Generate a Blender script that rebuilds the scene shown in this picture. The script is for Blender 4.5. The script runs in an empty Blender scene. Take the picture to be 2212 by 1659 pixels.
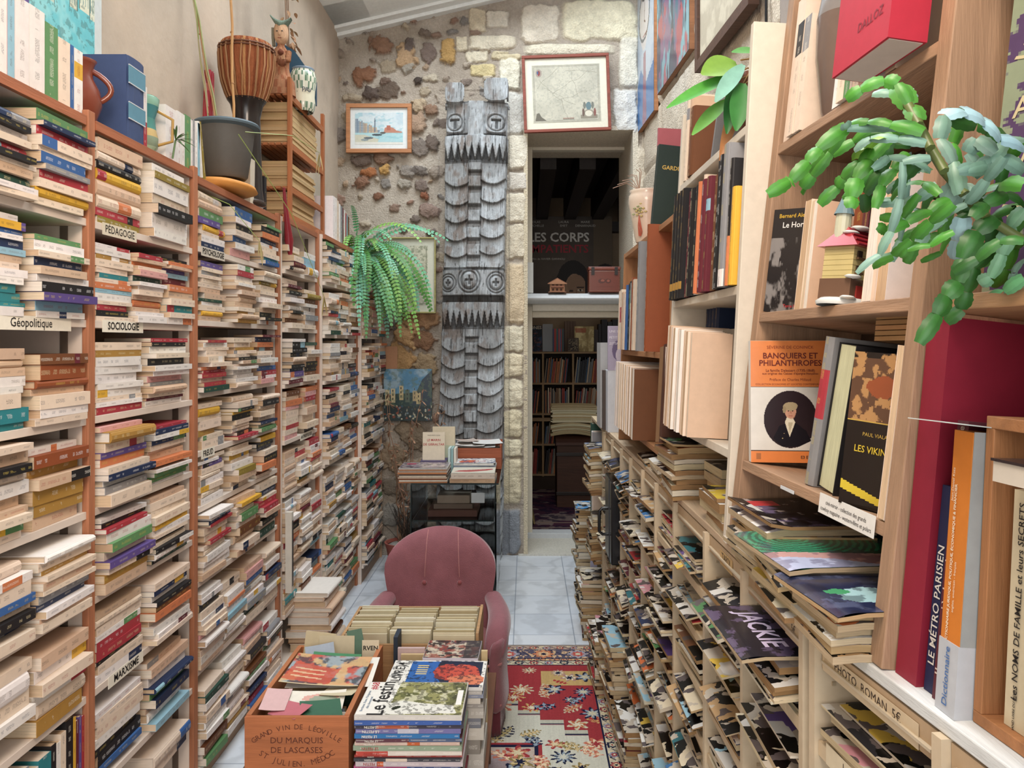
import bpy, bmesh, math, random
import numpy as np
from mathutils import Matrix, Vector, Euler
PI = math.pi
sc = bpy.context.scene
COL = sc.collection
F, PX, PY, H = 1700.0, 1137.0, 740.0, 1.6          # focal length and principal point in pixels, eye height in metres

# ---------------------------------------------------------------- camera
cd = bpy.data.cameras.new('camera'); cam = bpy.data.objects.new('camera', cd); COL.objects.link(cam)
cam.location = (0, 0, H); cam.rotation_euler = (PI/2, 0, 0)
cd.sensor_width = 36; cd.lens = F/2212*36; cd.shift_x = -31/2212; cd.shift_y = -89.5/2212
cd.clip_start = .02
sc.camera = cam
# ---------------------------------------------------------------- world, lights, exposure
w = bpy.data.worlds.new('sky'); sc.world = w; w.use_nodes = True
bg = w.node_tree.nodes['Background']
bg.inputs[0].default_value = (.80, .90, 1.0, 1); bg.inputs[1].default_value = 1.1
def area(name, loc, target, sx, sy, power, col):
    l = bpy.data.lights.new(name, 'AREA'); l.shape = 'RECTANGLE'; l.size = sx; l.size_y = sy; l.energy = power; l.color = col
    o = bpy.data.objects.new(name, l); COL.objects.link(o); o.location = loc
    o.rotation_euler = (Vector(target)-Vector(loc)).to_track_quat('-Z', 'Y').to_euler(); return o
area('skylight_daylight', (-.2, 3.9, 5.2), (-.1, 3.9, 0), 2.2, 4.2, 210, (.88, .95, 1.0))
area('shop_ceiling_light', (-.05, .55, 2.9), (-1.1, 2.0, 1.1), .7, .7, 30, (1.0, .82, .66))
area('behind_camera_light', (.0, -1.6, 1.9), (-.1, 3.0, 1.0), 2.4, 1.8, 34, (1.0, .93, .86))  # broad warm-white area light, unseen behind the camera
area('back_room_fill', (.3, 8.0, 3.0), (.3, 8.2, 0), .5, .5, 3.2, (1.0, .86, .7))  # dim fill light added so the closed back room is not black
vs = sc.view_settings
vs.view_transform = 'Standard'; vs.look = 'None'; vs.gamma = 1; vs.use_curve_mapping = False
vs.exposure = 0.35
sc.display_settings.display_device = 'sRGB'
sc.cycles.max_bounces = 5; sc.cycles.diffuse_bounces = 3; sc.cycles.glossy_bounces = 2; sc.cycles.transparent_max_bounces = 12; sc.cycles.transmission_bounces = 2; sc.cycles.caustics_reflective = False; sc.cycles.caustics_refractive = False

# ---------------------------------------------------------------- helpers
def P(x, y, Y): return Vector(((x-PX)*Y/F, Y, H-(y-PY)*Y/F))
def lin(v): v = v/255; return v/12.92 if v <= .04045 else ((v+.055)/1.055)**2.4
_hc = {}
def hx(s):
    if isinstance(s, tuple): return s
    if s not in _hc: _hc[s] = tuple(lin(int(s[i:i+2], 16)) for i in (0, 2, 4))
    return _hc[s]
def jit(c, r, a=.08):
    k = 1+r.uniform(-a, a); return tuple(max(0, min(1, x*k*(1+r.uniform(-a*.25, a*.25)))) for x in hx(c))
MATS = {}
def mat(name, col=None, rough=.75, nscale=20, namt=.15, bump=0, bscale=60, stretch=(1,1,1), metal=0, spec=.3, sheen=0, build=None, emit=None):
    """procedural surface: colour (or the mesh's own colour attribute) x noise, with noise bump"""
    m = bpy.data.materials.new(name); m.use_nodes = True; nt = m.node_tree; N = nt.nodes; L = nt.links
    b = N['Principled BSDF']; b.inputs['Roughness'].default_value = rough; b.inputs['Metallic'].default_value = metal
    b.inputs['Specular IOR Level'].default_value = spec
    if sheen: b.inputs['Sheen Weight'].default_value = sheen; b.inputs['Sheen Roughness'].default_value = .4
    if col is None:
        a = N.new('ShaderNodeAttribute'); a.attribute_name = 'col'; src = a.outputs['Color']
    else:
        a = N.new('ShaderNodeRGB'); a.outputs[0].default_value = (*hx(col), 1); src = a.outputs[0]
    tc = N.new('ShaderNodeTexCoord'); mp = N.new('ShaderNodeMapping'); mp.inputs['Scale'].default_value = stretch
    L.new(tc.outputs['Object'], mp.inputs[0])
    if namt:
        n = N.new('ShaderNodeTexNoise'); n.inputs['Scale'].default_value = nscale; n.inputs['Detail'].default_value = 5
        n.inputs['Roughness'].default_value = .62
        L.new(mp.outputs[0], n.inputs['Vector'])
        r = N.new('ShaderNodeMapRange'); r.inputs['From Min'].default_value = .25; r.inputs['From Max'].default_value = .75
        r.inputs['To Min'].default_value = 1-namt; r.inputs['To Max'].default_value = 1+namt
        L.new(n.outputs['Fac'], r.inputs['Value'])
        v = N.new('ShaderNodeVectorMath'); v.operation = 'SCALE'; L.new(src, v.inputs[0]); L.new(r.outputs[0], v.inputs['Scale']); src = v.outputs[0]
    if build: src = build(nt, src, mp) or src
    L.new(src, b.inputs['Base Color'])
    if emit:
        b.inputs['Emission Color'].default_value = (*hx(emit[0]), 1); b.inputs['Emission Strength'].default_value = emit[1]
    if bump:
        n2 = N.new('ShaderNodeTexNoise'); n2.inputs['Scale'].default_value = bscale; n2.inputs['Detail'].default_value = 6
        L.new(mp.outputs[0], n2.inputs['Vector'])
        bp = N.new('ShaderNodeBump'); bp.inputs['Strength'].default_value = bump; bp.inputs['Distance'].default_value = .01
        L.new(n2.outputs['Fac'], bp.inputs['Height']); L.new(bp.outputs[0], b.inputs['Normal'])
    MATS[name] = m; return m

def glass_mat(name, tint, alpha):
    m = bpy.data.materials.new(name); m.use_nodes = True; nt = m.node_tree; N = nt.nodes; L = nt.links; N.clear()
    o = N.new('ShaderNodeOutputMaterial'); t = N.new('ShaderNodeBsdfTransparent'); g = N.new('ShaderNodeBsdfGlossy'); x = N.new('ShaderNodeMixShader')
    t.inputs[0].default_value = (*tint, 1); g.inputs['Roughness'].default_value = .03
    fr = N.new('ShaderNodeLayerWeight'); fr.inputs[0].default_value = alpha
    L.new(fr.outputs['Fresnel'], x.inputs[0]); L.new(t.outputs[0], x.inputs[1]); L.new(g.outputs[0], x.inputs[2]); L.new(x.outputs[0], o.inputs[0])
    MATS[name] = m; return m

def ink_build(nt, src, mp):
    """runs of small letter-like strokes along a spine, in the mesh's own ink colour, where the uv map carries v in 0..1"""
    N = nt.nodes; L = nt.links
    uv = N.new('ShaderNodeUVMap'); uv.uv_map = 'uv'; s = N.new('ShaderNodeSeparateXYZ'); L.new(uv.outputs[0], s.inputs[0])
    def math_(op, a, b=None):
        n = N.new('ShaderNodeMath'); n.operation = op
        for i, q in enumerate((a, b)):
            if q is None: continue
            if isinstance(q, (int, float)): n.inputs[i].default_value = q
            else: L.new(q, n.inputs[i])
        return n.outputs[0]
    def noise(sx, sy, off):
        c = N.new('ShaderNodeCombineXYZ'); L.new(math_('MULTIPLY', s.outputs[0], sx), c.inputs[0]); L.new(math_('MULTIPLY', s.outputs[1], sy), c.inputs[1]); c.inputs[2].default_value = off
        n = N.new('ShaderNodeTexNoise'); n.inputs['Scale'].default_value = 1; n.inputs['Detail'].default_value = 1; L.new(c.outputs[0], n.inputs['Vector']); return n.outputs['Fac']
    letter = math_("GREATER_THAN", noise(13.0, 12.0, 3.1), .52)
    word = math_('GREATER_THAN', noise(.42, .3, 9.7), .53)
    band = math_('LESS_THAN', math_('ABSOLUTE', math_('SUBTRACT', s.outputs[1], .5)), .15)
    f = math_('MULTIPLY', math_('MULTIPLY', letter, word), band)
    f = math_('MULTIPLY', f, .6)
    a = N.new('ShaderNodeAttribute'); a.attribute_name = 'ink'
    mx = N.new('ShaderNodeMix'); mx.data_type = 'RGBA'; L.new(f, mx.inputs[0]); L.new(src, mx.inputs[6]); L.new(a.outputs['Color'], mx.inputs[7])
    return mx.outputs[2]
def page_build(nt, src, mp):
    """thin sheet lines along the fore edge"""
    N = nt.nodes; L = nt.links
    uv = N.new('ShaderNodeUVMap'); uv.uv_map = 'uv'
    s = N.new('ShaderNodeSeparateXYZ'); L.new(uv.outputs[0], s.inputs[0])
    c = N.new('ShaderNodeCombineXYZ')
    a = N.new('ShaderNodeMath'); a.operation = 'MULTIPLY'; a.inputs[1].default_value = .12; L.new(s.outputs[0], a.inputs[0]); L.new(a.outputs[0], c.inputs[0])
    a = N.new('ShaderNodeMath'); a.operation = 'MULTIPLY'; a.inputs[1].default_value = 6; L.new(s.outputs[1], a.inputs[0]); L.new(a.outputs[0], c.inputs[1])
    n = N.new('ShaderNodeTexNoise'); n.inputs['Scale'].default_value = 1; n.inputs['Detail'].default_value = 2; L.new(c.outputs[0], n.inputs['Vector'])
    r = N.new('ShaderNodeMapRange'); r.inputs['From Min'].default_value = .3; r.inputs['From Max'].default_value = .7; r.inputs['To Min'].default_value = .72; r.inputs['To Max'].default_value = 1.06
    L.new(n.outputs['Fac'], r.inputs[0])
    v = N.new('ShaderNodeVectorMath'); v.operation = 'SCALE'; L.new(src, v.inputs[0]); L.new(r.outputs[0], v.inputs['Scale']); return v.outputs[0]
def wood_build(nt, src, mp):
    N = nt.nodes; L = nt.links
    wv = N.new('ShaderNodeTexNoise'); wv.inputs['Scale'].default_value = 3; wv.inputs['Detail'].default_value = 8; wv.inputs['Distortion'].default_value = 1.2
    L.new(mp.outputs[0], wv.inputs['Vector'])
    r = N.new('ShaderNodeMapRange'); r.inputs['From Min'].default_value = .35; r.inputs['From Max'].default_value = .7; r.inputs['To Min'].default_value = .8; r.inputs['To Max'].default_value = 1.12
    L.new(wv.outputs['Fac'], r.inputs[0])
    v = N.new('ShaderNodeVectorMath'); v.operation = 'SCALE'; L.new(src, v.inputs[0]); L.new(r.outputs[0], v.inputs['Scale']); return v.outputs[0]

mat('cover', rough=.5, nscale=35, namt=.07, spec=.35, build=ink_build)
mat('paint', rough=.6, nscale=45, namt=.06)                 # plain, colour from the mesh
mat('gloss', rough=.22, nscale=45, namt=.05, spec=.5)
mat('pages', rough=.9, nscale=30, namt=.06, spec=.1, build=page_build)
mat('shelf_white', 'DBCCBF', rough=.5, nscale=9, namt=.07)
mat('shelf_inner', 'BFB09C', rough=.6, nscale=9, namt=.08)
mat('wood_vert', rough=.55, nscale=12, namt=.12, stretch=(9, 9, .6), build=wood_build, bump=.15, bscale=40)
mat('wood_y', rough=.55, nscale=12, namt=.12, stretch=(9, .6, 9), build=wood_build, bump=.15, bscale=40)
mat('wood_x', rough=.55, nscale=12, namt=.12, stretch=(.6, 9, 9), build=wood_build, bump=.15, bscale=40)
mat('stone', rough=.92, nscale=70, namt=.16, bump=.9, bscale=90, spec=.1)
mat('plaster', rough=.9, nscale=4, namt=.1, bump=.25, bscale=35, spec=.1)
mat('leaf', rough=.42, nscale=25, namt=.18, spec=.4)
mat('leafmat', rough=.8, nscale=25, namt=.2, spec=.15)
mat('ceramic', rough=.2, nscale=14, namt=.1, spec=.5)
mat('metal', rough=.42, nscale=30, namt=.08, metal=.25, spec=.5)
mat('velvet', rough=.95, nscale=16, namt=.13, bump=.3, bscale=260, sheen=.5, spec=.05)
mat('rugmat', rough=.97, nscale=160, namt=.14, bump=.5, bscale=420, spec=.03)
mat('oldwood', rough=.9, nscale=18, namt=.26, stretch=(5, 5, .8), bump=.8, bscale=60, spec=.12)
glass_mat('glass', (.965, .985, .98), .2)
glass_mat('clear', (.985, .99, .99), .05)
glass_mat('cellophane', (.93, .94, .95), .25)

class MB:
    """collects faces with a material slot, a colour, an ink colour and uvs, then links them as ONE mesh object"""
    def __init__(s): s.v = []; s.f = []; s.m = []; s.c = []; s.k = []; s.uv = []; s.ms = []
    def mi(s, name):
        if name not in s.ms: s.ms.append(name)
        return s.ms.index(name)
    def verts(s, vs, T=None):
        n = len(s.v)
        if T is not None: vs = [T @ Vector(q) for q in vs]
        s.v.extend([tuple(q) for q in vs]); return n
    def face(s, idx, mt, col, ink=None, uv=None):
        s.f.append(tuple(idx)); s.m.append(s.mi(mt)); s.c.append(hx(col)); s.k.append(hx(ink) if ink else (0, 0, 0))
        s.uv.append(uv or [(0, -1)]*len(idx))
    def box(s, a, b, mt, col, T=None, ink=None, skip=()):
        x0, y0, z0 = a; x1, y1, z1 = b
        n = s.verts([(x0,y0,z0),(x1,y0,z0),(x1,y1,z0),(x0,y1,z0),(x0,y0,z1),(x1,y0,z1),(x1,y1,z1),(x0,y1,z1)], T)
        for k, q in enumerate(((0,3,2,1),(4,5,6,7),(0,1,5,4),(1,2,6,5),(2,3,7,6),(3,0,4,7))):
            if k in skip: continue
            s.face([n+i for i in q], mt, col)
    def grid(s, fn, nu, nv, mt, colfn, T=None, closeu=False, flip=False):
        """fn(i,j)->point; colfn colour or fn(i,j)"""
        n = s.verts([fn(i, j) for j in range(nv+1) for i in range(nu+(0 if closeu else 1))], T)
        W = nu if closeu else nu+1
        for j in range(nv):
            for i in range(nu):
                q = [n+j*W+i, n+j*W+(i+1) % W, n+(j+1)*W+(i+1) % W, n+(j+1)*W+i]
                if flip: q.reverse()
                s.face(q, mt, colfn(i, j) if callable(colfn) else colfn)
    def lathe(s, prof, seg, mt, col, T=None, cap=True):
        """prof: (radius, z) list from bottom to top; col colour or fn(i angle, j ring)"""
        s.grid(lambda i, j: (prof[j][0]*math.cos(2*PI*i/seg), prof[j][0]*math.sin(2*PI*i/seg), prof[j][1]), seg, len(prof)-1, mt, col, T, closeu=True)
        if cap:
            for j in (0, len(prof)-1):
                if prof[j][0] > 1e-4:
                    n = s.verts([(prof[j][0]*math.cos(2*PI*i/seg), prof[j][0]*math.sin(2*PI*i/seg), prof[j][1]) for i in range(seg)], T)
                    q = [n+i for i in range(seg)]
                    if j == 0: q.reverse()
                    s.face(q, mt, col(0, max(0, j-1)) if callable(col) else col)
    def tube(s, pts, rad, mt, col, seg=8, T=None):
        pts = [Vector(p) for p in pts]; n0 = len(pts); R = rad if isinstance(rad, (list, tuple)) else [rad]*n0
        up = Vector((0, 0, 1)); rings = []
        for i, p in enumerate(pts):
            d = (pts[min(i+1, n0-1)]-pts[max(i-1, 0)]).normalized()
            if abs(d.dot(up)) > .95: up = Vector((1, 0, 0)) if abs(d.x) < .9 else Vector((0, 1, 0))
            a = d.cross(up).normalized(); b = a.cross(d)
            up = b
            rings.append([p+(a*math.cos(2*PI*k/seg)+b*math.sin(2*PI*k/seg))*R[i] for k in range(seg)])
        s.grid(lambda i, j: rings[j][i], seg, n0-1, mt, col, T, closeu=True)
        for j in (0, n0-1):
            n = s.verts(rings[j], T); q = [n+k for k in range(seg)]
            s.face(q if j else q[::-1], mt, col(0, 0) if callable(col) else col)
    def poly(s, pts, t, mt, col, T=None, edge=None):
        """flat outline in the xy plane (counter clockwise) extruded from z=0 to z=t"""
        n = s.verts([(p[0], p[1], 0) for p in pts]+[(p[0], p[1], t) for p in pts], T); k = len(pts)
        s.face([n+i for i in range(k)][::-1], mt, col); s.face([n+k+i for i in range(k)], mt, col)
        for i in range(k): s.face([n+i, n+(i+1) % k, n+k+(i+1) % k, n+k+i], mt, edge or col)
    def text(s, txt, size, T, col, mt='paint', align='CENTER', bold=0, sx=1):
        vs, fs = text_geo(txt, align, bold)
        n = s.verts([(x*size*sx, y*size, 0) for x, y in vs], T)
        for q in fs: s.face([n+i for i in q], mt, col)
    def build(s, name, parent=None, smooth=False, loc=None, bevel=0, sharp=None):
        me = bpy.data.meshes.new(name)
        v = s.v
        if loc is not None: L_ = Vector(loc); v = [tuple(Vector(q)-L_) for q in v]
        me.from_pydata(v, [], s.f)
        for q in s.ms: me.materials.append(MATS[q])
        me.polygons.foreach_set('material_index', s.m)
        cnt = np.array([len(q) for q in s.f])
        for nm, dat in (('col', s.c), ('ink', s.k)):
            if nm == 'ink' and 'cover' not in s.ms: continue
            at = me.attributes.new(nm, 'FLOAT_COLOR', 'FACE')
            a = np.ones((len(s.f), 4), np.float32); a[:, :3] = np.array(dat, np.float32); at.data.foreach_set('color', a.ravel())
        if 'cover' in s.ms or 'pages' in s.ms:
            uvl = me.uv_layers.new(name='uv'); uvl.data.foreach_set('uv', np.array([c for q in s.uv for p in q for c in p], np.float32))
        if smooth: me.polygons.foreach_set('use_smooth', [True]*len(s.f))
        if sharp: me.set_sharp_from_angle(angle=sharp)
        me.validate(); me.update()
        o = bpy.data.objects.new(name, me); COL.objects.link(o)
        if loc is not None: o.location = loc
        if parent is not None:
            o.parent = parent
            o.matrix_parent_inverse = Matrix.Identity(4)
            if loc is None: o.matrix_basis = world_of(parent).inverted()
            else: o.matrix_basis = world_of(parent).inverted() @ Matrix.Translation(loc)
        if bevel:
            md = o.modifiers.new('bevel', 'BEVEL'); md.width = bevel; md.segments = 2; md.limit_method = 'ANGLE'
        return o
def world_of(o):
    m = o.matrix_basis.copy()
    while o.parent: o = o.parent; m = o.matrix_basis @ m
    return m
def from_arrays(name, verts, faces, cols, mt, parent=None, smooth=True, per='POINT'):
    """large numpy surface with a colour for every vertex"""
    me = bpy.data.meshes.new(name); nv = len(verts); nf = len(faces)
    me.vertices.add(nv); me.vertices.foreach_set('co', np.asarray(verts, np.float32).ravel())
    me.loops.add(nf*4); me.loops.foreach_set('vertex_index', np.asarray(faces, np.int32).ravel())
    me.polygons.add(nf); me.polygons.foreach_set('loop_start', np.arange(0, nf*4, 4, dtype=np.int32)); me.polygons.foreach_set('loop_total', np.full(nf, 4, np.int32))
    me.materials.append(MATS[mt]); me.update(calc_edges=True)
    at = me.attributes.new('col', 'FLOAT_COLOR', 'POINT'); a = np.ones((nv, 4), np.float32); a[:, :3] = cols; at.data.foreach_set('color', a.ravel())
    if smooth: me.polygons.foreach_set('use_smooth', [True]*nf)
    me.validate()
    o = bpy.data.objects.new(name, me); COL.objects.link(o)
    if parent is not None: o.parent = parent; o.matrix_basis = world_of(parent).inverted()
    return o
def grid_faces(nu, nv):
    i, j = np.meshgrid(np.arange(nu-1), np.arange(nv-1)); a = (j*nu+i).ravel()
    return np.stack([a, a+1, a+1+nu, a+nu], 1)
_tc = {}
def text_geo(txt, align='CENTER', bold=0):
    key = (txt, align, bold)
    if key not in _tc:
        cu = bpy.data.curves.new('lettering', 'FONT'); cu.body = txt; cu.align_x = align; cu.align_y = 'CENTER'; cu.size = 1; cu.resolution_u = 2; cu.offset = bold
        ob = bpy.data.objects.new('lettering', cu); me = ob.to_mesh()
        _tc[key] = ([(q.co.x, q.co.y) for q in me.vertices], [tuple(p.vertices) for p in me.polygons])
        ob.to_mesh_clear(); bpy.data.objects.remove(ob); bpy.data.curves.remove(cu)
    return _tc[key]
def tag(o, label=None, cat=None, group=None, kind=None):
    if label: o['label'] = label
    if cat: o['category'] = cat
    if group: o['group'] = group
    if kind: o['kind'] = kind
    return o
def thing(name, loc, label, cat, group=None, rz=0):
    o = bpy.data.objects.new(name, None); o.empty_display_size = .05; COL.objects.link(o); o.location = loc; o.rotation_euler = (0, 0, rz)
    return tag(o, label, cat, group)
def TR(x=0, y=0, z=0, rx=0, ry=0, rz=0): return Matrix.Translation((x, y, z)) @ Euler((rx, ry, rz)).to_matrix().to_4x4()
ORD = ['top', 'second', 'third', 'fourth', 'fifth', 'sixth', 'seventh', 'eighth', 'ninth', 'tenth', 'eleventh', 'twelfth', 'thirteenth', 'fourteenth', 'fifteenth', 'sixteenth', 'seventeenth', 'eighteenth', 'nineteenth', 'twentieth']
ORD1 = ['first']+ORD[1:]+['twenty-%s' % q for q in ['first']+ORD[1:9]]+['thirtieth']+['thirty-%s' % q for q in ['first']+ORD[1:9]]

# vectorised value noise for the numpy surfaces
def vnoise(x, y, seed=0):
    xi = np.floor(x).astype(np.int64); yi = np.floor(y).astype(np.int64); xf = x-xi; yf = y-yi
    def h(a, b):
        n = (a*374761393+b*668265263+seed*982451653) & 0xffffffff; n = ((n ^ (n >> 13))*1274126177) & 0xffffffff
        return ((n ^ (n >> 16)) & 0xffff)/65535.
    u = xf*xf*(3-2*xf); v = yf*yf*(3-2*yf)
    return (h(xi, yi)*(1-u)+h(xi+1, yi)*u)*(1-v)+(h(xi, yi+1)*(1-u)+h(xi+1, yi+1)*u)*v
def fbm(x, y, seed=0, o=4):
    s = 0; a = .5; t = 0
    for k in range(o): s = s+a*vnoise(x*2**k, y*2**k, seed+k*17); t += a; a *= .55
    return s/t
def sstep(a, b, x): t = np.clip((x-a)/(b-a), 0, 1); return t*t*(3-2*t)
def cmix(a, b, t): return a*(1-t[..., None])+np.array(b)*t[..., None]

# ---------------------------------------------------------------- books
PAL = {'c': ('E2CEBA', 'cream'), 'w': ('E6DFDA', 'white'), 't': ('CFB096', 'tan'), 'k': ('1F1D1F', 'black'), 'n': ('22304F', 'navy'), 'b': ('3A619A', 'blue'),
       'g': ('5E8A5A', 'green'), 'G': ('24453A', 'dark green'), 'r': ('A83842', 'red'), 'y': ('D9A93C', 'yellow'), 'o': ('CC7A50', 'orange'), 'p': ('DBA3A0', 'pink'),
       'u': ('5B4A86', 'purple'), 'q': ('2F7F86', 'teal'), 'l': ('8FB6C6', 'pale blue'), 'm': ('632430', 'maroon'), 's': ('8A8A8C', 'grey'), 'h': ('6E4429', 'brown'),
       'Y': ('8F7A35', 'olive'), 'N': ('8C4A2B', 'rust brown'), 'a': ('A8803F', 'ochre')}
def book_geo(mb, pg, L, W, T, code, r, hard=False, T4=None, blocks=True, ink=None, band=None, paper=None, uvt=True):
    """spine along +y at x=0 facing +x, body towards -x, lying on z=0"""
    base = jit(PAL[code][0], r, .07)
    lum = base[0]*.3+base[1]*.6+base[2]*.1
    ik = ink or (r.choice(['3A3330', '5A4A44', '9A2F2C', '6E6258', '2E3350']) if lum > .3 else r.choice(['E6E0D2', 'D8C9A0', 'E9E9EA', 'C9B45A']))
    t = .0022 if hard else .0007; ov = .003 if hard else .0006
    paper = paper or r.choice(['DEC7AB', 'E4D4C0', 'D4B898', 'E8DDD0', 'CDAE8E', 'E6D8C8'])
    pc = jit(paper, r, .05)
    cc = base
    mb.box((-W, 0, 0), (-t, L, t), 'paint', cc, T4)
    mb.box((-W, 0, T-t), (-t, L, T), 'paint', cc, T4)
    # spine, in one or more colour fields along its length
    segs = [(0, 1, base)]
    if band is None and r.random() < (.22 if code in 'wcp' else .15):
        k = r.choice(['r', 'n', 'b', 'o', 'k', 'y', 'l', 'g', 's', 'w', 'm']) ; a = r.choice([0, 0, .7, .6, .45]); e = a+r.uniform(.1, .4)
        band = (k, a, min(1, e))
    if band and band[0]:
        k, a, e = band; bc = jit(PAL[k][0], r, .05)
        segs = [q for q in ((0, a, base), (a, e, bc), (e, 1, base)) if q[1]-q[0] > .01]
    prof = [(-t, 0), (0, 0), (0, T), (-t, T)] if not hard else [(-.004, 0), (.0005, T*.1), (.0035, T*.32), (.0035, T*.68), (.0005, T*.9), (-.004, T)]
    u0 = r.uniform(0, 400)
    for a, e, cl in segs:
        l2 = cl[0]*.3+cl[1]*.6+cl[2]*.1
        kk = ik if (l2 > .3) == (lum > .3) else ('2E2A28' if l2 > .3 else 'EDE6DA')
        n = mb.verts([(x, y*L, z) for y in (a, e) for x, z in prof], T4); m_ = len(prof)
        for i in range(m_-1):
            v0 = prof[i][1]/T; v1 = prof[i+1][1]/T
            mb.face([n+i, n+m_+i, n+m_+i+1, n+i+1], 'cover', cl, kk, [(u0+a*L*100, v0), (u0+e*L*100, v0), (u0+e*L*100, v1), (u0+a*L*100, v1)] if uvt else None)
    for yy, rev in ((0, 0), (L, 1)):      # thin ends of the spine strip
        n = mb.verts([(x, yy, z) for x, z in prof]+[(-t-.001, yy, T), (-t-.001, yy, 0)], T4); q = list(range(n, n+len(prof)+2))
        mb.face(q[::-1] if not rev else q, 'paint', base)
    # page block
    x0, x1, y0, y1, z0, z1 = -W+ov, -t, ov, L-ov, t, T-t
    n = pg.verts([(x0,y0,z0),(x1,y0,z0),(x1,y1,z0),(x0,y1,z0),(x0,y0,z1),(x1,y0,z1),(x1,y1,z1),(x0,y1,z1)], T4)
    for q, uvk in (((0,1,5,4), 0), ((2,3,7,6), 0), ((3,0,4,7), 1)):
        u1 = u0+(W if uvk == 0 else L)*100; v1 = T*100
        pg.face([n+i for i in q], 'pages', pc, None, [(u0, 0), (u1, 0), (u1, v1), (u0, v1)])
    return code
def make_book(name, L, W, T, code, r, T4, label, cat='book', group=None, hard=False, **kw):
    mb = MB(); pg = MB(); book_geo(mb, pg, L, W, T, code, r, hard, T4, **kw)
    base = T4 @ Vector((-W/2, L/2, 0))
    o = mb.build(name, loc=base); tag(o, label, cat, group)
    pg.build('page_block', o)
    return o
# ---------------------------------------------------------------- painted flat things (pictures, covers, rug)
class Art:
    def __init__(s, w, h, n, bg):
        s.w, s.h = w, h; s.nx = n; s.ny = max(2, int(n*h/w)); s.u, s.v = np.meshgrid((np.arange(s.nx)+.5)/s.nx, (np.arange(s.ny)+.5)/s.ny)
        s.c = np.zeros((s.ny, s.nx, 3)); s.c[:] = hx(bg); s.asp = h/w
    def mask(s, m, col, a=1):
        m = np.clip(m*a, 0, 1); s.c = s.c*(1-m[..., None])+np.array(hx(col))*m[..., None]; return s
    def rect(s, a, b, c, d, col, al=1): return s.mask(((s.u >= a) & (s.u < c) & (s.v >= b) & (s.v < d)).astype(float), col, al)
    def ell(s, cx, cy, rx, ry, col, al=1, ang=0, wob=0, seed=1):
        x = s.u-cx; y = (s.v-cy)*s.asp; ca, sa = math.cos(ang), math.sin(ang)
        d = ((x*ca+y*sa)/rx)**2+((-x*sa+y*ca)/(ry*s.asp))**2
        if wob: d = d+wob*(fbm(s.u*14, s.v*14*s.asp, seed)-.5)*2
        return s.mask((d < 1).astype(float), col, al)
    def ring(s, cx, cy, rx, t, col, al=1):
        d = np.sqrt((s.u-cx)**2+((s.v-cy)*s.asp)**2); return s.mask((np.abs(d-rx) < t).astype(float), col, al)
    def line(s, pts, t, col, al=1):
        for (x0, y0), (x1, y1) in zip(pts[:-1], pts[1:]):
            ax, ay = x1-x0, (y1-y0)*s.asp; L2 = ax*ax+ay*ay+1e-12
            k = np.clip(((s.u-x0)*ax+(s.v-y0)*s.asp*ay)/L2, 0, 1)
            d = np.hypot(s.u-x0-k*ax, (s.v-y0)*s.asp-k*ay); s.mask((d < t).astype(float), col, al)
        return s
    def noise(s, sc, lo, hi, col, al=1, seed=1, sy=None):
        return s.mask(sstep(lo, hi, fbm(s.u*sc, s.v*(sy or sc)*s.asp, seed)), col, al)
    def poly(s, pts, col, al=1):
        x, y = s.u, s.v; ins = np.zeros_like(x, bool); n = len(pts)
        for i in range(n):
            (x0, y0), (x1, y1) = pts[i], pts[(i+1) % n]
            if y0 == y1: continue
            cnd = ((y0 > y) != (y1 > y)) & (x < (x1-x0)*(y-y0)/(y1-y0)+x0); ins ^= cnd
        return s.mask(ins.astype(float), col, al)
    def text(s, mb, txt, u, v, size, col, T, align='CENTER', bold=0, sx=1, off=.0006):
        mb.text(txt, size, T @ Matrix.Translation(((u-.5)*s.w, (v-.5)*s.h, off)), col, align=align, bold=bold, sx=sx)
    def build(s, name, T, mt='paint', parent=None):
        """local plane: x right, y up, z towards the viewer, centred"""
        nx, ny = s.nx, s.ny
        gx, gy = np.meshgrid(np.linspace(-s.w/2, s.w/2, nx+1), np.linspace(-s.h/2, s.h/2, ny+1))
        v = np.stack([gx, gy, 0*gx], -1).reshape(-1, 3); M_ = np.array(T); v = v @ M_[:3, :3].T+M_[:3, 3]
        me = bpy.data.meshes.new(name); f = grid_faces(nx+1, ny+1); nf = len(f)
        me.vertices.add(len(v)); me.vertices.foreach_set('co', v.astype(np.float32).ravel()); me.loops.add(nf*4); me.loops.foreach_set('vertex_index', f.astype(np.int32).ravel())
        me.polygons.add(nf); me.polygons.foreach_set('loop_start', np.arange(0, nf*4, 4, dtype=np.int32)); me.polygons.foreach_set('loop_total', np.full(nf, 4, np.int32))
        me.materials.append(MATS[mt]); me.update(calc_edges=True)
        at = me.attributes.new('col', 'FLOAT_COLOR', 'FACE'); a = np.ones((nf, 4), np.float32); a[:, :3] = s.c.reshape(-1, 3); at.data.foreach_set('color', a.ravel())
        o = bpy.data.objects.new(name, me); COL.objects.link(o)
        if parent is not None: o.parent = parent; o.matrix_basis = world_of(parent).inverted()
        return o
FACE_CAM = Matrix(((1, 0, 0, 0), (0, 0, -1, 0), (0, 1, 0, 0), (0, 0, 0, 1)))     # local z -> -Y (faces the room's front)
def up_T(x, y, z, rz=0, rx=0): return Matrix.Translation((x, y, z)) @ Euler((rx, 0, rz)).to_matrix().to_4x4()   # lies flat, readable from -Y
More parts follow.
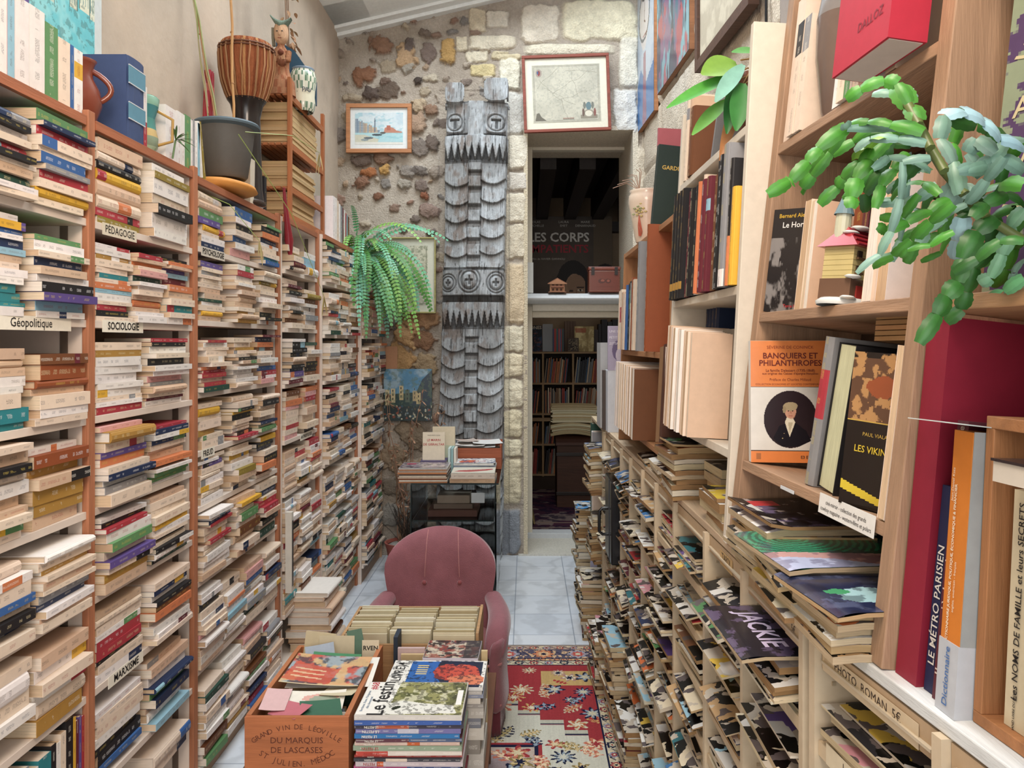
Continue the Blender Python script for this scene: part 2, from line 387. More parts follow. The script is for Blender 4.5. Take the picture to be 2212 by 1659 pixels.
def framed(name, cx, cy, Y, wpx, hpx, fw, fcol, label, art, mat_w=0, mat_col='EFE9DC', rot=0, depth=.022, cat='picture', glazed=True, T=None):
    c = P(cx, cy, Y); w, h = wpx*Y/F, hpx*Y/F
    if T is None: T = Matrix.Translation(c) @ FACE_CAM @ Matrix.Rotation(rot, 4, 'Z')
    t = thing(name, T.translation, label, cat)
    m = MB(); d = depth
    for a, b in (((-w/2, -h/2, -.01), (w/2, -h/2+fw, d)), ((-w/2, h/2-fw, -.01), (w/2, h/2, d)), ((-w/2, -h/2+fw, -.01), (-w/2+fw, h/2-fw, d)), ((w/2-fw, -h/2+fw, -.01), (w/2, h/2-fw, d))):
        m.box(a, b, 'wood_x', fcol, T)
    m.build('frame', t, bevel=.003)
    m = MB(); m.box((-w/2+fw, -h/2+fw, -.009), (w/2-fw, h/2-fw, .004), 'paint', mat_col, T); m.build('mount', t)
    aw, ah = w-2*fw-2*mat_w, h-2*fw-2*mat_w
    A = art(aw, ah); A.build('print', T @ Matrix.Translation((0, 0, .0055)), parent=t)
    if glazed:
        m = MB(); m.box((-w/2+fw, -h/2+fw, .012), (w/2-fw, h/2-fw, .0135), 'clear', 'FFFFFF', T); m.build('glazing', t)
    return t
# ================================================================ LEFT: six bays of bookcase packed with lying paperbacks
R = random.Random(7)
LV = [.09, .39, .66, .91, 1.15, 1.40, 1.66, 1.93, 2.20]
BAYS = [  # y0, y1, front x, back x
    (1.36, 2.095, -1.17, -1.41), (2.135, 2.76, -1.17, -1.41), (2.80, 3.70, -1.17, -1.41),
    (3.745, 4.33, -1.15, -1.41), (4.37, 5.18, -1.12, -1.39), (5.22, 5.87, -1.08, -1.385)]
BAYN = ['nearest', 'second', 'third', 'fourth', 'fifth', 'far']
BLV = [LV,
       LV,
       [.08, .43, .745, 1.01, 1.21, 1.42, 1.68, 1.945, 2.19],
       [.06, .30, .53, .88, 1.13, 1.40, 1.67, 1.95, 2.20],
       [.10, .24, .42, .65, .92, 1.13, 1.385, 1.645, 1.94, 2.20],
       [.12, .38, .66, .92, 1.14, 1.37, 1.645, 1.93]]
SHW = ['top', 'second', 'third', 'fourth', 'fifth', 'sixth', 'seventh', 'eighth', 'ninth', 'lowest']
WOODC = 'B07353'
SHB = {}
def bookcase(i):
    y0, y1, xf, xb = BAYS[i]; lv = BLV[i]; top = lv[-1]
    t = thing('bookcase', (xf-.12, (y0+y1)/2, 0), '%s bookcase bay against the left wall, cream boards between orange-brown wooden uprights' % {0: 'nearest, partly cropped', 5: 'lowest, farthest'}.get(i, BAYN[i]), 'bookcase', 'bookcase bays along the left wall')
    for s, (a, b) in enumerate(((y0-.018, y0), (y1, y1+.018))):
        m = MB(); m.box((xb, a, 0), (xf-.012, b, top), 'shelf_white', 'FFFFFF'); m.build('side_panel', t, bevel=.001)
    m = MB(); m.box((xb, y0, 0), (xb+.006, y1, top-.02), 'shelf_inner', 'FFFFFF'); m.build('back_panel', t)
    wy = .03 if i else .03
    if i < 5:
        m = MB(); m.box((xf-.0118, y1-.003, 0), (xf+.006, y1+.030, top+.02), 'wood_vert', WOODC)
        m.build('front_lath', t, bevel=.002)
    if i == 5:
        m = MB(); m.box((xf-.012, y1, 0), (xf, y1+.018, top), 'wood_vert', 'C9A585'); m.build('front_lath', t)
    for k, z in enumerate(lv):
        m = MB()
        if k == len(lv)-1:
            m.box((xb, y0, z-.022), (xf-.01, y1, z), 'shelf_white', 'FFFFFF'); m.box((xf-.01, y0, z-.024), (xf+.004, y1-.008, z+.002), 'wood_y', 'A9694A')
        else:
            m.box((xb+.006, y0, z-.02), (xf, y1, z), 'shelf_white', 'FFFFFF')
        SHB[i, k] = m.build('shelf', t, bevel=.001)
    m = MB(); m.box((xf-.03, y0, 0), (xf-.015, y1, lv[0]-.02), 'wood_y', 'A58467'); m.build('plinth', t)
    for zz in (LV[-1]-.13, 1.55, 1.28):           # slotted rail the shelves hang on
        pass
    m = MB(); m.box((xf-.07, y1-.004, .1), (xf-.05, y1, top-.03), 'metal', '6E6055'); m.build('slotted_rail', t)
    return t
CASES = [bookcase(i) for i in range(6)]
SEQ = {  # bay, shelf counted from the top -> stacks (top book first)
 (0, 1): ['nkwcrkctGwc', 'gnrccbsrcyc', ], (0, 2): ['wubwnltcwwqqqw', 'gwcntwkulw'], (0, 3): ['tttwwcqq', 'hNNtcwc'],
 (0, 4): ['ctkcwttcyc', 'wNataat'], (0, 5): ['cwcbcknc', 'wcactcsnwtc'], (0, 6): ['cwcwkn', 'twcwca'],
 (1, 1): ['tckytcrY', 'wYwckww'], (1, 2): ['wwaccqcolwcrkc', 'rtocpGwwctotww', 'kotulmotcqcw'],
 (1, 3): ['cawwwwwcwr', 'rkwckwwpstcmw'], (1, 4): ['pacuocnwsc', 'rnwncctokwggw'],
 (1, 5): ['wkrwgcucat', 'tcccywckckwG'], (1, 6): ['tccwrrkcw', 'cnwkhocwwc'],
 (1, 7): ['wccwkkbr', 'ttwngntwl'], (2, 1): ['ctguycwn', 'bwkcbwp', 'gkonwccqb'], (2, 2): ['ucscccttGwcyt', 'wrwcwtttttcata', 'cwYccwwctkkw'],
 (2, 3): ['rwccccorrcrG', 'ccaccktcwwwwc', 'mnohcwwcbrwp'], (2, 4): ['cyccacc', 'cckykccckr', 'ckccccncg'],
 (2, 5): ['cwuccwccw', 'ccycwYtcc', 'yknckohc'], (2, 6): ['wwnrccrccwwwt', 'tyccgchtct', 'cncrrtckcG'], 
 (3, 1): ['cYcmc', 'wlw'], (3, 2): ['cmtkwwtwkthc', 'cYhwwwswc'], (3, 3): ['wkkkctknuwm', 'Gcwctkkhc'], (3, 4): ['htopccrcp', 'oprctcck']}
RB = []   # every candidate book: (importance, args)
LBL = {(0, 2), (1, 1), (1, 2), (1, 6), (2, 1), (2, 4), (3, 4)}
WEIGHT = 'ccccccccccccwwwwwwwwwwwttttttttannbkkrroGgpslqmhwwccccwwttcw'
def fill_bay(i):
    y0, y1, xf, xb = BAYS[i]; lv = BLV[i]; n = len(lv)
    for s in range(n-1):                      # s: shelf counted from the bottom
        z0 = lv[s]; gap = lv[s+1]-.022-z0; st = n-1-s  # st: compartment from the top (1..)
        if i == 0 and s == 0: continue
        if i == 1 and s == 0: pass
        seqs = SEQ.get((i, st))
        width = y1-y0; off = y0+.004
        if i == 0: offs = [1.615, 1.858]; lens = [.235, .225]
        elif i == 1:
            offs = [y0+.006, y0+.30] if st not in (2,) else [y0+.006, y0+.215, y0+.41]; lens = [.265, .265] if st != 2 else [.20, .185, .18]
        else:
            k = len(seqs) if seqs else max(2, int(round(width/.25)))
            if st > 4 and i > 2 and not seqs: k = max(2, int(round(width/.23)))
            offs = [y0+.006+(width-.012)*q/k for q in range(k)]; lens = [(width-.02)/k-.006]*k
        ns = len(offs)
        for q in range(ns):
            fill = R.uniform(.78, .96)
            if i == 3 and s == 0: continue
            if i == 0 and s == 1: continue
            if i == 3 and st == 1: fill = R.uniform(.5, .62)
            if i == 0 and st == 3 and q == 1: fill = .72
            if i == 0 and st == 2 and q == 1: fill = .8
            if i == 2 and st in (5, 6): fill = .97
            hh = gap*fill
            seq = list(seqs[q]) if seqs and q < len(seqs) else None
            if not seq:
                nb = int(hh/R.uniform(.019, .023)) if hh > .05 else 2; seq = [R.choice(WEIGHT) for _ in range(max(2, nb))]
            ths = [R.uniform(.6, 1.5) for _ in seq]; sm = sum(ths); ths = [t*hh/sm for t in ths]
            z = z0+.0006; yb = offs[q]; lmax = lens[q]; xo = R.uniform(.0, .02)
            lst = list(zip(seq, ths)); lst.reverse()
            for b, (cd_, T) in enumerate(lst):
                fromtop = len(lst)-1-b
                L = min(lmax, R.choice([.18, .19, .20, .21, .215, .225, .235])*(1.0 if lmax > .2 else .9)); L = min(L, lmax)
                if i == 1 and st != 2: L = R.uniform(.235, .262)
                if i == 0: L = R.uniform(.19, lmax)
                W = R.uniform(.125, .16); xs = xf+xo+R.uniform(-.012, .022)
                if s == 0: xs = min(xs, xf+.03)
                if q == 0 and ((i, st) in LBL or (i, st-1) in LBL): xs = min(xs, xf-.003)
                rz = R.uniform(-.03, .03) if R.random() < .8 else R.uniform(-.09, .09)
                slack = lmax-L; yy = yb+R.uniform(0, 1)*slack*.7
                rz = max(-.02-slack*.6, min(.02+slack*.6, rz))
                hard = R.random() < .16 and T > .018
                where = {1: 'stack'}.get(ns, ['left', 'right'][q] if ns == 2 else ['left', 'middle', 'right', 'rightmost'][min(q, 3)])
                T4 = TR(xs, yy, z, rz=rz)
                d = (yy); px = F*abs(xs)/max(yy, .5)
                size = T*(L+W*.35)/(yy+.1)**2
                if PX+F*xs/(yy+L) < 8: size = 0
                zc = H-z
                if PY+F*zc/(yy+L/2) > 1640: size = 0
                bayn = BAYN[i]+(' bay' if i < 5 else ' bay')
                hue = PAL[cd_][1]
                lab = '%s %s, %s from %s of %s stack, %s shelf down, %s bay' % (hue, 'hardback' if hard else 'paperback', ORD[fromtop] if fromtop else 'topmost', 'top', where, SHW[st] if st > 1 else 'first', BAYN[i])
                if fromtop == 0: lab = '%s %s topmost in the %s stack, %s shelf down, %s left bay' % (hue, 'hardback' if hard else 'paperback', where, SHW[st] if st > 1 else 'first', BAYN[i])
                RB.append((size, L, W, T-.0004, cd_, R.random(), T4, lab, hard, 'pile'))
                z += T
for i in range(6): fill_bay(i)
RB.sort(key=lambda q: -q[0])
NIND = 300
for (size, L, W, T, cd_, sd, T4, lab, hard, _) in RB[:NIND]:
    make_book('hardback_book' if hard else 'paperback_book', L, W, T, cd_, random.Random(sd), T4, lab, 'book', 'paperbacks lying in stacks in the left bookcase', hard=hard)
if len(RB) > NIND:
    mb = MB()
    for (size, L, W, T, cd_, sd, T4, lab, hard, _) in RB[NIND:]:
        if size > 0: book_geo(mb, mb, L, W, T, cd_, random.Random(sd), hard, T4)
    o = mb.build('stacked_books'); tag(o, 'remaining small stacks of mixed paperbacks on the left bookcase shelves, mostly in the far bays', 'books', kind='stuff')
print('left books', len(RB), 'with size', sum(1 for q in RB if q[0] > 0))
# paper strips naming the shelves
def shelf_label(i, st, txt, ya, yb, col='E9E2D2', ink='1E1C1C', size=.03, bold=.02, drop=0):
    lv = BLV[i]; z = lv[len(lv)-1-st]; xf = BAYS[i][2]
    m = MB(); m.box((xf+.0005, ya, z-.031-drop), (xf+.0015, yb, z+.003-drop), 'paint', col)
    m.text(txt, size, Matrix(((0, 0, 1, xf+.0022), (1, 0, 0, (ya+yb)/2), (0, 1, 0, z-.014-drop), (0, 0, 0, 1))), ink, bold=bold)
    o = m.build('shelf_label', SHB[i, len(lv)-1-st]); o['label'] = 'paper strip lettered '+txt; return o
shelf_label(0, 2, 'Géopolitique', 1.70, 2.02, bold=.004)
shelf_label(1, 1, 'PÉDAGOGIE', 2.17, 2.36, 'D8CDB8', bold=.0)
shelf_label(1, 2, 'SOCIOLOGIE', 2.17, 2.40)
shelf_label(1, 6, 'MARXISME', 2.20, 2.40)
shelf_label(2, 1, 'PSYCHOLOGIE', 2.83, 3.05, 'CFC6B8')
shelf_label(2, 4, 'FREUD', 2.83, 2.95)
shelf_label(3, 4, 'ANTHROPOLOGIE', 4.0, 4.22, size=.024)

yq = 1.80
for k, (L, tk, cd_) in enumerate(((.20, .03, 'c'), (.21, .028, 's'), (.19, .035, 'w'), (.20, .05, 'q'), (.21, .02, 'k'), (.205, .018, 'w'), (.22, .022, 'c'), (.24, .03, 'k'), (.235, .012, 'y'), (.22, .012, 'm'), (.225, .012, 'u'), (.22, .012, 'r'))):
    make_book('standing_paperback', L, .14, tk, cd_, random.Random(k+5), Matrix(((1, 0, 0, -1.175), (0, 0, -1, yq+tk), (0, 1, 0, .3905), (0, 0, 0, 1))), '%s standing book, %s from left on the lowest shelf of the nearest bay' % (PAL[cd_][1], ORD1[k]), 'book', 'standing books on the lowest near shelf', band=(None, 0, 0)); yq += tk+.001
# ================================================================ SHELL
YW, YD = 5.93, 6.5
def rwx(y): return .86+.051*(6.2-y)
def struct(o): o['kind'] = 'structure'; return o
# floor of veined white tiles
def tile_build(nt, src, mp):
    N = nt.nodes; L = nt.links
    tc = N.new('ShaderNodeTexCoord'); m2 = N.new('ShaderNodeMapping'); m2.inputs['Location'].default_value = (.069, -.02, 0); L.new(tc.outputs['Object'], m2.inputs[0])
    b = N.new('ShaderNodeTexBrick'); b.offset = 0; b.inputs['Scale'].default_value = 1; b.inputs['Brick Width'].default_value = .33; b.inputs['Row Height'].default_value = .33
    b.inputs['Mortar Size'].default_value = .0035; b.inputs['Mortar Smooth'].default_value = .3; b.inputs['Color1'].default_value = (1, 1, 1, 1); b.inputs['Color2'].default_value = (.9, .93, .97, 1); b.inputs['Mortar'].default_value = (.5, .54, .6, 1)
    L.new(m2.outputs[0], b.inputs['Vector'])
    w_ = N.new('ShaderNodeTexWave'); w_.inputs['Scale'].default_value = 1.3; w_.inputs['Distortion'].default_value = 14; w_.inputs['Detail'].default_value = 5; w_.inputs['Detail Scale'].default_value = 1.6
    L.new(m2.outputs[0], w_.inputs['Vector'])
    r = N.new('ShaderNodeMapRange'); r.inputs['From Min'].default_value = 0; r.inputs['From Max'].default_value = .35; r.inputs['To Min'].default_value = .84; r.inputs['To Max'].default_value = 1
    L.new(w_.outputs['Fac'], r.inputs[0])
    v = N.new('ShaderNodeVectorMath'); v.operation = 'MULTIPLY'; L.new(src, v.inputs[0]); L.new(b.outputs['Color'], v.inputs[1])
    v2 = N.new('ShaderNodeVectorMath'); v2.operation = 'SCALE'; L.new(v.outputs[0], v2.inputs[0]); L.new(r.outputs[0], v2.inputs['Scale']); return v2.outputs[0]
mat('tiles', 'DCDFE3', rough=.35, nscale=9, namt=.05, build=tile_build, spec=.4)
m = MB(); m.box((-1.6, -2.5, -.06), (1.6, YD+.02, 0), 'tiles', 'FFFFFF'); struct(m.build('floor'))
# left wall: raw plaster, slightly uneven
ny, nz = 150, 90
yy, zz = np.meshgrid(np.linspace(-2.5, YW+.1, ny), np.linspace(0, 4.3, nz))
xx = -1.425+.02*fbm(yy*1.3, zz*1.3, 5)
v = np.stack([xx, yy, zz], -1).reshape(-1, 3)
c = np.array(hx('C3B2A0'))*(.88+.26*fbm(yy*2.2, zz*2.2, 9))[..., None]
c = cmix(c, hx('A39C92'), sstep(.50, .72, fbm(yy*.9+3, zz*.9, 21))*.7)
c = cmix(c, hx('8E8174'), sstep(.60, .75, fbm(yy*5, zz*2.5, 31))*.35)
f_ = grid_faces(ny, nz)
struct(from_arrays('wall_left', v, f_, c.reshape(-1, 3), 'plaster'))
m = MB(); m.box((-1.7, -2.5, 0), (-1.5, YW+.1, 4.3), 'plaster', 'B0A090'); struct(m.build('wall_left'))
# right wall: dressed stone and plaster
ny, nz = 330, 230
yy, zz = np.meshgrid(np.linspace(-2.5, YW+.2, ny), np.linspace(0, 5.2, nz))
row = .36; ri = np.floor(zz/row+.12*fbm(yy, zz, 2)); wob = vnoise(ri*7.1, ri*3.3, 4)
bx = yy/.62+wob*3+.10*fbm(yy*3, zz*3, 3); fy = np.abs((bx % 1)-.5)*2; fz = np.abs(((zz/row+.12*fbm(yy, zz, 2)) % 1)-.5)*2
joint = np.maximum(sstep(.90, .97, fy), sstep(.86, .96, fz))
hgt = (1-joint)*.018+.02*fbm(yy*7, zz*7, 8)+.012*fbm(yy*25, zz*25, 18)
xx = (.86+.051*(6.2-yy))+.03-hgt
tone = vnoise(np.floor(bx)*5.1, ri*9.7, 12)
c = np.array(hx('CFC1AE'))*(.80+.2*tone+.22*fbm(yy*6, zz*6, 14))[..., None]
c = cmix(c, hx('B6A692'), joint*.7)
c = cmix(c, hx('D9D2C6'), sstep(.55, .7, fbm(yy*1.5, zz*1.5, 41))*.5)
v = np.stack([xx, yy, zz], -1).reshape(-1, 3)
struct(from_arrays('wall_right', v, grid_faces(ny, nz)[:, ::-1], c.reshape(-1, 3), 'stone'))
# back wall: rubble left, dressed blocks right, with the door opening
X0, X1, Z1 = -1.45, 1.0, 4.75
DX0, DX1, DZ = .01, .80, 3.195          # opening in the wall face
dx = .0062
nx, nz = int((X1-X0)/dx), int(Z1/dx)
gx, gz = np.meshgrid(np.linspace(X0, X1, nx), np.linspace(0, Z1, nz))
rng = random.Random(3)
hgt = .010*fbm(gx*5, gz*5, 1)+.006*fbm(gx*30, gz*30, 2)
c = np.array(hx('A89C8E'))*(.86+.26*fbm(gx*4, gz*4, 6))[..., None]*(.92+.16*fbm(gx*40, gz*40, 26))[..., None]
c = cmix(c, hx('C2B8AB'), sstep(.45, .7, fbm(gx*2, gz*2, 7))*.6)
def stone(cx, cz, rx, rz, ang, h_, col, sq=2.2, seed=0):
    global hgt, c
    R_ = max(rx, rz)*1.5
    i0, i1 = max(0, int((cx-R_-X0)/dx)), min(nx, int((cx+R_-X0)/dx)+1); j0, j1 = max(0, int((cz-R_)/dx)), min(nz, int((cz+R_)/dx)+1)
    if i1 <= i0 or j1 <= j0: return
    x = gx[j0:j1, i0:i1]-cx; z = gz[j0:j1, i0:i1]-cz; ca, sa = math.cos(ang), math.sin(ang)
    u = (x*ca+z*sa)/rx; v_ = (-x*sa+z*ca)/rz
    wob = (fbm(x*2.2/max(rx, rz)+seed, z*2.2/max(rx, rz)+seed*2, seed)-.5)*(1.1 if sq < 4 else .35)
    d = (np.abs(u)**sq+np.abs(v_)**sq)**(1/sq)+wob
    a = 1-sstep(.86, 1.02, d); rim = sstep(.84, .96, d)*(1-sstep(.98, 1.12, d))
    dome = np.sqrt(np.clip(1-d*.8, 0, 1))
    n1 = fbm(x*28+seed, z*28, seed+3); n2 = fbm(x*9+seed, z*9, seed+5)
    hs = h_*(.35+.65*dome)+.012*(n1-.5)+.02*(n2-.5)
    hgt[j0:j1, i0:i1] = hgt[j0:j1, i0:i1]*(1-a)+(hs+.006)*a-rim*.007
    cc = np.array(hx(col))*(.72+.34*n1+.26*n2)[..., None]
    c[j0:j1, i0:i1] = c[j0:j1, i0:i1]*(1-a[..., None])+cc*a[..., None]
def wp(px_, py_): q = P(px_, py_, YW); return q.x, q.z
RUB = ['93867A', 'A8927C', '7E7168', 'B0A394', '95796A', '88827C', 'BDB19E', '756A62', 'A89A86', '8A7466', '9C8E80']
placed = []
def rub(px_, py_, rx, rz, col, ang=0, h_=.035, sq=2.2):
    x, z = wp(px_, py_); placed.append((x, z, max(rx, rz))); stone(x, z, rx, rz, ang, h_, col, sq, rng.randint(1, 900))
for q in [(822,100,.09,.07,'8E6F5C'),(880,122,.085,.09,'B59878'),(925,115,.06,.08,'7B6C64'),(968,112,.075,.09,'AE8D5C'),(1060,110,.0,.0,'B0A08C'),(787,165,.10,.07,'8C6650'),
          (904,176,.035,.035,'4E4540'),(835,180,.05,.04,'7A675C'),(882,150,.05,.035,'A0988C'),(930,170,.06,.035,'BBAF9C'),(838,200,.10,.06,'6F6156'),(803,205,.06,.05,'5E524C'),
          (905,230,.06,.06,'B6A38A'),(932,240,.05,.05,'8E7360'),(900,270,.08,.09,'9E8672'),(908,320,.08,.07,'7C726A'),(935,310,.05,.07,'6E625A'),(783,350,.10,.05,'6D5E55'),(826,345,.08,.05,'7B6252'),
          (880,370,.08,.05,'8A827A'),(908,370,.06,.04,'6E6660'),(945,372,.06,.05,'9A8E82'),(798,375,.06,.04,'A06A48'),(832,368,.05,.04,'B18C58'),(876,400,.06,.04,'A49C90'),(912,402,.05,.05,'7E7068'),
          (780,395,.06,.05,'8B6A58'),(818,425,.04,.03,'7B5A48'),(918,425,.04,.03,'8C5D48'),(930,455,.08,.06,'8E7A70'),(886,98,.04,.05,'6E625C'),(918,75,.05,.03,'776A60'),
          (905,690,.16,.09,'9C7A5C'),(880,725,.12,.10,'B39068'),(865,775,.12,.12,'A6845C'),(915,735,.09,.08,'7D5E48'),(920,790,.09,.10,'9A8468'),(890,940,.14,.09,'8F7E6A'),(850,985,.10,.10,'94806A'),
          (900,1010,.13,.08,'A08C74'),(855,1050,.11,.08,'7E7264'),(905,1075,.13,.07,'8B8378'),(860,1110,.16,.10,'87827A'),(880,870,.14,.08,'A58A66')]:
    if q[2] > 0: rub(*q, ang=rng.uniform(-.4, .4), h_=rng.uniform(.03, .055))
for _ in range(760):
    x = rng.uniform(X0, -.28); z = rng.uniform(.0, 4.3)
    rx = rng.choice([rng.uniform(.02, .045), rng.uniform(.04, .085)]); rz = rx*rng.uniform(.5, 1.0)
    if any((x-a)**2+(z-b)**2 < (rr*.85+max(rx, rz)*1.05)**2 for a, b, rr in placed): continue
    placed.append((x, z, max(rx, rz))); stone(x, z, rx, rz, rng.uniform(-.5, .5), rng.uniform(.015, .04), rng.choice(RUB), 2.1, rng.randint(1, 900))
# dressed limestone blocks (pixel boxes on the wall face)
BL = [(1010,78,1118,108,'D9CFBA'),(985,80,1010,112,'D0C4AC'),(1005,112,1055,136,'D6CCB6'),(1016,140,1070,166,'C9B98E'),(1062,112,1100,130,'C9BC9E'),(1072,118,1126,130,'DCCFAF'),
      (1125,8,1210,95,'DCD2C0'),(1212,0,1380,88,'E2DABF'),(1013,20,1050,70,'CDBFA6'),(1052,25,1100,62,'D8CFBE'),(1078,128,1124,195,'DFD9C6'),(1088,200,1130,292,'D3D0C8'),
      (1128,96,1335,120,'DDD5C0'),(1338,85,1378,190,'DAD4C4'),(1095,292,1140,368,'E0D8C6'),(1095,372,1138,412,'D6CEC2'),(1092,415,1136,480,'DED4C0'),(1092,484,1136,560,'D8CCB6'),(1092,563,1134,700,'D6C2A4'),
      (1088,705,1130,760,'E0D6BE'),(1088,763,1130,815,'DDD0B4'),(1088,818,1130,880,'E3D9C0'),(1086,884,1128,945,'DED2B4'),(1084,948,1128,985,'E2D8BC'),(1084,988,1126,1090,'D9CDB0'),(1078,1098,1124,1200,'8C9096'),
      (1325,192,1378,292,'D9D6CE'),(1125,196,1325,292,'D6D2C8'),(1372,300,1400,560,'CFC3B0')]
for a, b, c2, d, col in BL:
    x0, z0 = wp(a, d); x1, z1 = wp(c2, b)
    stone((x0+x1)/2, (z0+z1)/2, (x1-x0)/2*1.03, (z1-z0)/2*1.03, rng.uniform(-.01, .01), .026, col, 7, rng.randint(1, 900))
# jagged tooled edge stones beside the door
zone = (gx > wp(1086, 0)[0]) & (gx < DX0) & (gz < wp(0, 690)[1]) & (gz > wp(0, 1090)[1])
hgt = np.where(zone, hgt+.016*fbm(gx*4, gz*26, 77), hgt)
c = np.where(zone[..., None], c*(.85+.3*fbm(gx*4, gz*26, 77))[..., None], c)
hgt = np.where((gx > -.66) & (gx < -.13) & (gz < 3.5), hgt*.3, hgt)
yb_ = YW-hgt
inside = (gx > DX0-.004) & (gx < DX1+.004) & (gz < DZ)
keepv = ~inside
# cut the top along the roof slope
fac = grid_faces(nx, nz); top = (3.94+.235*(gx+1.37)+.12).ravel()
ok = keepv.ravel()[fac].all(1) & (gz.ravel()[fac[:, 3]] < top[fac[:, 3]])
struct(from_arrays('wall_back', np.stack([gx, yb_, gz], -1).reshape(-1, 3), fac[ok], c.reshape(-1, 3), 'stone'))
m = MB()
m.box((DX0-.03, YW-.02, 0), (DX0, YD+.3, DZ), 'stone', 'CFC2A8'); m.box((DX0-.03, YW-.02, DZ), (DX1+.2, YD+.3, DZ+.03), 'stone', 'CFC3B0'); m.box((DX1, YW-.02, 0), (DX1+.04, YD+.3, DZ), 'stone', 'D2C8B6')
struct(m.build('wall_back'))
m = MB(); m.box((X0-.2, YW+.08, 0), (DX0-.03, YD+.3, 4.5), 'plaster', '8A8078'); m.box((DX1+.04, YW+.08, 0), (1.6, YD+.3, 4.8), 'plaster', '8A8078'); m.box((DX0-.03, YW+.1, DZ+.03), (DX1+.04, YD+.3, 4.8), 'plaster', '8A8078')
struct(m.build('wall_back'))
# door frame, transom sill, threshold
fr = MB(); FW = 'D3CCBC'
def fb(x0, y0, x1, y1, Y, d, col, mt='paint', mb=None):
    a = P(x0, y1, Y); b = P(x1, y0, Y); (mb or fr).box((a.x, Y, a.z), (b.x, Y+d, b.z), mt, col)
YF = 6.42
fb(1136, 300, 1150, 1152, YF, .08, FW); fb(1366, 300, 1380, 1152, YF, .08, FW); fb(1150, 300, 1366, 324, YF, .08, FW)
fb(1150, 672, 1366, 686, YF+.0, .07, 'C9C0AE'); fb(1150, 652, 1366, 672, YF-.04, .12, 'CFC9BC'); fb(1136, 1152, 1380, 1166, YF-.03, .14, 'C6C9CC')
struct(fr.build('door_1', bevel=.004))
m = MB(); s0 = P(1136, 633, YF-.16); s1 = P(1385, 655, YF-.16)
m.grid(lambda i, j: (s0.x+(s1.x-s0.x)*j, YF-.10-.075*math.cos((i/10-.5)*PI)*1.0, s1.z+(s0.z-s1.z)*(i/10)), 10, 1, 'paint', 'D5D8DA')
m.box((s0.x, YF-.10, s1.z), (s1.x, YF+.12, s0.z), 'paint', 'D5D8DA'); struct(m.build('trim_1', smooth=True, sharp=.7))
m = MB(); m.box((-.06, YW-.03, 0), (.9, YF, .012), 'stone', 'CFCBC0'); struct(m.build('floor'))
# roof: white lean-to with glazed opening, low at the left wall, rising to the right
def rz_(x): return 3.94+.235*(x+1.37)
SL = math.atan(.235)
WHT = 'EEF0EE'
m = MB()
def roofbox(x0, x1, y0, y1, d0, d1, mt='paint', col=WHT):
    n = m.verts([(x0, y0, rz_(x0)+d0), (x1, y0, rz_(x1)+d0), (x1, y1, rz_(x1)+d0), (x0, y1, rz_(x0)+d0), (x0, y0, rz_(x0)+d1), (x1, y0, rz_(x1)+d1), (x1, y1, rz_(x1)+d1), (x0, y1, rz_(x0)+d1)])
    for q in ((0,3,2,1),(4,5,6,7),(0,1,5,4),(1,2,6,5),(2,3,7,6),(3,0,4,7)): m.face([n+i for i in q], mt, col)
roofbox(-1.45, 1.3, 5.45, YW+.06, .0, .08)          # panel by the back wall
roofbox(-1.45, 1.3, 5.86, YW+.02, -.05, .0)          # moulding against stone
roofbox(-1.45, 1.3, 5.78, 5.86, -.025, .0)
struct(m.build('ceiling', bevel=.003))
m = MB(); roofbox(-1.45, -1.14, -1.0, 5.86, .0, .10); roofbox(-1.16, -1.10, -1.0, 5.46, .02, .20, col='DDE2E4'); roofbox(.92, 1.5, -1.0, 5.46, .0, .1)
struct(m.build('ceiling', bevel=.003))
m = MB(); roofbox(-1.14, .95, 5.40, 5.46, .03, .2, col='DDE2E4'); roofbox(-1.14, .95, 5.36, 5.40, .1, .2, col='C3C8CA')
for yb in (4.1, 2.8, 1.5): roofbox(-1.14, .95, yb, yb+.05, .06, .16, col='DDE2E4')
struct(m.build('trim_2'))
m = MB(); roofbox(-1.14, .95, -1.0, 5.40, .13, .135, 'clear'); struct(m.build('window_1'))
# ================================================================ BACK WALL THINGS
def art_harbour(w, h):
    A = Art(w, h, 150, 'DDE6EA')
    A.noise(4, .45, .7, 'B9CEDA', .6, 3); A.rect(0, 0, 1, .38, 'B8DADF'); A.noise(9, .5, .6, '8FC6D2', .5, 5, 20)
    A.poly([(0, 0), (.45, 0), (.5, .16), (.2, .3), (0, .3)], 'DCCFB4', .8); A.rect(0, 0, 1, .07, 'E8E4DC')
    r = random.Random(4)
    for k in range(16):
        x = k*.032; hh = .82-.024*k+r.uniform(-.03, .03); A.rect(x, .36, x+.034, hh, r.choice(['9DA9B4', 'B7A08E', 'C7B49C', '8697A8', 'AFA79F', 'C99E86']))
        for j in range(4): A.rect(x+.008, .42+j*.08, x+.016, .46+j*.08, '6D7A88', .7) if hh > .46+j*.08 else None
    A.rect(.40, .38, .43, .72, '7C8794'); A.poly([(.40, .72), (.43, .72), (.415, .86)], '5E6B7A')
    A.poly([(.6, .38), (.62, .52), (.7, .56), (.8, .52), (.86, .44), (.98, .4), (.98, .36), (.6, .36)], 'C68B76'); A.rect(.66, .44, .74, .60, 'B9715E')
    for x, y, l, c in ((.2, .2, .2, '55606C'), (.38, .3, .22, '3B3A40'), (.12, .14, .16, '8D9AA0'), (.5, .36, .12, '5D5148')): A.ell(x+.08, y, l*.5, .035, c, .9)
    return A
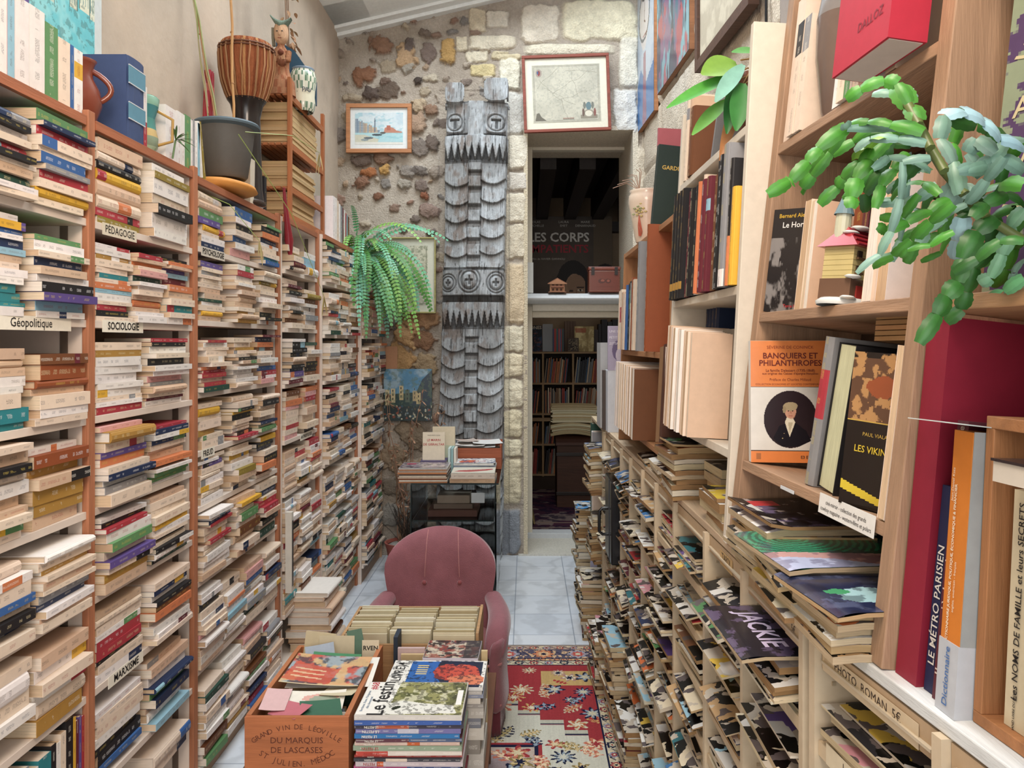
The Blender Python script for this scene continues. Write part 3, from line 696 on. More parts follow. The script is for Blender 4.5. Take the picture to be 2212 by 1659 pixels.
def art_map(w, h):
    A = Art(w, h, 210, 'C9C2B0'); A.noise(5, .4, .7, 'B4AE9E', .7, 3); A.noise(40, .5, .62, 'A9A496', .5, 9)
    for e in (.012, .03): 
        for a, b, c, d in ((e, e, 1-e, e+.006), (e, 1-e-.006, 1-e, 1-e), (e, e, e+.005, 1-e), (1-e-.005, e, 1-e, 1-e)): A.rect(a, b, c, d, '8B8474')
    r = random.Random(8)
    for st, dr, n in (((.03, .5), (.06, .09), 12), ((.2, .6), (.05, -.05), 9), ((.55, .95), (.015, -.08), 9), ((.3, .5), (.06, .05), 12), ((.36, .38), (.06, .03), 8), ((.5, .9), (.07, .01), 9), ((.1, .75), (.05, -.06), 7), ((.42, .4), (.02, -.07), 5)):
        p = [st]
        for _ in range(n): q = p[-1]; p.append((q[0]+dr[0]+r.uniform(-.02, .02), q[1]+dr[1]*.8+r.uniform(-.03, .03)))
        A.line([q for q in p if .04 < q[0] < .96 and .05 < q[1] < .95], .0026, '8E8878', .8)
    for _ in range(90): A.rect(*(lambda x, y: (x, y, x+.012, y+.006))(r.uniform(.06, .92), r.uniform(.08, .92)), '8C8574', .6)
    A.ell(.1, .86, .045, .07, '9E8F84'); A.ell(.1, .86, .02, .045, '8A3F3F'); A.ell(.085, .87, .012, .03, '4A5C80')
    A.rect(.7, .05, .95, .12, '8F8676'); A.ell(.82, .14, .075, .07, '9A9080'); A.ell(.82, .14, .055, .05, 'D8CFBC'); A.ell(.82, .27, .04, .07, '6B7F82'); A.ell(.74, .16, .018, .07, '6F5A50'); A.ell(.91, .16, .018, .07, '8A5A52'); A.ell(.76, .28, .02, .06, '7A7A70'); A.ell(.88, .28, .02, .06, '7A7A70')
    A.poly([(.03, .03), (.2, .03), (.12, .1), (.09, .17), (.05, .16)], '6E685C'); A.rect(.44, .06, .6, .075, '9B6B5E'); A.rect(.44, .045, .6, .055, '6B6558')
    return A
framed('framed_picture', 819, 278, YW-.06, 141, 106, .03, 'B98058', 'small wood-framed watercolour of a harbour hanging on the rubble stone wall', art_harbour, .035, 'E9EBEA')
mp_ = framed('framed_map', 1223.5, 202, YW-.08, 188, 166, .022, '8A4A3C', 'antique map print in thin red-brown frame, hung askew above the doorway', art_map, .05, 'E3DCC8', rot=.035)
def art_prov(w, h):
    A = Art(w, h, 90, 'D8D2BC'); A.noise(7, .45, .65, 'B9B59C', .7, 3); A.ell(.75, .3, .12, .1, '8B9078', .7); A.ell(.75, .28, .06, .05, 'CFC9B2')
    A.rect(.02, .02, .98, .03, '8C8A74'); A.rect(.02, .02, .04, .98, '8C8A74'); A.rect(.95, .02, .97, .98, '8C8A74'); A.noise(22, .55, .62, '7C8268', .6, 8); return A
framed('framed_map', 890, 595, YW-.07, 104, 164, .012, 'A9A06A', 'pale old map in thin gilt frame, half hidden by the fern', art_prov, .05, 'DDD9C6')
def art_oil(w, h):
    A = Art(w, h, 130, '4F7F9E'); A.noise(4, .45, .65, 'A9B8BC', .6, 2); A.noise(6, .5, .7, '6C93AA', .6, 12)
    A.poly([(.0, .0), (1, 0), (1, .95), (.85, .75), (.7, .55), (0, .5)], '2F4240'); A.poly([(.55, .3), (1, .3), (1, .98), (.8, .8)], '33404A')
    r = random.Random(5)
    for x, b, t in ((.03, .3, .6), (.15, .35, .62), (.32, .4, .68), (.45, .36, .6), (.60, .38, .58), (.68, .32, .54)):
        A.rect(x, b, x+.09, t, r.choice(['C4AE80', 'B59F78', 'CDBB92', '5C6658']), .9)
        for k in range(3): A.rect(x+.03, b+.05+k*.08, x+.05, b+.09+k*.08, '3A3630')
    A.noise(16, .52, .6, '5A6B52', .5, 4); A.rect(0, 0, 1, .28, '2C3436', .8)
    for _ in range(60): x, y = r.uniform(0, 1), r.uniform(.02, .28); A.ell(x, y, r.uniform(.008, .03), r.uniform(.01, .03), r.choice(['A8A28C', '6E7F86', '8C4F3C', '3F5560', 'C7C1A6', '5A4E3C']), .9)
    return A
c0 = P(881, 853, YW-.07); t = thing('canvas_painting', c0, 'unframed oil painting of blue-grey town buildings low on the wall beside the totem', 'painting')
w_, h_ = 104*(YW-.07)/F, 112*(YW-.07)/F; Tm = Matrix.Translation(c0) @ FACE_CAM
m = MB(); m.box((-w_/2, -h_/2, -.02), (w_/2, h_/2, -.0005), 'paint', '6B6558', Tm); m.build('stretcher', t); art_oil(w_, h_).build('canvas', Tm, 'gloss', t)

# totem: one carved log, weathered grey
def build_totem():
    YT = 5.845; ppm = F/5.72; d = .0042
    nx = int(150/ppm/d)+1; zt = 1.6+(740-168)/ppm; nz = int(zt/d)
    sx = np.linspace(-75, 75, nx); z = np.linspace(0, zt, nz)
    SX, Z = np.meshgrid(sx, z); y = 740-(Z-1.6)*ppm
    hw = 67+3*np.sin(y/140)+4*sstep(520, 600, y)+2*fbm(y/25, y*0+3, 3)
    hw = np.where((y > 225) & (y < 290), 68, hw)
    u = SX/hw; inside = np.abs(u) <= 1.0; ua = np.abs(u)
    r = np.sqrt(np.clip(1-u*u, 0, 1))
    h = .05+.062*r
    dark = np.zeros_like(h)  # edge shadow of the carved grooves and lips, later mixed into the colour
    def blk(x0, x1, y0, y1, add, soft=3): return add*sstep(x0-soft, x0+soft, SX)*(1-sstep(x1-soft, x1+soft, SX))*sstep(y0-soft, y0+soft, y)*(1-sstep(y1-soft, y1+soft, y))
    # scalloped body sections: lips of carved feathers either side of a stepped spine
    for (ya, yb_, lips) in ((346, 578, [402, 443, 481, 520, 556, 590]), (706, 1300, [760, 797, 831, 862, 900, 942, 982, 1022, 1062, 1102, 1142, 1182, 1222, 1262, 1300])):
        zone = (y > ya) & (y < yb_)
        for side in (-1, 1):
            s_ = SX*side; k = np.clip((s_-13)/(60), 0, 1)
            off = -16*(np.abs(k-.42)/.58)**2*1.0+(-6 if side > 0 else 0)-10*np.clip(k-.6, 0, 1)
            yy_ = y-off
            zs = zone & (s_ > 13)
            prev = ya-30; hh = np.zeros_like(h)
            for lp in lips:
                seg = (yy_ >= prev) & (yy_ < lp); t_ = np.clip((yy_-prev)/(lp-prev), 0, 1)
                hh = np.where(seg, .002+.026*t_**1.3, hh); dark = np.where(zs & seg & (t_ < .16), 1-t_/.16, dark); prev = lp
            h = np.where(zs, h-.014+hh, h)
        zc = zone & (np.abs(SX) <= 14); prev = ya; n = 0
        for lp in range(ya+34, yb_+60, 37):
            seg = (y >= prev) & (y < lp); t_ = np.clip((y-prev)/(lp-prev), 0, 1)
            bump_ = np.where(t_ < .62, .045, .004+.02*(t_-.62)); h = np.where(zc & seg, h-.02+bump_, h)
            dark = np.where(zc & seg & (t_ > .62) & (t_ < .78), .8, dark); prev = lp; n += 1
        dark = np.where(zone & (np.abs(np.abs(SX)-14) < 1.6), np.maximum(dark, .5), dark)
    # upper face
    f1 = (y > 212) & (y < 290)
    h = np.where(f1, h-.012, h); h += blk(-19, 17, 214, 300, .018)
    for cx, cy, rx, ry in ((-46, 264, 21, 22), (44, 264, 24, 22)):
        e = ((SX-cx)/rx)**4+((y-cy)/ry)**4; h += .030*(1-sstep(.8, 1.1, e))
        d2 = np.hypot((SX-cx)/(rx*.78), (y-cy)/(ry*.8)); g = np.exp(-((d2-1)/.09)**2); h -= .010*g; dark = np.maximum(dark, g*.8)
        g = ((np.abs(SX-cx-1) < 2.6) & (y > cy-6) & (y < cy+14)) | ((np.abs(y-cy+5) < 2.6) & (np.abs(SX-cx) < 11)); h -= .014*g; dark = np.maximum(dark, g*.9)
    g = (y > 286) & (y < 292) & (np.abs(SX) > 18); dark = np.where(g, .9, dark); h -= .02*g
    # teeth bands
    for y0, y1, n in ((291, 345, 9), (652, 705, 10)):
        bd = (y > y0) & (y < y1); t_ = (y-y0)/(y1-y0)
        h = np.where(bd, .06+.078*r+.018*np.sin(np.clip(t_*2.2, 0, PI/2)), h)
        ph = (SX+67)/(134/n); tri = np.abs((ph % 1)-.5)*2            # 0 centre of tooth, 1 between teeth
        gap = sstep(0, .12, tri-(1-(t_-.32)/.68*1.0)) * (t_ > .3) * bd
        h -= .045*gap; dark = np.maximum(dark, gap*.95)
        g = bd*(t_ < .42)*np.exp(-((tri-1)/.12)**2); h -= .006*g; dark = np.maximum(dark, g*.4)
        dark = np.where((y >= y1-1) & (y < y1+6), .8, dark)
    # lower face with ringed eyes
    f2 = (y > 583) & (y < 640); h = np.where(f2, .062+.078*r, h)
    for cx, cy, rr in ((-54, 611, 17), (-8, 605, 24), (50, 610, 20)):
        d2 = np.hypot((SX-cx)/1.0, (y-cy)/1.12)/rr
        for q in (1.0, .72):
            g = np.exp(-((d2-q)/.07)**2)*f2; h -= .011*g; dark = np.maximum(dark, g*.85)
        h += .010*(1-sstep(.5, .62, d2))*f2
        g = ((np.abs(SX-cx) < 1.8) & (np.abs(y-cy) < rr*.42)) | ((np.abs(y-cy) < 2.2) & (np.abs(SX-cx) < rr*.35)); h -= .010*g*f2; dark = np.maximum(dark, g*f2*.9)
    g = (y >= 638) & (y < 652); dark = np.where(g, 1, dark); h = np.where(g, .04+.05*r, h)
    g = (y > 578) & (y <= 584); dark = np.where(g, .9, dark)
    # ears
    above = y < 216
    earL = ((SX+47)/21)**4+((y-199)/22)**4 < 1; earR = ((SX-43)/27)**4+((y-191)/26)**4 < 1
    h = np.where(above & (earL | earR), .125, h); h = np.where(~above & (y < 226) & (earL | earR), .125, h)
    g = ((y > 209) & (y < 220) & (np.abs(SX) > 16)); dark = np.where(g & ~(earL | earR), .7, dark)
    inside &= ~(above & ~(earL | earR))
    h += .004*(fbm(SX/3, y/45, 5)-.5)+.006*(fbm(SX/1.6, y/30, 15)-.5)+.004*(fbm(SX/9, y/9, 25)-.5)
    # grain-cracked grey wood, with the groove shade painted over it
    g1 = fbm(SX/1.7, y/34, 7); g2 = fbm(SX/14, y/30, 8)
    c = np.array(hx('9A9C9D'))*np.ones(h.shape+(3,)); c = cmix(c, hx('BFC4C8'), sstep(.48, .62, fbm(SX/40+.018*0, y/60, 9)+SX/500)*.7)
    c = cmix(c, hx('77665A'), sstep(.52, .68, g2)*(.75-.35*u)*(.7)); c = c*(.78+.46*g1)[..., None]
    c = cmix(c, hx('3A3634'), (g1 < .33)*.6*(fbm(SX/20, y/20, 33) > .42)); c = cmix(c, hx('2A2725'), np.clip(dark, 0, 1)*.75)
    X = (1029-.019*(y-200)+SX-PX)*5.72/F; Y = YT-h; Y = np.where(np.abs(u) > .965, YT+.02, Y)
    nzv, nxv = X.shape; fac = grid_faces(nxv, nzv); ok = inside.ravel()[fac].all(1)
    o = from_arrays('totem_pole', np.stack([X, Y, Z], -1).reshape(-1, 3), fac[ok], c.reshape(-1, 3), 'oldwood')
    md = o.modifiers.new('thickness', 'SOLIDIFY'); md.thickness = .012; md.offset = -1
    tag(o, 'tall weathered grey carved wooden totem with toothed faces against the stone wall', 'totem')
build_totem()

# ---------------------------------------------------------------- back room seen through the doorway
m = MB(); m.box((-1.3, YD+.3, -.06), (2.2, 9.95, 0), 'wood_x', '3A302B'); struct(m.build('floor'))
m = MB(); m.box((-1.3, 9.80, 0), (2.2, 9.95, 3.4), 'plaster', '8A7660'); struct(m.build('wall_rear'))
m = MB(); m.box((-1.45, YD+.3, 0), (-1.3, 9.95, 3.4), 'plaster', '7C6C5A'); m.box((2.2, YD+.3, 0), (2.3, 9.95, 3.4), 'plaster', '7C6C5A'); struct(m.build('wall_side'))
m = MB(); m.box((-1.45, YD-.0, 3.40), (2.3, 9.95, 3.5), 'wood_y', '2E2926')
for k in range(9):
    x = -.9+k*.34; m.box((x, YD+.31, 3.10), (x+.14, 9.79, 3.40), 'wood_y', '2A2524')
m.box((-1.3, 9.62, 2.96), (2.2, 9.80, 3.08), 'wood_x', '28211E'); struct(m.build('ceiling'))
# record shelves
YS = 9.4; pm = F/YS
def sx_(x): return (x-PX)/pm
t = thing('record_shelf', (sx_(1240), YS+.18, 0), 'tall pale cube shelving unit packed with records in the dark back room', 'shelf')
m = MB(); xs = [sx_(1043), sx_(1108), sx_(1173), sx_(1238), sx_(1303), sx_(1368)]
zs = [1.49, 1.12, .755, .39, .03]
for z in zs: m.box((xs[0], YS, z-.022), (xs[-1], YS+.34, z), 'wood_x', '9A7B58')
m.box((xs[0], YS, .66), (xs[-1], YS+.3, .70), 'wood_x', '9A7B58')
m.build('shelf', t)
for x in xs: m = MB(); m.box((x-.012, YS+.002, 0), (x+.012, YS+.338, 1.466), 'wood_vert', '93744F'); m.build('divider', t)
m = MB(); m.box((xs[0], YS+.342, 0), (xs[-1], YS+.348, 1.49), 'wood_x', '3A2C20'); m.build('back_panel', t)
rr = random.Random(21)
LPW = ['thin cream-edged', 'thin dark', 'thin brown', 'thin red-edged', 'thin grey', 'thin orange-edged', 'thin blue-edged']
LPC = ['B9A588', '2C2A2B', '7A5A3E', '9E3F34', '77756F', 'B0683A', '3F556B']
CN = ['first', 'second', 'third', 'fourth', 'fifth']; RN = ['top', 'middle', 'third', 'bottom']
for row in range(4):
    for ci in range(1, 4):
        if row == 3 and ci > 2: continue
        x = xs[ci]+.016; zb = zs[row+1]+.0; nn = 0; lean = rr.choice([0, 0, .06, .1])
        z0 = zb+.001 if row != 1 else .7565+.0
        z0 = {0: 1.1205, 1: .7555, 2: .3905, 3: .0305}[row]
        if row == 2: z0 = .3905
        while x < xs[ci+1]-.05-lean*.3:
            tk = rr.uniform(.008, .017); k = rr.randrange(7); hgt = rr.uniform(.25, .31) if row != 2 else rr.uniform(.2, .258)
            m = MB(); Tl = TR(x, YS+rr.uniform(.005, .03), z0, ry=lean+rr.uniform(0, .012)) if lean else TR(x, YS+rr.uniform(.005, .03), z0)
            m.box((0, 0, 0), (tk, .29, hgt), 'cover', jit(LPC[k], rr, .2), Tl)
            if nn % 1 == 0:
                o = m.build('record_sleeve', loc=Tl.translation); tag(o, '%s record sleeve, %s from left in column %s, %s row, back-room shelf' % (LPW[k], ORD1[nn], ['', 'one', 'two', 'three'][ci], RN[row]), 'record', 'records on the back-room shelves')
            x += tk+.0035+(.0 if lean == 0 else .0); nn += 1
# things on top of the record shelf
def slab(name, px0, py0, px1, py1, Y, d, col, label, cat, mt='paint', group=None, rx=0, art=None, z0=None):
    a = P(px0, py1, Y); b = P(px1, py0, Y); zz = a.z if z0 is None else z0
    m = MB(); T = TR((a.x+b.x)/2, Y, zz, rx=rx); w = (b.x-a.x)/2; hgt = b.z-zz
    m.box((-w, 0, 0), (w, d, hgt), mt, col, T)
    if art:
        A = art(w*2, hgt); o = tag(m.build(name, loc=T.translation), label, cat, group); A.build('front', T @ Matrix.Translation((0, -.001, hgt/2)) @ FACE_CAM, parent=o); return o
    return tag(m.build(name, loc=T.translation), label, cat, group)
ZT = 1.4915
def art_stones(w, h):
    A = Art(w, h, 44, '1B2027'); A.noise(5, .5, .6, '31415A', .8, 3); A.noise(9, .58, .65, '7C4A40', .7, 5); return A
o = slab('record_sleeve', 1136, 703, 1171, 759, 9.50, .006, '191C22', 'dark blue record sleeve with capital lettering standing on top of the record shelf', 'record', art=art_stones, z0=ZT)
m = MB(); m.text('STONES', .055, Matrix.Translation(P(1152, 708, 9.493)) @ FACE_CAM, 'B7A994', bold=.02); tm = m.build('title', o)
slab('record_sleeve', 1172, 700, 1194, 759, 9.55, .006, '2A2C2B', 'dark glossy wrapped record sleeve beside the lettered one on the shelf top', 'record', 'gloss', z0=ZT)
for k, cc in enumerate(['3B4A6B', 'B03A34', 'A8452F', '3E6A5A', '4A4F68', 'C24E3A', '596A8A', 'A33B3A', '2F5E58', '4A4A50']):
    a = sx_(1195)+k*.0135
    m = MB(); m.box((a, 9.46, ZT), (a+.012, 9.60, ZT+.275), 'cover', cc)
    tag(m.build('boxed_volume', loc=(a, 9.46, ZT)), '%s thin spine, %s from left among the colourful boxed volumes on the record shelf' % (['dark blue', 'red', 'brick red', 'green', 'slate', 'bright red', 'steel blue', 'crimson', 'teal', 'charcoal'][k], ORD1[k]), 'book', 'colourful boxed volumes')
for k in range(4):
    a = sx_(1222)+k*.034
    m = MB(); m.box((a, 9.66, ZT), (a+.032, 9.77, ZT+.37), 'cover', '5E432E'); tag(m.build('brown_volume', loc=(a, 9.66, ZT)), 'tall brown bound volume, %s from left behind the shelf-top picture' % ORD1[k], 'book', 'brown bound volumes at the back')
def art_mandala(w, h):
    A = Art(w, h, 34, '2A211B'); A.noise(14, .48, .56, '8D7B62', .9, 3); A.rect(0, 0, 1, .08, '4A392C'); A.rect(0, .92, 1, 1, '4A392C'); A.rect(0, 0, .08, 1, '4A392C'); A.rect(.92, 0, 1, 1, '4A392C'); return A
slab('small_picture', 1226, 730, 1250, 759, 9.44, .02, '3A2C22', 'small dark framed abstract picture standing on the record shelf', 'picture', art=art_mandala, z0=ZT)
def art_gold(w, h):
    A = Art(w, h, 44, 'B59C6A'); A.noise(4, .45, .6, 'D8C48E', .9, 3); A.noise(6, .5, .6, '8C7446', .7, 5, 2); A.rect(.05, .75, .6, .92, '9E4A35', .8); return A
slab('record_sleeve', 1241, 705, 1283, 759, 9.52, .006, 'B59C6A', 'shiny gold record sleeve with red lettering on the record shelf top', 'record', 'gloss', art=art_gold, z0=ZT)
for k, (x0, x1, y0, c) in enumerate(((1284, 1292, 712, '3A2A24'), (1293, 1299, 700, '2C2320'), (1300, 1312, 690, '241D1C'), (1313, 1322, 695, '31302C'), (1323, 1340, 690, '2B2620'))):
    slab('dark_volume', x0, y0, x1, 759, 9.56, .2, c, 'dark bound volume, %s from left at the right end of the record shelf top' % ORD1[k], 'book', 'cover', 'dark volumes on the shelf top', z0=ZT)
# chest with newspapers
YC = 7.62; t = thing('wooden_chest', (P(1240, 0, YC).x, YC+.25, 0), 'old dark wooden trunk with a rounded lid standing on the back-room rug', 'chest')
a = P(1203, 0, YC).x; b = P(1300, 0, YC).x
m = MB(); m.box((a, YC, .0), (b+.1, YC+.5, .60), 'wood_x', '4A2F22')
for z in (.12, .5): m.box((a-.008, YC-.008, z), (b+.108, YC, z+.035), 'metal', '2A211C')
m.build('body', t, bevel=.01)
m = MB(); m.grid(lambda i, j: (a-.01+(b+.12-a)*j, YC-.01+.26-.265*math.cos(PI*i/12), .605+.105*math.sin(PI*i/12)), 12, 1, 'wood_x', '46291D')
for xx_ in (a-.01, b+.11):
    n = m.verts([(xx_, YC-.01+.26-.265*math.cos(PI*i/12), .605+.105*math.sin(PI*i/12)) for i in range(13)]); m.face([n+i for i in range(13)], 'wood_x', '46291D')
m.build('lid', t)
rr = random.Random(31)
zc = .713
for k in range(22):
    tk = rr.uniform(.010, .020); wv = rr.uniform(-.012, .012); x0 = P(1192, 0, YC).x+wv; x1 = P(1290, 0, YC).x+rr.uniform(-.015, .012); y0 = YC+.02+rr.uniform(-.015, .015)
    m = MB(); cc = jit(rr.choice(['C9B890', 'BCA67C', 'D2C6A4', 'A8946E']), rr, .1); sag = .03 if k < 8 else .012
    m.grid(lambda i, j: (x0+(x1-x0)*i/8, y0+.32*(j > 0 and j < 3), zc+tk*.85*(j in (2, 3, )) - 0*i - sag*((i/8-.45)*2)**2*(1 if k < 8 else .4)), 8, 3, 'paint', cc)
    m.grid(lambda i, j: (x0+(x1-x0)*i/8, y0-.0005, zc+tk*.85*j-sag*((i/8-.45)*2)**2*(1 if k < 8 else .4)), 8, 1, 'paint', cc)
    if k == 8:
        A = Art(.42, .14, 60, 'B7AD90'); A.noise(16, .5, .54, '2C2B2A', .9, 3, 22); A.rect(.55, .2, .8, .8, '3E6C78', .8)
    tag(m.build('newspaper', loc=(x0, y0, zc)), 'folded yellowed newspaper, %s from the bottom of the tall pile on the trunk' % ORD1[k], 'newspaper', 'newspapers piled on the trunk')
    zc += tk*.87+.0005
# poster in the back room
A = Art(1.02, 1.0, 130, '4A4038'); A.noise(3, .4, .7, '5A4E44', .6, 3)
A.poly([(.78, 0), (1, 0), (1, 1), (.78, 1)], '6E5C44', .5); A.ell(.53, .10, .22, .36, '1F1A19', wob=.1); A.ell(.55, .04, .13, .26, '9A7A62'); A.ell(.57, .17, .11, .12, '8F7059'); A.ell(.62, .10, .032, .014, 'C9BBA6'); A.ell(.62, .10, .012, .013, '1A1513'); A.ell(.51, .09, .028, .012, '3A2A22'); A.line([(.58, .135), (.66, .135)], .007, '3A2A22'); A.line([(.57, .1), (.585, .02)], .004, '6A4A38'); A.ell(.92, .16, .2, .26, '221B18', wob=.1)
cp = P(1232, 556, 9.6); Tp = Matrix.Translation(cp) @ FACE_CAM
t = thing('film_poster', cp, 'large dark film poster with white and red title on the back-room wall', 'poster')
A.build('sheet', Tp, parent=t)
m = MB(); A.text(m, 'LES CORPS', .36, .74, .155, 'D8D2C8', Tp, bold=.02, off=.002); A.text(m, 'IMPATIENTS', .36, .60, .135, '9C2F3A', Tp, bold=.02, off=.002)
for s_, u_ in (('NICOLAS', .06), ('LAURA', .42), ('MARIE', .68)): A.text(m, s_, u_, .93, .04, 'B9B2A6', Tp, off=.002, bold=.01)
for s_, u_ in (('DUVAUCHELLE', .05), ('SMET', .42), ('DENARNAUD', .68)): A.text(m, s_, u_, .885, .04, 'B9B2A6', Tp, off=.002, bold=.01)
A.text(m, 'un film de XAVIER GIANNOLI', .22, .48, .035, 'B9B2A6', Tp, off=.002)
m.build('lettering', t)
m = MB(); m.box((cp.x-.51, cp.y+.002, cp.z-.5), (cp.x+.51, 9.62, cp.z+.5), 'paint', '3A332C'); m.build('backing', t)
# back-room rug
A = Art(1.5, 1.9, 150, '4B2E3E'); A.noise(10, .5, .56, '8A7A74', .8, 3); A.noise(24, .52, .58, '2A2438', .8, 7)
for e, cc in ((.02, '2A2030'), (.06, '7A6A62'), (.09, '3A2638'), (.16, '8A7468')):
    for q in ((e, e, 1-e, e+.015), (e, 1-e-.015, 1-e, 1-e), (e, e, e+.015, 1-e), (1-e-.015, e, 1-e, 1-e)): A.rect(*q, cc)
t = A.build('patterned_rug', up_T(.33, 7.6, .006), 'rugmat'); tag(t, 'dim purple patterned oriental rug on the back-room floor', 'rug')
# two thin frames leaning inside the doorway
for k, (x, c) in enumerate(((-.0, 'B9A06E'), (.035, '8A744C'))):
    T_ = TR(x+.03, 6.85+.02*k, .013, ry=-.22); m = MB(); m.box((0, 0, 0), (.012, .26, .40), 'wood_y', c, T_)
    tag(m.build('leaning_board', loc=T_.translation), ['outer thin pale board leaning just inside the doorway', 'inner thin ochre board leaning just inside the doorway'][k], 'board', 'boards leaning in the doorway')
# on the transom sill
def onsill(x): return P(x, 0, YF-.06).x
zs_ = P(0, 632, YF-.12).z+.0
t = thing('model_chalet', (onsill(1204), YF-.10, zs_), 'tiny carved wooden chalet standing on the white sill over the door', 'ornament')
a, b = onsill(1184), onsill(1222); w2 = (b-a)
m = MB(); m.box((a+.012, YF-.14, zs_), (b-.012, YF-.07, zs_+.075), 'paint', 'A9795A'); m.box((a, YF-.155, zs_), (b, YF-.06, zs_+.006), 'paint', '8A5E48')
for i in range(3):
    for j in range(2): m.box((a+.03+i*.032, YF-.1415, zs_+.014+j*.032), (a+.045+i*.032, YF-.1405, zs_+.032+j*.032), 'paint', '4A2E24')
wls = m.build('walls', t)
m = MB(); xm = (a+b)/2
n = m.verts([(a-.006, YF-.16, zs_+.072), (xm, YF-.16, zs_+.115), (b+.006, YF-.16, zs_+.072), (a-.006, YF-.05, zs_+.072), (xm, YF-.05, zs_+.115), (b+.006, YF-.05, zs_+.072), (a-.006, YF-.16, zs_+.066), (xm, YF-.16, zs_+.108), (b+.006, YF-.16, zs_+.066)])
m.face([n, n+1, n+4, n+3], 'paint', '7E5240'); m.face([n+1, n+2, n+5, n+4], 'paint', '7E5240'); m.face([n+6, n+7, n+1, n], 'paint', '8A5E48'); m.face([n+7, n+8, n+2, n+1], 'paint', '8A5E48'); m.face([n+6, n+8, n+7], 'paint', 'A9795A'); m.build('roof', t)
m = MB(); m.box((a+.02, YF-.16, zs_+.038), (b-.02, YF-.142, zs_+.041), 'paint', '6E4636'); m.box((a+.02, YF-.16, zs_+.041), (b-.02, YF-.157, zs_+.052), 'paint', '8A5A44'); m.build('balcony', wls)
t = thing('leather_box', (onsill(1303), YF-.1, zs_), 'small red-brown embossed leather casket with studded edges on the sill', 'box')
a, b = onsill(1270), onsill(1337); hb = .205
m = MB(); m.box((a, YF-.15, zs_), (b, YF-.0, zs_+hb*.86), 'gloss', '6E3427'); bdy = m.build('body', t, bevel=.006)
m = MB(); m.box((a-.004, YF-.155, zs_+hb*.86), (b+.004, YF+.004, zs_+hb), 'gloss', '7A3C2D'); m.build('lid', t, bevel=.006)
m = MB()
for i in range(22):
    for zz_ in (.008, hb*.80): m.box((a+.006+i*(b-a-.014)/21, YF-.153, zs_+zz_), (a+.011+i*(b-a-.014)/21, YF-.15, zs_+zz_+.005), 'metal', '8C6A52')
for j in range(13):
    for xx_ in (a+.004, b-.009): m.box((xx_, YF-.153, zs_+.012+j*.0125), (xx_+.005, YF-.15, zs_+.017+j*.0125), 'metal', '8C6A52')
m.build('stud', bdy)
m = MB()
for xx_ in (a+.02, b-.045): m.box((xx_, YF-.158, zs_+hb*.68), (xx_+.025, YF-.15, zs_+hb*.98), 'metal', '2A2422')
m.build('clasp', bdy)
m = MB(); A = Art(.15, .09, 40, '6E3427'); A.ell(.35, .5, .2, .2, '4E241C', wob=.3); A.ell(.68, .5, .16, .2, '4E241C', wob=.3, seed=5); A.ell(.4, .55, .1, .1, '8C4A38', wob=.2); A.ell(.7, .52, .08, .1, '8C4A38', wob=.2)
A.build('relief', Matrix.Translation(((a+b)/2, YF-.1515, zs_+.09)) @ FACE_CAM, 'gloss', bdy)
slab('leaning_book', 1139, 567, 1152, 634, YF-.08, .02, 'CFCFCB', 'narrow pale book standing at the left end of the sill', 'book', z0=zs_)
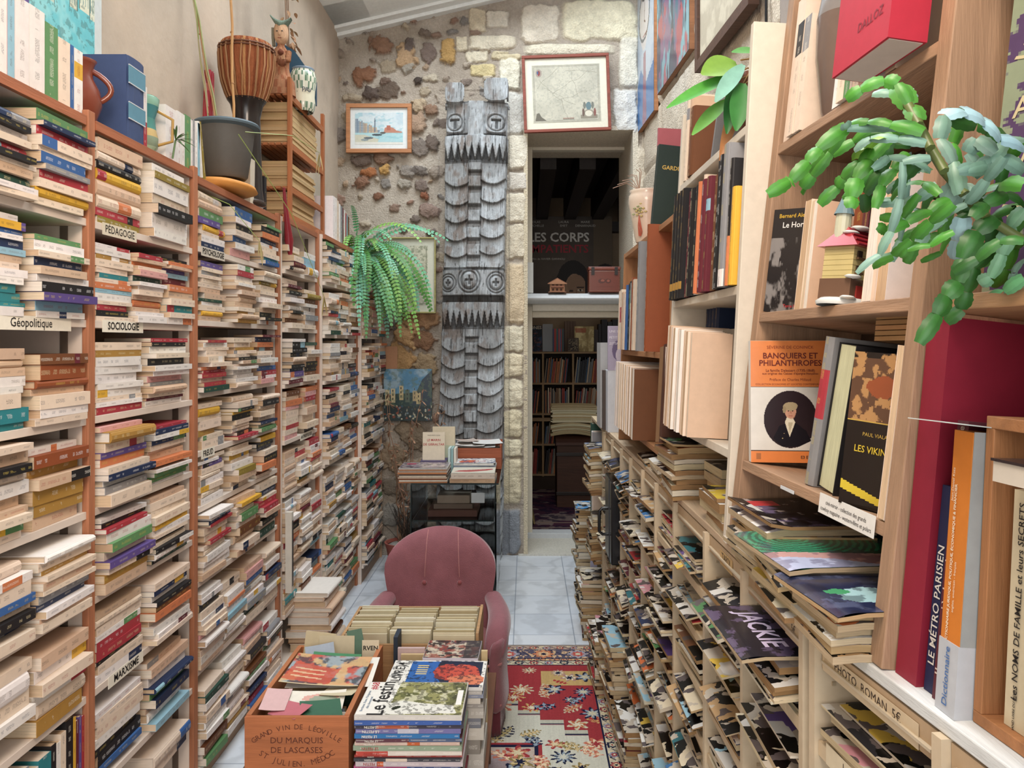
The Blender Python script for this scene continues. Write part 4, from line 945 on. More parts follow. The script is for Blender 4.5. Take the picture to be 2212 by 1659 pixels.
# ================================================================ CENTRE OF THE ROOM
# rug: stepped medallion on ivory with red corners, flower-filled borders
def build_rug():
    XL, XR, YN, YFAR = -1.06, .57, 1.6, 4.14
    w, h = XR-XL, YFAR-YN; A = Art(w, h, 430, 'CFC9B4')
    X = XL+A.u*w; Y = YN+A.v*h
    cx, cy = (XL+XR)/2, 2.35
    dx_ = np.abs(X-cx); dy_ = np.abs(Y-cy)
    def cl(n): return np.array(hx(n))
    RED, IV, NV, GOLD, ROSE, SAL = '9A3A3E', 'C9C6B6', '23263D', 'BFA06A', 'A77F7C', 'C98468'
    e = np.minimum(np.minimum(X-XL, XR-X), YFAR-Y)          # distance in from the edge
    # corner field: stepped diagonal between ivory centre and red spandrels
    q = np.floor((w/2-dx_)/.085)*.085; st = (YFAR-.29-Y)
    lim = .17+np.floor(np.clip(dx_-.02, 0, 9)/.095)*.088
    red = (st < lim+.10)
    A.mask((Y > 0)*1.0, IV)
    A.mask(red*1.0, RED)
    for k in range(1, 4):
        edge = (st >= lim+.10-.006*k*3) & (st < lim+.10-.006*k*3+.006); 
    def stepband(o, t, col): A.mask(((st-lim-.10 > o) & (st-lim-.10 < o+t))*1.0, col)
    stepband(-.002, .032, 'B8B5A4'); stepband(.028, .010, NV); stepband(.038, .006, ROSE)
    # gold corner lozenge
    gl = (dx_ > w/2-.50) & (dx_ < w/2-.17) & (Y > YFAR-.49) & (Y < YFAR-.33); A.mask(gl*1.0, GOLD)
    # central medallion
    med = (dx_ < .30) & (Y < 3.12); A.mask(med*1.0, NV); A.mask(((dx_ < .275) & (Y < 3.095))*1.0, 'B9A99B'); A.mask(((dx_ < .245) & (Y < 3.07))*1.0, '2F3350', .0)
    med2 = (dx_ < .22) & (Y < 3.04); A.mask(med2*1.0, '9C8C8C')
    A.mask(((np.abs(dx_-.30) < .007) & (Y < 3.12))*1.0, RED); A.mask(((np.abs(Y-3.12) < .006) & (dx_ < .305))*1.0, RED)
    # scattered palmettes and leaves
    r = random.Random(12)
    def flower(fx, fy, s, cols, petals=8, ang=0, fringe=.35):
        dx1 = X-fx; dy1 = Y-fy; rr_ = np.hypot(dx1, dy1); th = np.arctan2(dy1, dx1)+ang
        for k, c_ in enumerate(cols):
            R_ = s*(1-k*.27)*(1+fringe*np.cos(petals*th+k)); A.mask((rr_ < R_)*1.0, c_)
    def leaf(fx, fy, L, wd, ang, c1, c2, teeth=7):
        dx1 = X-fx; dy1 = Y-fy; a = dx1*math.cos(ang)+dy1*math.sin(ang); b = -dx1*math.sin(ang)+dy1*math.cos(ang); t_ = a/L
        b = b-.25*wd*np.sin(t_*PI)
        env = wd*np.sin(np.clip(t_, 0, 1)*PI)*(1+.55*np.sign(np.sin(t_*teeth*2*PI+np.abs(b)/wd*3)))
        A.mask(((np.abs(b) < env) & (t_ > 0) & (t_ < 1))*1.0, c1); A.mask(((np.abs(b) < env*.42) & (t_ > .08) & (t_ < .9))*1.0, c2)
    pts = []
    for k in range(520):
        fx, fy = r.uniform(XL+.28, XR-.28), r.uniform(YN, YFAR-.32)
        if any(math.hypot(fx-a, fy-b) < .06 for a, b in pts): continue
        pts.append((fx, fy)); sgn = r.random(); inred = (YFAR-.29-fy) < .17+math.floor(max(abs(fx-cx)-.02, 0)/.095)*.088+.10
        pal = [('C9C0A4', 'B8704E', 'D8CFB4'), (NV, '8E9AA8', 'C9C0A4'), ('C7A56C', 'A63A3C', 'D8CFB4'), (ROSE, 'D8CFB4', NV)] if inred else [(RED, 'C98468', 'D8C9A4'), (NV, '8A98A4', 'C9C6B6'), ('8C7A4E', 'D1B98A', NV), ('C0705A', 'E0C9A8', RED), (NV, 'B8A878', '8C3B3C')]
        p = r.choice(pal)
        if sgn < .42: leaf(fx-.04, fy, r.uniform(.09, .15), r.uniform(.018, .03), r.uniform(0, 2*PI), p[0], p[1], r.choice([4, 5, 6]))
        elif sgn < .8: flower(fx, fy, r.uniform(.025, .045), p, r.choice([6, 8, 10]), r.uniform(0, 1))
        else:
            a0 = r.uniform(0, 2*PI)
            for q_ in range(3): leaf(fx, fy, .08, .016, a0+q_*.7-.7, p[0], p[1], 3)
    for k in range(30):            # vines
        x0, y0 = r.choice(pts); a0 = r.uniform(0, 6.3); p = []
        for s_ in range(7): p.append(((x0-XL)/w, (y0-YN)/h)); x0 += .022*math.cos(a0); y0 += .022*math.sin(a0); a0 += r.uniform(-.7, .7)
        A.line(p, .0018, NV if k % 2 else '6E5A48')
    # borders, from inside out
    A.mask((e < .262)*1.0, NV); A.mask((e < .256)*1.0, 'BFB29A')
    along = np.where((YFAR-Y) <= np.minimum(X-XL, XR-X), X, Y)
    def row(e0, e1, period, cols, bgc, seed, edge=NV):
        zone = (e >= e0) & (e < e1); em = (e0+e1)/2; hh = (e1-e0)/2
        A.mask(zone*1.0, bgc)
        k = np.floor(along/period); s_ = (along/period-k-.5)*period; d_ = np.hypot(s_, e-em); th = np.arctan2(e-em, s_)
        sel = (k % len(cols)).astype(int)
        for i, (c1, c2, c3) in enumerate(cols):
            R_ = hh*.82*(1+.18*np.cos(8*th)); zz_ = zone & (sel == i)
            A.mask((zz_ & (d_ < R_*1.12))*1.0, NV); A.mask((zz_ & (d_ < R_))*1.0, c1); A.mask((zz_ & (d_ < R_*.6))*1.0, c2); A.mask((zz_ & (d_ < R_*.28))*1.0, c3)
        v_ = np.abs((e-em)-hh*.6*np.sin(along/period*PI*2)); A.mask((zone & (v_ < .0035) & (d_ > hh*.75))*1.0, NV)
        sc_ = fbm(X*70, Y*70, seed); A.mask((zone & (d_ > hh*.85) & (sc_ > .60))*1.0, cols[0][1]); 
        for ee in (e0, e1): A.mask((np.abs(e-ee) < .0022)*1.0, edge)
    row(.205, .256, .075, [(RED, 'D8C9A4', NV), ('9AA2B0', RED, 'D8CFB4'), (NV, 'C9C0A4', RED)], 'C4B9A2', 3)
    row(.178, .205, .034, [('B5654A', 'E0C48E', RED), ('D9B488', 'B5453A', NV)], 'CDA184', 5)
    row(.062, .178, .175, [('C9825E', 'D9B48C', NV), ('A7A2AC', 'C0584C', 'D8CFB4')], '5B5566', 7)
    row(.018, .062, .07, [('B5504A', 'D9C9A4', NV), ('9D98A6', 'C98468', NV)], 'B59A8A', 9)
    A.mask((e < .018)*1.0, 'A39082'); A.mask((e < .006)*1.0, '6E6258')
    A.c *= (.9+.2*fbm(A.u*300, A.v*3*A.ny/A.nx, 4))[..., None]
    m = MB(); m.box((XL, YN, .001), (XR, YFAR, .0085), 'rugmat', '6E6258'); base = m.build('oriental_rug')
    tag(base, 'red and ivory oriental rug with floral borders lying on the tiled floor', 'rug')
    A.build('pile', up_T((XL+XR)/2, (YN+YFAR)/2, .0095), 'rugmat', base)
build_rug()

# pink velvet tub chair
VEL = '8A5A60'
CX, CYb = -.385, 3.62
t = thing('velvet_armchair', (CX, 3.4, 0), 'dusty pink velvet tub armchair with two buttons, facing the camera behind the paper tray', 'armchair')
def hwz(z):
    if z > .58: return .250*max(0, 1-((z-.58)/.1662)**2.3)**.5
    pts = [(.25, .215), (.36, .218), (.42, .222), (.50, .238), (.58, .250)]
    for (a, b), (c, d) in zip(pts[:-1], pts[1:]):
        if a <= z <= c: return b+(d-b)*(z-a)/(c-a)
    return pts[-1][1]
m = MB()
ZS = [.25, .30, .36, .42, .47, .52, .57, .61, .64, .665, .685, .70, .712, .722, .730, .736, .740, .7430, .7448, .7457]
def backpt(uu, z, side):                   # uu -1..1
    x = hwz(z)*uu; y = CYb-.115*abs(x/.25)**2.2-.02*(1-(z-.25)/.5)+.05*((z-.25)/.5)
    th = .045*(1-abs(uu)**6*.55)*max(.08, 1-max(0, (z-.60)/.146)**3*.92)
    if side > 0:
        y -= th; 
        for bx in (-.081, .081):
            y += .012*math.exp(-((x-bx)/.012)**2)*(1 if z > .50 else 0)*(1 if z < .71 else 0)*.25+.020*math.exp(-(((x-bx)/.03)**2+((z-.505)/.03)**2))
    else: y += th
    return (CX+x, y, z)
us = [math.sin(PI/2*k/16) for k in range(-16, 17)]
nu = len(us)-1
m.grid(lambda i, j: backpt(us[i], ZS[j], 1), nu, len(ZS)-1, 'velvet', VEL)
m.grid(lambda i, j: backpt(us[i], ZS[j], -1), nu, len(ZS)-1, 'velvet', VEL, flip=True)
m.grid(lambda i, j: backpt(us[i], ZS[-1], 1-2*j), nu, 1, 'velvet', VEL)
for k in (0, nu): m.grid(lambda i, j, k=k: backpt(us[k], ZS[j], 1-2*i), 1, len(ZS)-1, 'velvet', VEL)
o = m.build('backrest', t, smooth=True); md = o.modifiers.new('weld', 'WELD'); md.merge_threshold = .0005; md = o.modifiers.new('sub', 'SUBSURF'); md.levels = 1; md.render_levels = 2; bko = o
for bx in (-.081, .081):
    m = MB(); c = backpt(bx/hwz(.505), .505, 1)
    m.lathe([(0.0001, -.004), (.009, -.003), (.012, .002), (.009, .007), (.0001, .009)], 14, 'velvet', '8C5052', Matrix.Translation((c[0], c[1]-.013, c[2])) @ Matrix.Rotation(PI/2, 4, 'X'), cap=False); o = m.build('button', bko, smooth=True)
    m = MB(); m.tube([(CX+bx*(1-.15*((z-.5)/.25)), backpt(bx/hwz(.6), z, 1)[1]-.003, z) for z in (.51, .55, .60, .65, .69, .72, .733)], .0022, 'velvet', 'B07A78', 6); m.build('cord', bko, smooth=True)
# arms sweep forward and down from the back
for s in (-1, 1):
    m = MB(); sec = []
    path = [(.238, CYb-.10, .455, .040), (.262, CYb-.17, .432, .046), (.272, CYb-.25, .418, .050), (.270, CYb-.33, .405, .050), (.262, CYb-.40, .385, .048), (.256, CYb-.435, .33, .040)]
    for (x, y, z, rad) in path:
        ring = []
        for k in range(20):
            a = 2*PI*k/20; px_ = x+rad*math.cos(a)*(1.0); pz = z+rad*.9*math.sin(a)
            ring.append((CX+s*px_, y, pz))
        sec.append(ring)
    m.grid(lambda i, j: sec[j][i], 20, len(sec)-1, 'velvet', VEL, closeu=True, flip=(s < 0))
    n = m.verts(sec[-1]+[(CX+s*path[-1][0], path[-1][1]-.022, path[-1][2]+.005)])
    for k in range(20): m.face([n+k, n+(k+1) % 20, n+20], 'velvet', VEL)
    o = m.build('armrest', t, smooth=True); md = o.modifiers.new('weld', 'WELD'); md.merge_threshold = .0005; md = o.modifiers.new('sub', 'SUBSURF'); md.levels = 1; md.render_levels = 2
    m = MB()   # outer side panel under the arm
    out = [(.235, CYb-.0), (.268, CYb-.12), (.288, CYb-.25), (.286, CYb-.37), (.27, CYb-.43), (.235, CYb-.452)]
    m.grid(lambda i, j: (CX+s*(out[i][0]-.012*math.sin(j/5*PI)), out[i][1], .10+.30*j/5), len(out)-1, 5, 'velvet', VEL, flip=s < 0)
    o = m.build('side_panel', t, smooth=True); md = o.modifiers.new('th', 'SOLIDIFY'); md.thickness = .03; md = o.modifiers.new('sub', 'SUBSURF'); md.levels = 1; md.render_levels = 1
m = MB(); m.box((CX-.225, CYb-.45, .14), (CX+.225, CYb-.06, .33), 'velvet', '8C5052'); m.build('seat', t, bevel=.03)
m = MB()
rk = [(CX-.285, CYb-.10), (CX-.293, CYb-.3), (CX-.28, CYb-.44), (CX-.2, CYb-.468), (CX, CYb-.475), (CX+.2, CYb-.468), (CX+.28, CYb-.44), (CX+.293, CYb-.3), (CX+.285, CYb-.10)]
def rkp(tt):
    q = tt*(len(rk)-1); i = min(int(q), len(rk)-2); f = q-i; return (rk[i][0]*(1-f)+rk[i+1][0]*f, rk[i][1]*(1-f)+rk[i+1][1]*f)
def frg(i, j):
    x, y = rkp(i/140); o_ = .004*math.sin(i*1.9)*(1-j/3); return (x+o_, y+o_*.6, .012+.115*j/3+.004*math.sin(i*2.7)*(j == 0))
m.grid(frg, 140, 3, 'velvet', '6E3A42'); o = m.build('fringe', t, smooth=True); md = o.modifiers.new('th', 'SOLIDIFY'); md.thickness = .008
for zz_ in (.135, .30):
    m = MB(); m.tube([(rkp(k/40)[0], rkp(k/40)[1]-.004, zz_+.0*k) for k in range(41)], .006, 'velvet', 'A36A6A', 8); m.build('piping', t, smooth=True)

# low table that carries the boxes
TZ = .335
t = thing('low_table', (-.44, 2.55, 0), 'low dark wooden table under the wine crate and magazine piles, nearly hidden', 'table')
m = MB(); m.box((-.80, 2.02, TZ-.025), (-.115, 3.02, TZ-.001), 'wood_y', '6E4A36'); m.build('tabletop', t)
for x, y in ((-.78, 2.05), (-.17, 2.05), (-.78, 2.97), (-.17, 2.97)):
    m = MB(); m.box((x, y, .010), (x+.035, y+.03, TZ-.026), 'wood_vert', '5E3E2E'); m.build('leg', t)
# wine crate
a, b, y0, y1, zt = -.752, -.474, 2.10, 2.60, .60
t = thing('wine_crate', ((a+b)/2, 2.35, TZ), 'open reddish wooden wine crate branded with burnt lettering, full of postcards', 'crate')
CR = 'A5643F'
m = MB(); m.box((a, y0, TZ), (b, y0+.012, zt), 'wood_x', CR)
W0 = Matrix.Translation(((a+b)/2, y0-.0008, 0)) @ FACE_CAM
INK = '5A2E20'
def arc_text(s, R_, cy, size, up=1, span=None):
    n = len(s); 
    for k, ch in enumerate(s):
        th = (k-(n-1)/2)*size*.62/R_
        m.text(ch, size, W0 @ Matrix.Translation((R_*math.sin(th), cy+up*(R_*math.cos(th)-R_), 0)) @ Matrix.Rotation(-up*th, 4, 'Z'), INK, bold=-.006)
arc_text('GRAND VIN DE LÉOVILLE', .20, zt-.026, .0195)
m.text('DU MARQUIS', .0225, W0 @ Matrix.Translation((0, zt-.062, 0)), INK, sx=1.05); m.text('DE LASCASES', .0225, W0 @ Matrix.Translation((0, zt-.088, 0)), INK, sx=1.05)
arc_text('ST JULIEN. MÉDOC', .17, zt-.125, .0215, -1)
m.build('front_panel', t, bevel=.001)
m = MB(); m.box((a, y1-.012, TZ), (b, y1, zt), 'wood_x', 'A8683F'); m.build('end_panel', t)
for x in (a, b-.014):
    m = MB(); m.box((x, y0+.012, TZ), (x+.014, y1-.012, zt+.002), 'wood_y', 'B0704A'); m.build('side_panel', t, bevel=.001)
m = MB(); m.box((a+.014, y0+.012, TZ), (b-.014, y1-.012, TZ+.008), 'wood_y', '8A5A3E'); m.build('base', t)
rr = random.Random(40)
PC = [('pale cream', 'D9CDB0'), ('grey-green', '7F8B78'), ('faded pink', 'C59A94'), ('sepia brown', '9C7F5E'), ('white', 'E0DDD4'), ('dark green', '2F4A3C'), ('dusty blue', '8296A4'), ('tan', 'C4AB82')]
for k in range(46):
    y = y0+.022+k*.0101; nm, cc = PC[rr.randrange(8)]
    wd = rr.uniform(.17, .235); ht = rr.uniform(.17, .235) if k > 5 else rr.uniform(.17, .2); xx_ = a+.018+rr.uniform(0, .242-wd)
    m = MB(); T_ = TR(xx_, y, TZ+.009, rx=rr.uniform(-.02, .0), ry=0)
    m.box((0, 0, 0), (wd, .0012, ht), 'magcover' if False else 'paint', jit(cc, rr, .12), T_)
    tag(m.build('postcard', loc=T_.translation), '%s upright card, %s from the front inside the wine crate' % (nm, ORD1[k] if k < 39 else {39: 'fortieth', 40: 'forty-first', 41: 'forty-second', 42: 'forty-third', 43: 'forty-fourth', 44: 'forty-fifth', 45: 'forty-sixth'}[k]), 'card', 'cards standing in the wine crate')
def sheet(name, cx, cy, z, w, h, rz, rx, ry, col, label, cat, art=None, mt='paint', curl=0, texts=(), group=None, th=.0008):
    """loose sheet lying at a slant"""
    T_ = Matrix.Translation((cx, cy, z)) @ Euler((rx, ry, rz)).to_matrix().to_4x4()
    m = MB(); fnz = lambda u, v: curl*((u*2-1)**2)*.5+curl*.6*(v*2-1)**2*.3
    if art is None:
        m.grid(lambda i, j: ((i/8-.5)*w, (j/8-.5)*h, fnz(i/8, j/8)), 8, 8, mt, col, T_)
    else:
        A = art(w, h); n = A.nx; k_ = A.ny
        m.grid(lambda i, j: ((i/n-.5)*w, (j/k_-.5)*h, fnz(i/n, j/k_)), n, k_, mt, lambda i, j: tuple(A.c[j, i]), T_)
    for (tx, u, v, s_, c_, al) in texts: m.text(tx, s_, T_ @ Matrix.Translation(((u-.5)*w, (v-.5)*h, .002+fnz(u, v))), c_, align=al, bold=.01)
    o = m.build(name, loc=T_.translation, smooth=False); md = o.modifiers.new('thickness', 'SOLIDIFY'); md.thickness = th; md.offset = -1
    return tag(o, label, cat, group)
def art_comic(w, h):
    A = Art(w, h, 70, '8E9AA0'); A.noise(5, .42, .6, 'B5452F', .9, 3); A.noise(8, .5, .6, '2E3840', .8, 6); A.noise(7, .52, .62, 'C9A878', .8, 9); A.poly([(.0, .12), (.62, .04), (.66, .55), (.05, .72)], 'B9503A', .8)
    for k in range(3): A.poly([(.08, .5-.13*k), (.5, .44-.13*k), (.5, .48-.13*k), (.08, .55-.13*k)], 'D9C9A4', .6)
    A.rect(0, 0, 1, .03, 'CDBf9e'.upper()); return A
sheet('old_comic', -.60, 2.37, .613, .235, .17, -.06, .10, .03, 'B5654A', 'old red and grey illustrated magazine lying slanted on top of the wine crate', 'magazine', art_comic, curl=.008)
sheet('white_sheet', -.585, 2.395, .598, .25, .18, .03, .08, 0, 'DEDBD2', 'white sheet under the old illustrated magazine on the wine crate', 'paper')
def art_flow(w, h):
    A = Art(w, h, 50, 'DAD6CA'); A.ell(.6, .62, .3, .22, 'C98C80', .8, wob=.5); A.ell(.65, .6, .22, .16, '7C9A86', .8, wob=.6, seed=4); return A
sheet('greeting_card', -.60, 2.22, .588, .17, .10, .1, .12, .02, 'DAD6CA', 'white greeting card with faint flowers lying over the front cards of the wine crate', 'card', art_flow, curl=.008)
for nm, col, x, y, wd, ht, rz, lb in (('envelope', 'CBBFA2', -.62, 2.572, .115, .085, .0, 'plain beige envelope propped upright at the back of the wine crate'), ('card', 'C9BC9C', -.685, 2.58, .10, .10, .12, 'tan card sticking up in the back left corner of the wine crate'), ('green_card', '5E7A68', -.545, 2.575, .05, .10, -.2, 'green tinted card sticking up at the back of the wine crate')):
    m = MB(); T_ = TR(x-wd/2, y, zt-.045, rx=-.06, rz=0, ry=rz); m.box((0, 0, 0), (wd, .0015, ht), 'paint', col, T_); tag(m.build(nm, loc=T_.translation), lb, 'card')
m = MB(); T_ = TR(-.535, 2.560, zt-.05, rx=-.05); m.box((0, 0, 0), (.055, .0015, .08), 'paint', 'D8CBB0', T_); m.text('RVEN', .02, T_ @ Matrix.Translation((.028, -.0012, .055)) @ FACE_CAM, '2A2624', bold=.02)
tag(m.build('lettered_card', loc=T_.translation), 'small cream card with black capital letters at the back of the crate', 'card')
# tray of yellowed booklets, three rows
xa, xb, ya, yb2 = -.632, -.175, 2.72, 3.02
t = thing('booklet_tray', ((xa+xb)/2, 2.85, TZ), 'shallow pale wooden tray holding three rows of yellowed booklets', 'tray')
for p, q in (((xa-.01, ya-.01, TZ), (xb+.01, ya, .56)), ((xa-.01, yb2, TZ), (xb+.01, yb2+.01, .585)), ((xa-.01, ya, TZ), (xa, yb2, .585)), ((xb, ya, TZ), (xb+.01, yb2, .595))):
    m = MB(); m.box(p, q, 'wood_x', 'B08A62'); m.build('side_panel', t)
m = MB(); m.box((xa, ya, TZ), (xb, yb2, TZ+.01), 'wood_x', '8A6A4A'); m.build('base', t)
for c_ in range(3):
    x0 = xa+.004+c_*.151
    for k in range(27):
        y = ya+.004+k*.0107; m = MB(); hh = .245+rr.uniform(-.008, .012)
        m.box((x0+rr.uniform(0, .006), y, TZ+.011), (x0+.145+rr.uniform(-.006, .002), y+rr.uniform(.004, .0085), TZ+.011+hh), 'pages', jit(rr.choice(['CFC4A8', 'C2B494', 'D6CDB6', 'B5A684']), rr, .08))
        o = m.build('paper_booklet', loc=(x0, y, TZ+.011)); tag(o, 'yellowed paper booklet filed upright in the %s row of the tray' % ['left', 'middle', 'right'][c_], 'booklet', '%s row of yellowed booklets' % ['left', 'middle', 'right'][c_])
# magazine piles
def mag(name, x0, x1, y0, y1, z, th, col, label, group=None, rz=0, ink='E6E2DA', band=None, paper='CFCBC4'):
    T_ = TR((x0+x1)/2, (y0+y1)/2, z, rz=rz); w, h = (x1-x0)/2, (y1-y0)/2; m = MB(); u0 = rr.uniform(0, 300); L = (x1-x0)*100
    m.box((-w, -h, 0), (w, h, th), 'paint', col, T_)
    segs = [(0, 1, col)] if not band else [(0, band[1], col), (band[1], band[2], band[0]), (band[2], 1, col)]
    for a_, b_, c_ in segs:
        if b_-a_ < .01: continue
        n = m.verts([(-w+2*w*a_, -h-.0006, 0), (-w+2*w*b_, -h-.0006, 0), (-w+2*w*b_, -h-.0006, th), (-w+2*w*a_, -h-.0006, th)], T_); m.face([n, n+1, n+2, n+3], 'cover', c_, ink, [(u0+a_*L, 0), (u0+b_*L, 0), (u0+b_*L, 1), (u0+a_*L, 1)])
    n = m.verts([(w+.0004, -h+.002, .0005), (w+.0004, h, .0005), (w+.0004, h, th-.0005), (w+.0004, -h+.002, th-.0005)], T_); m.face([n, n+1, n+2, n+3], 'pages', paper, None, [(0, 0), (20, 0), (20, th*100), (0, th*100)])
    return m, T_
FEST = [('C8C4BE', 'white spine', None), ('3A5A9E', 'blue spine', None), ('3A3644', 'dark spine', ('A8553A', .2, .5)), ('6E6A9A', 'violet spine', ('B5B4C0', .4, .6)), ('2E6CA4', 'bright blue spine', None), ('5A3440', 'plum spine', ('4C5A78', .5, 1)),
        ('C2A79A', 'pale pink spine', ('B55A30', .5, .62)), ('8A9A84', 'sage spine', None), ('D0C6BC', 'cream spine', ('B4453A', .0, .3)), ('9E3F3A', 'red spine', None), ('3A3A42', 'charcoal spine', ('C9B8A8', .3, .5)), ('B8ACB0', 'mauve-grey spine', ('C0603A', .2, .26)),
        ('A8507A', 'magenta spine', ('4A5A8A', .5, 1)), ('2C2C34', 'black spine', None), ('B5503A', 'orange-red spine', None), ('8A8A94', 'grey spine', None), ('CFC9BE', 'ivory spine', None), ('4A6A8A', 'steel blue spine', None), ('7A3A44', 'wine spine', None), ('BDB7AE', 'beige spine', None)]
z = .608; 
for k, (c_, nm, bd) in enumerate(FEST):
    th = [.013, .011, .011, .013, .012, .010, .009, .013, .012, .005, .008, .013, .012, .012, .011, .014, .012, .013, .012, .014][k]
    z -= th+.0005
    m, T_ = mag('magazine', -.459+rr.uniform(-.004, .006), -.172+rr.uniform(-.006, .004), 2.095+rr.uniform(-.003, .005), 2.30, z, th, c_, '', rz=rr.uniform(-.012, .012), band=bd)
    if k == 0:
        A = Art(.283, .2, 130, '8C8A5A'); A.noise(10, .46, .54, '5C5E3C', .9, 3); A.noise(14, .52, .58, 'C9C6A8', .8, 9); A.poly([(.0, .0), (.28, .0), (.32, 1), (.0, 1)], 'E4E2DC')
        A.poly([(.2, .0), (.95, .05), (.9, .28), (.6, .34), (.4, .42), (.25, .3)], 'DAD9D2'); A.noise(30, .56, .6, '2E2C26', .6, 13); A.rect(.92, .3, .98, .75, 'E8E6E2'); A.ell(.36, .2, .05, .04, '1E1C1A', ang=.7)
        A.poly([(.0, .0), (.2, .0), (.24, 1), (.0, 1)], 'E4E2DC')
        n_, k_ = A.nx, A.ny; m.grid(lambda i, j: ((i/n_-.5)*.283, (j/k_-.5)*.2, th+.0006), n_, k_, 'gloss', lambda i, j: tuple(A.c[j, i]), T_)
        TT = T_ @ Matrix.Translation((-.088, .0, th+.0012)) @ Matrix.Rotation(PI/2, 4, 'Z')
        m.text('Le festin', .062, TT, '1C1A1A', bold=.012); m.text('#68', .03, T_ @ Matrix.Translation((-.122, .075, th+.0012)) @ Matrix.Rotation(PI/2, 4, 'Z'), 'B03A44', bold=.01); m.text('Bordeaux. Rome. Périgueux', .011, T_ @ Matrix.Translation((-.131, -.02, th+.0012)) @ Matrix.Rotation(PI/2, 4, 'Z'), '4A6A8A'); m.text('elles demeurent', .011, T_ @ Matrix.Translation((-.118, -.03, th+.0012)) @ Matrix.Rotation(PI/2, 4, 'Z'), '4A6A8A')
    else:
        m.text('LE FESTIN', min(.011, th*.8), T_ @ Matrix.Translation((-.10, -.1045, th/2)) @ FACE_CAM @ Matrix.Rotation(PI, 4, 'Z'), 'E4DFD6' if k not in (7, 8, 11, 16, 19) else '9E3F3A', bold=.01)
    tag(m.build('magazine', loc=T_.translation), 'regional magazine with %s, %s of the front magazine pile' % (nm, 'topmost' if k == 0 else ORD1[k]+' from the top') if k else 'topmost festin magazine with olive woodland cover on the front pile', 'magazine', 'magazines in the front pile')
z = .588
for k, (c_, nm) in enumerate([('DAD8D4', 'white'), ('B9B4AE', 'pale grey'), ('8A8FA0', 'blue-grey'), ('CFC7BA', 'cream'), ('9A948E', 'grey'), ('B5AFA6', 'beige'), ('7A7C84', 'slate'), ('C9C3B8', 'ivory'), ('8E8880', 'taupe'), ('BDB8B0', 'light grey')]):
    th = [.009, .012, .01, .016, .012, .03, .028, .035, .04, .05][k]; z -= th+.0005
    m, T_ = mag('comic_album', -.418, -.128+rr.uniform(-.008, .004), 2.312, 2.505, z, th, c_, '', rz=rr.uniform(-.01, .01) if k else -.02)
    if k == 0:
        A = Art(.288, .19, 120, '2C5FA8'); A.rect(0, 0, .19, 1, 'E2E0DA'); A.rect(.0, .96, 1, 1, 'E2E0DA'); A.rect(.97, 0, 1, 1, 'E2E0DA'); A.poly([(.5, 1), (.97, .96), (.97, .0), (.6, .0), (.46, .5)], '1D2540'); A.ell(.6, .55, .14, .3, 'B5453A', wob=.4); A.ell(.78, .5, .16, .38, 'C05040', wob=.5, seed=7); A.ell(.82, .25, .2, .18, 'D07A5A', wob=.6, seed=9); A.noise(26, .56, .6, '1A1C2C', .7, 5); A.poly([(.22, 0), (.45, 0), (.5, .97), (.22, .97)], '2C62AE', .0)
        for q_ in range(5): A.rect(.27, .45+.08*q_, .38, .49+.08*q_, 'D9C27A', .9)
        n_, k_ = A.nx, A.ny; m.grid(lambda i, j: ((i/n_-.5)*.288, (j/k_-.5)*.19, th+.0006), n_, k_, 'gloss', lambda i, j: tuple(A.c[j, i]), T_)
        m.text('LIVRE)4', .042, T_ @ Matrix.Translation((-.118, .01, th+.0012)) @ Matrix.Rotation(PI/2, 4, 'Z'), '232323', bold=.004)
    tag(m.build('comic_album', loc=T_.translation), ('comic album with blue and red illustrated cover on the second pile' if k == 0 else '%s album edge, %s from the top of the second pile' % (nm, ORD1[k])), 'magazine', 'albums in the second pile')
# book with a painting on its cover and the white books below it
z = TZ
lst = [(.05, 'B9AFA0', 'beige'), (.05, 'CFC8BC', 'ivory'), (.045, 'BDB5A8', 'greyish'), (.05, 'D6D1C8', 'off-white'), (.035, 'E2DFD8', 'white')]
for k, (th, c_, nm) in enumerate(lst):
    m, T_ = mag('thick_book', -.325, -.155, 2.525, 2.665, z, th, c_, '', rz=rr.uniform(-.02, .02)); z += th+.0008
    tag(m.build('thick_book', loc=T_.translation), 'thick %s book, %s from the bottom under the painting-cover paperback' % (nm, ORD1[k]), 'book', 'thick books under the art paperback')
m, T_ = mag('art_paperback', -.33, -.152, 2.515, 2.665, z, .022, 'C9C2CC', '', rz=-.03, ink='4A4A52')
A = Art(.176, .147, 90, '5A4A4E'); A.noise(7, .42, .55, 'C9BCA8', .9, 3); A.noise(9, .5, .6, '8A3A30', .8, 6); A.noise(9, .55, .62, '2C2628', .9, 16); A.rect(.72, 0, 1, 1, '3A3436', .8)
n_, k_ = A.nx, A.ny; m.grid(lambda i, j: ((i/n_-.5)*.176, (j/k_-.5)*.147, .0228), n_, k_, 'gloss', lambda i, j: tuple(A.c[j, i]), T_)
for i_ in range(3): m.text(['Ce que', 'la peinture', 'raconte'][i_] if False else '', .01, T_, 'C8A87A')
tag(m.build('art_paperback', loc=T_.translation), 'paperback with a battle painting on the cover lying on top of white books', 'book')
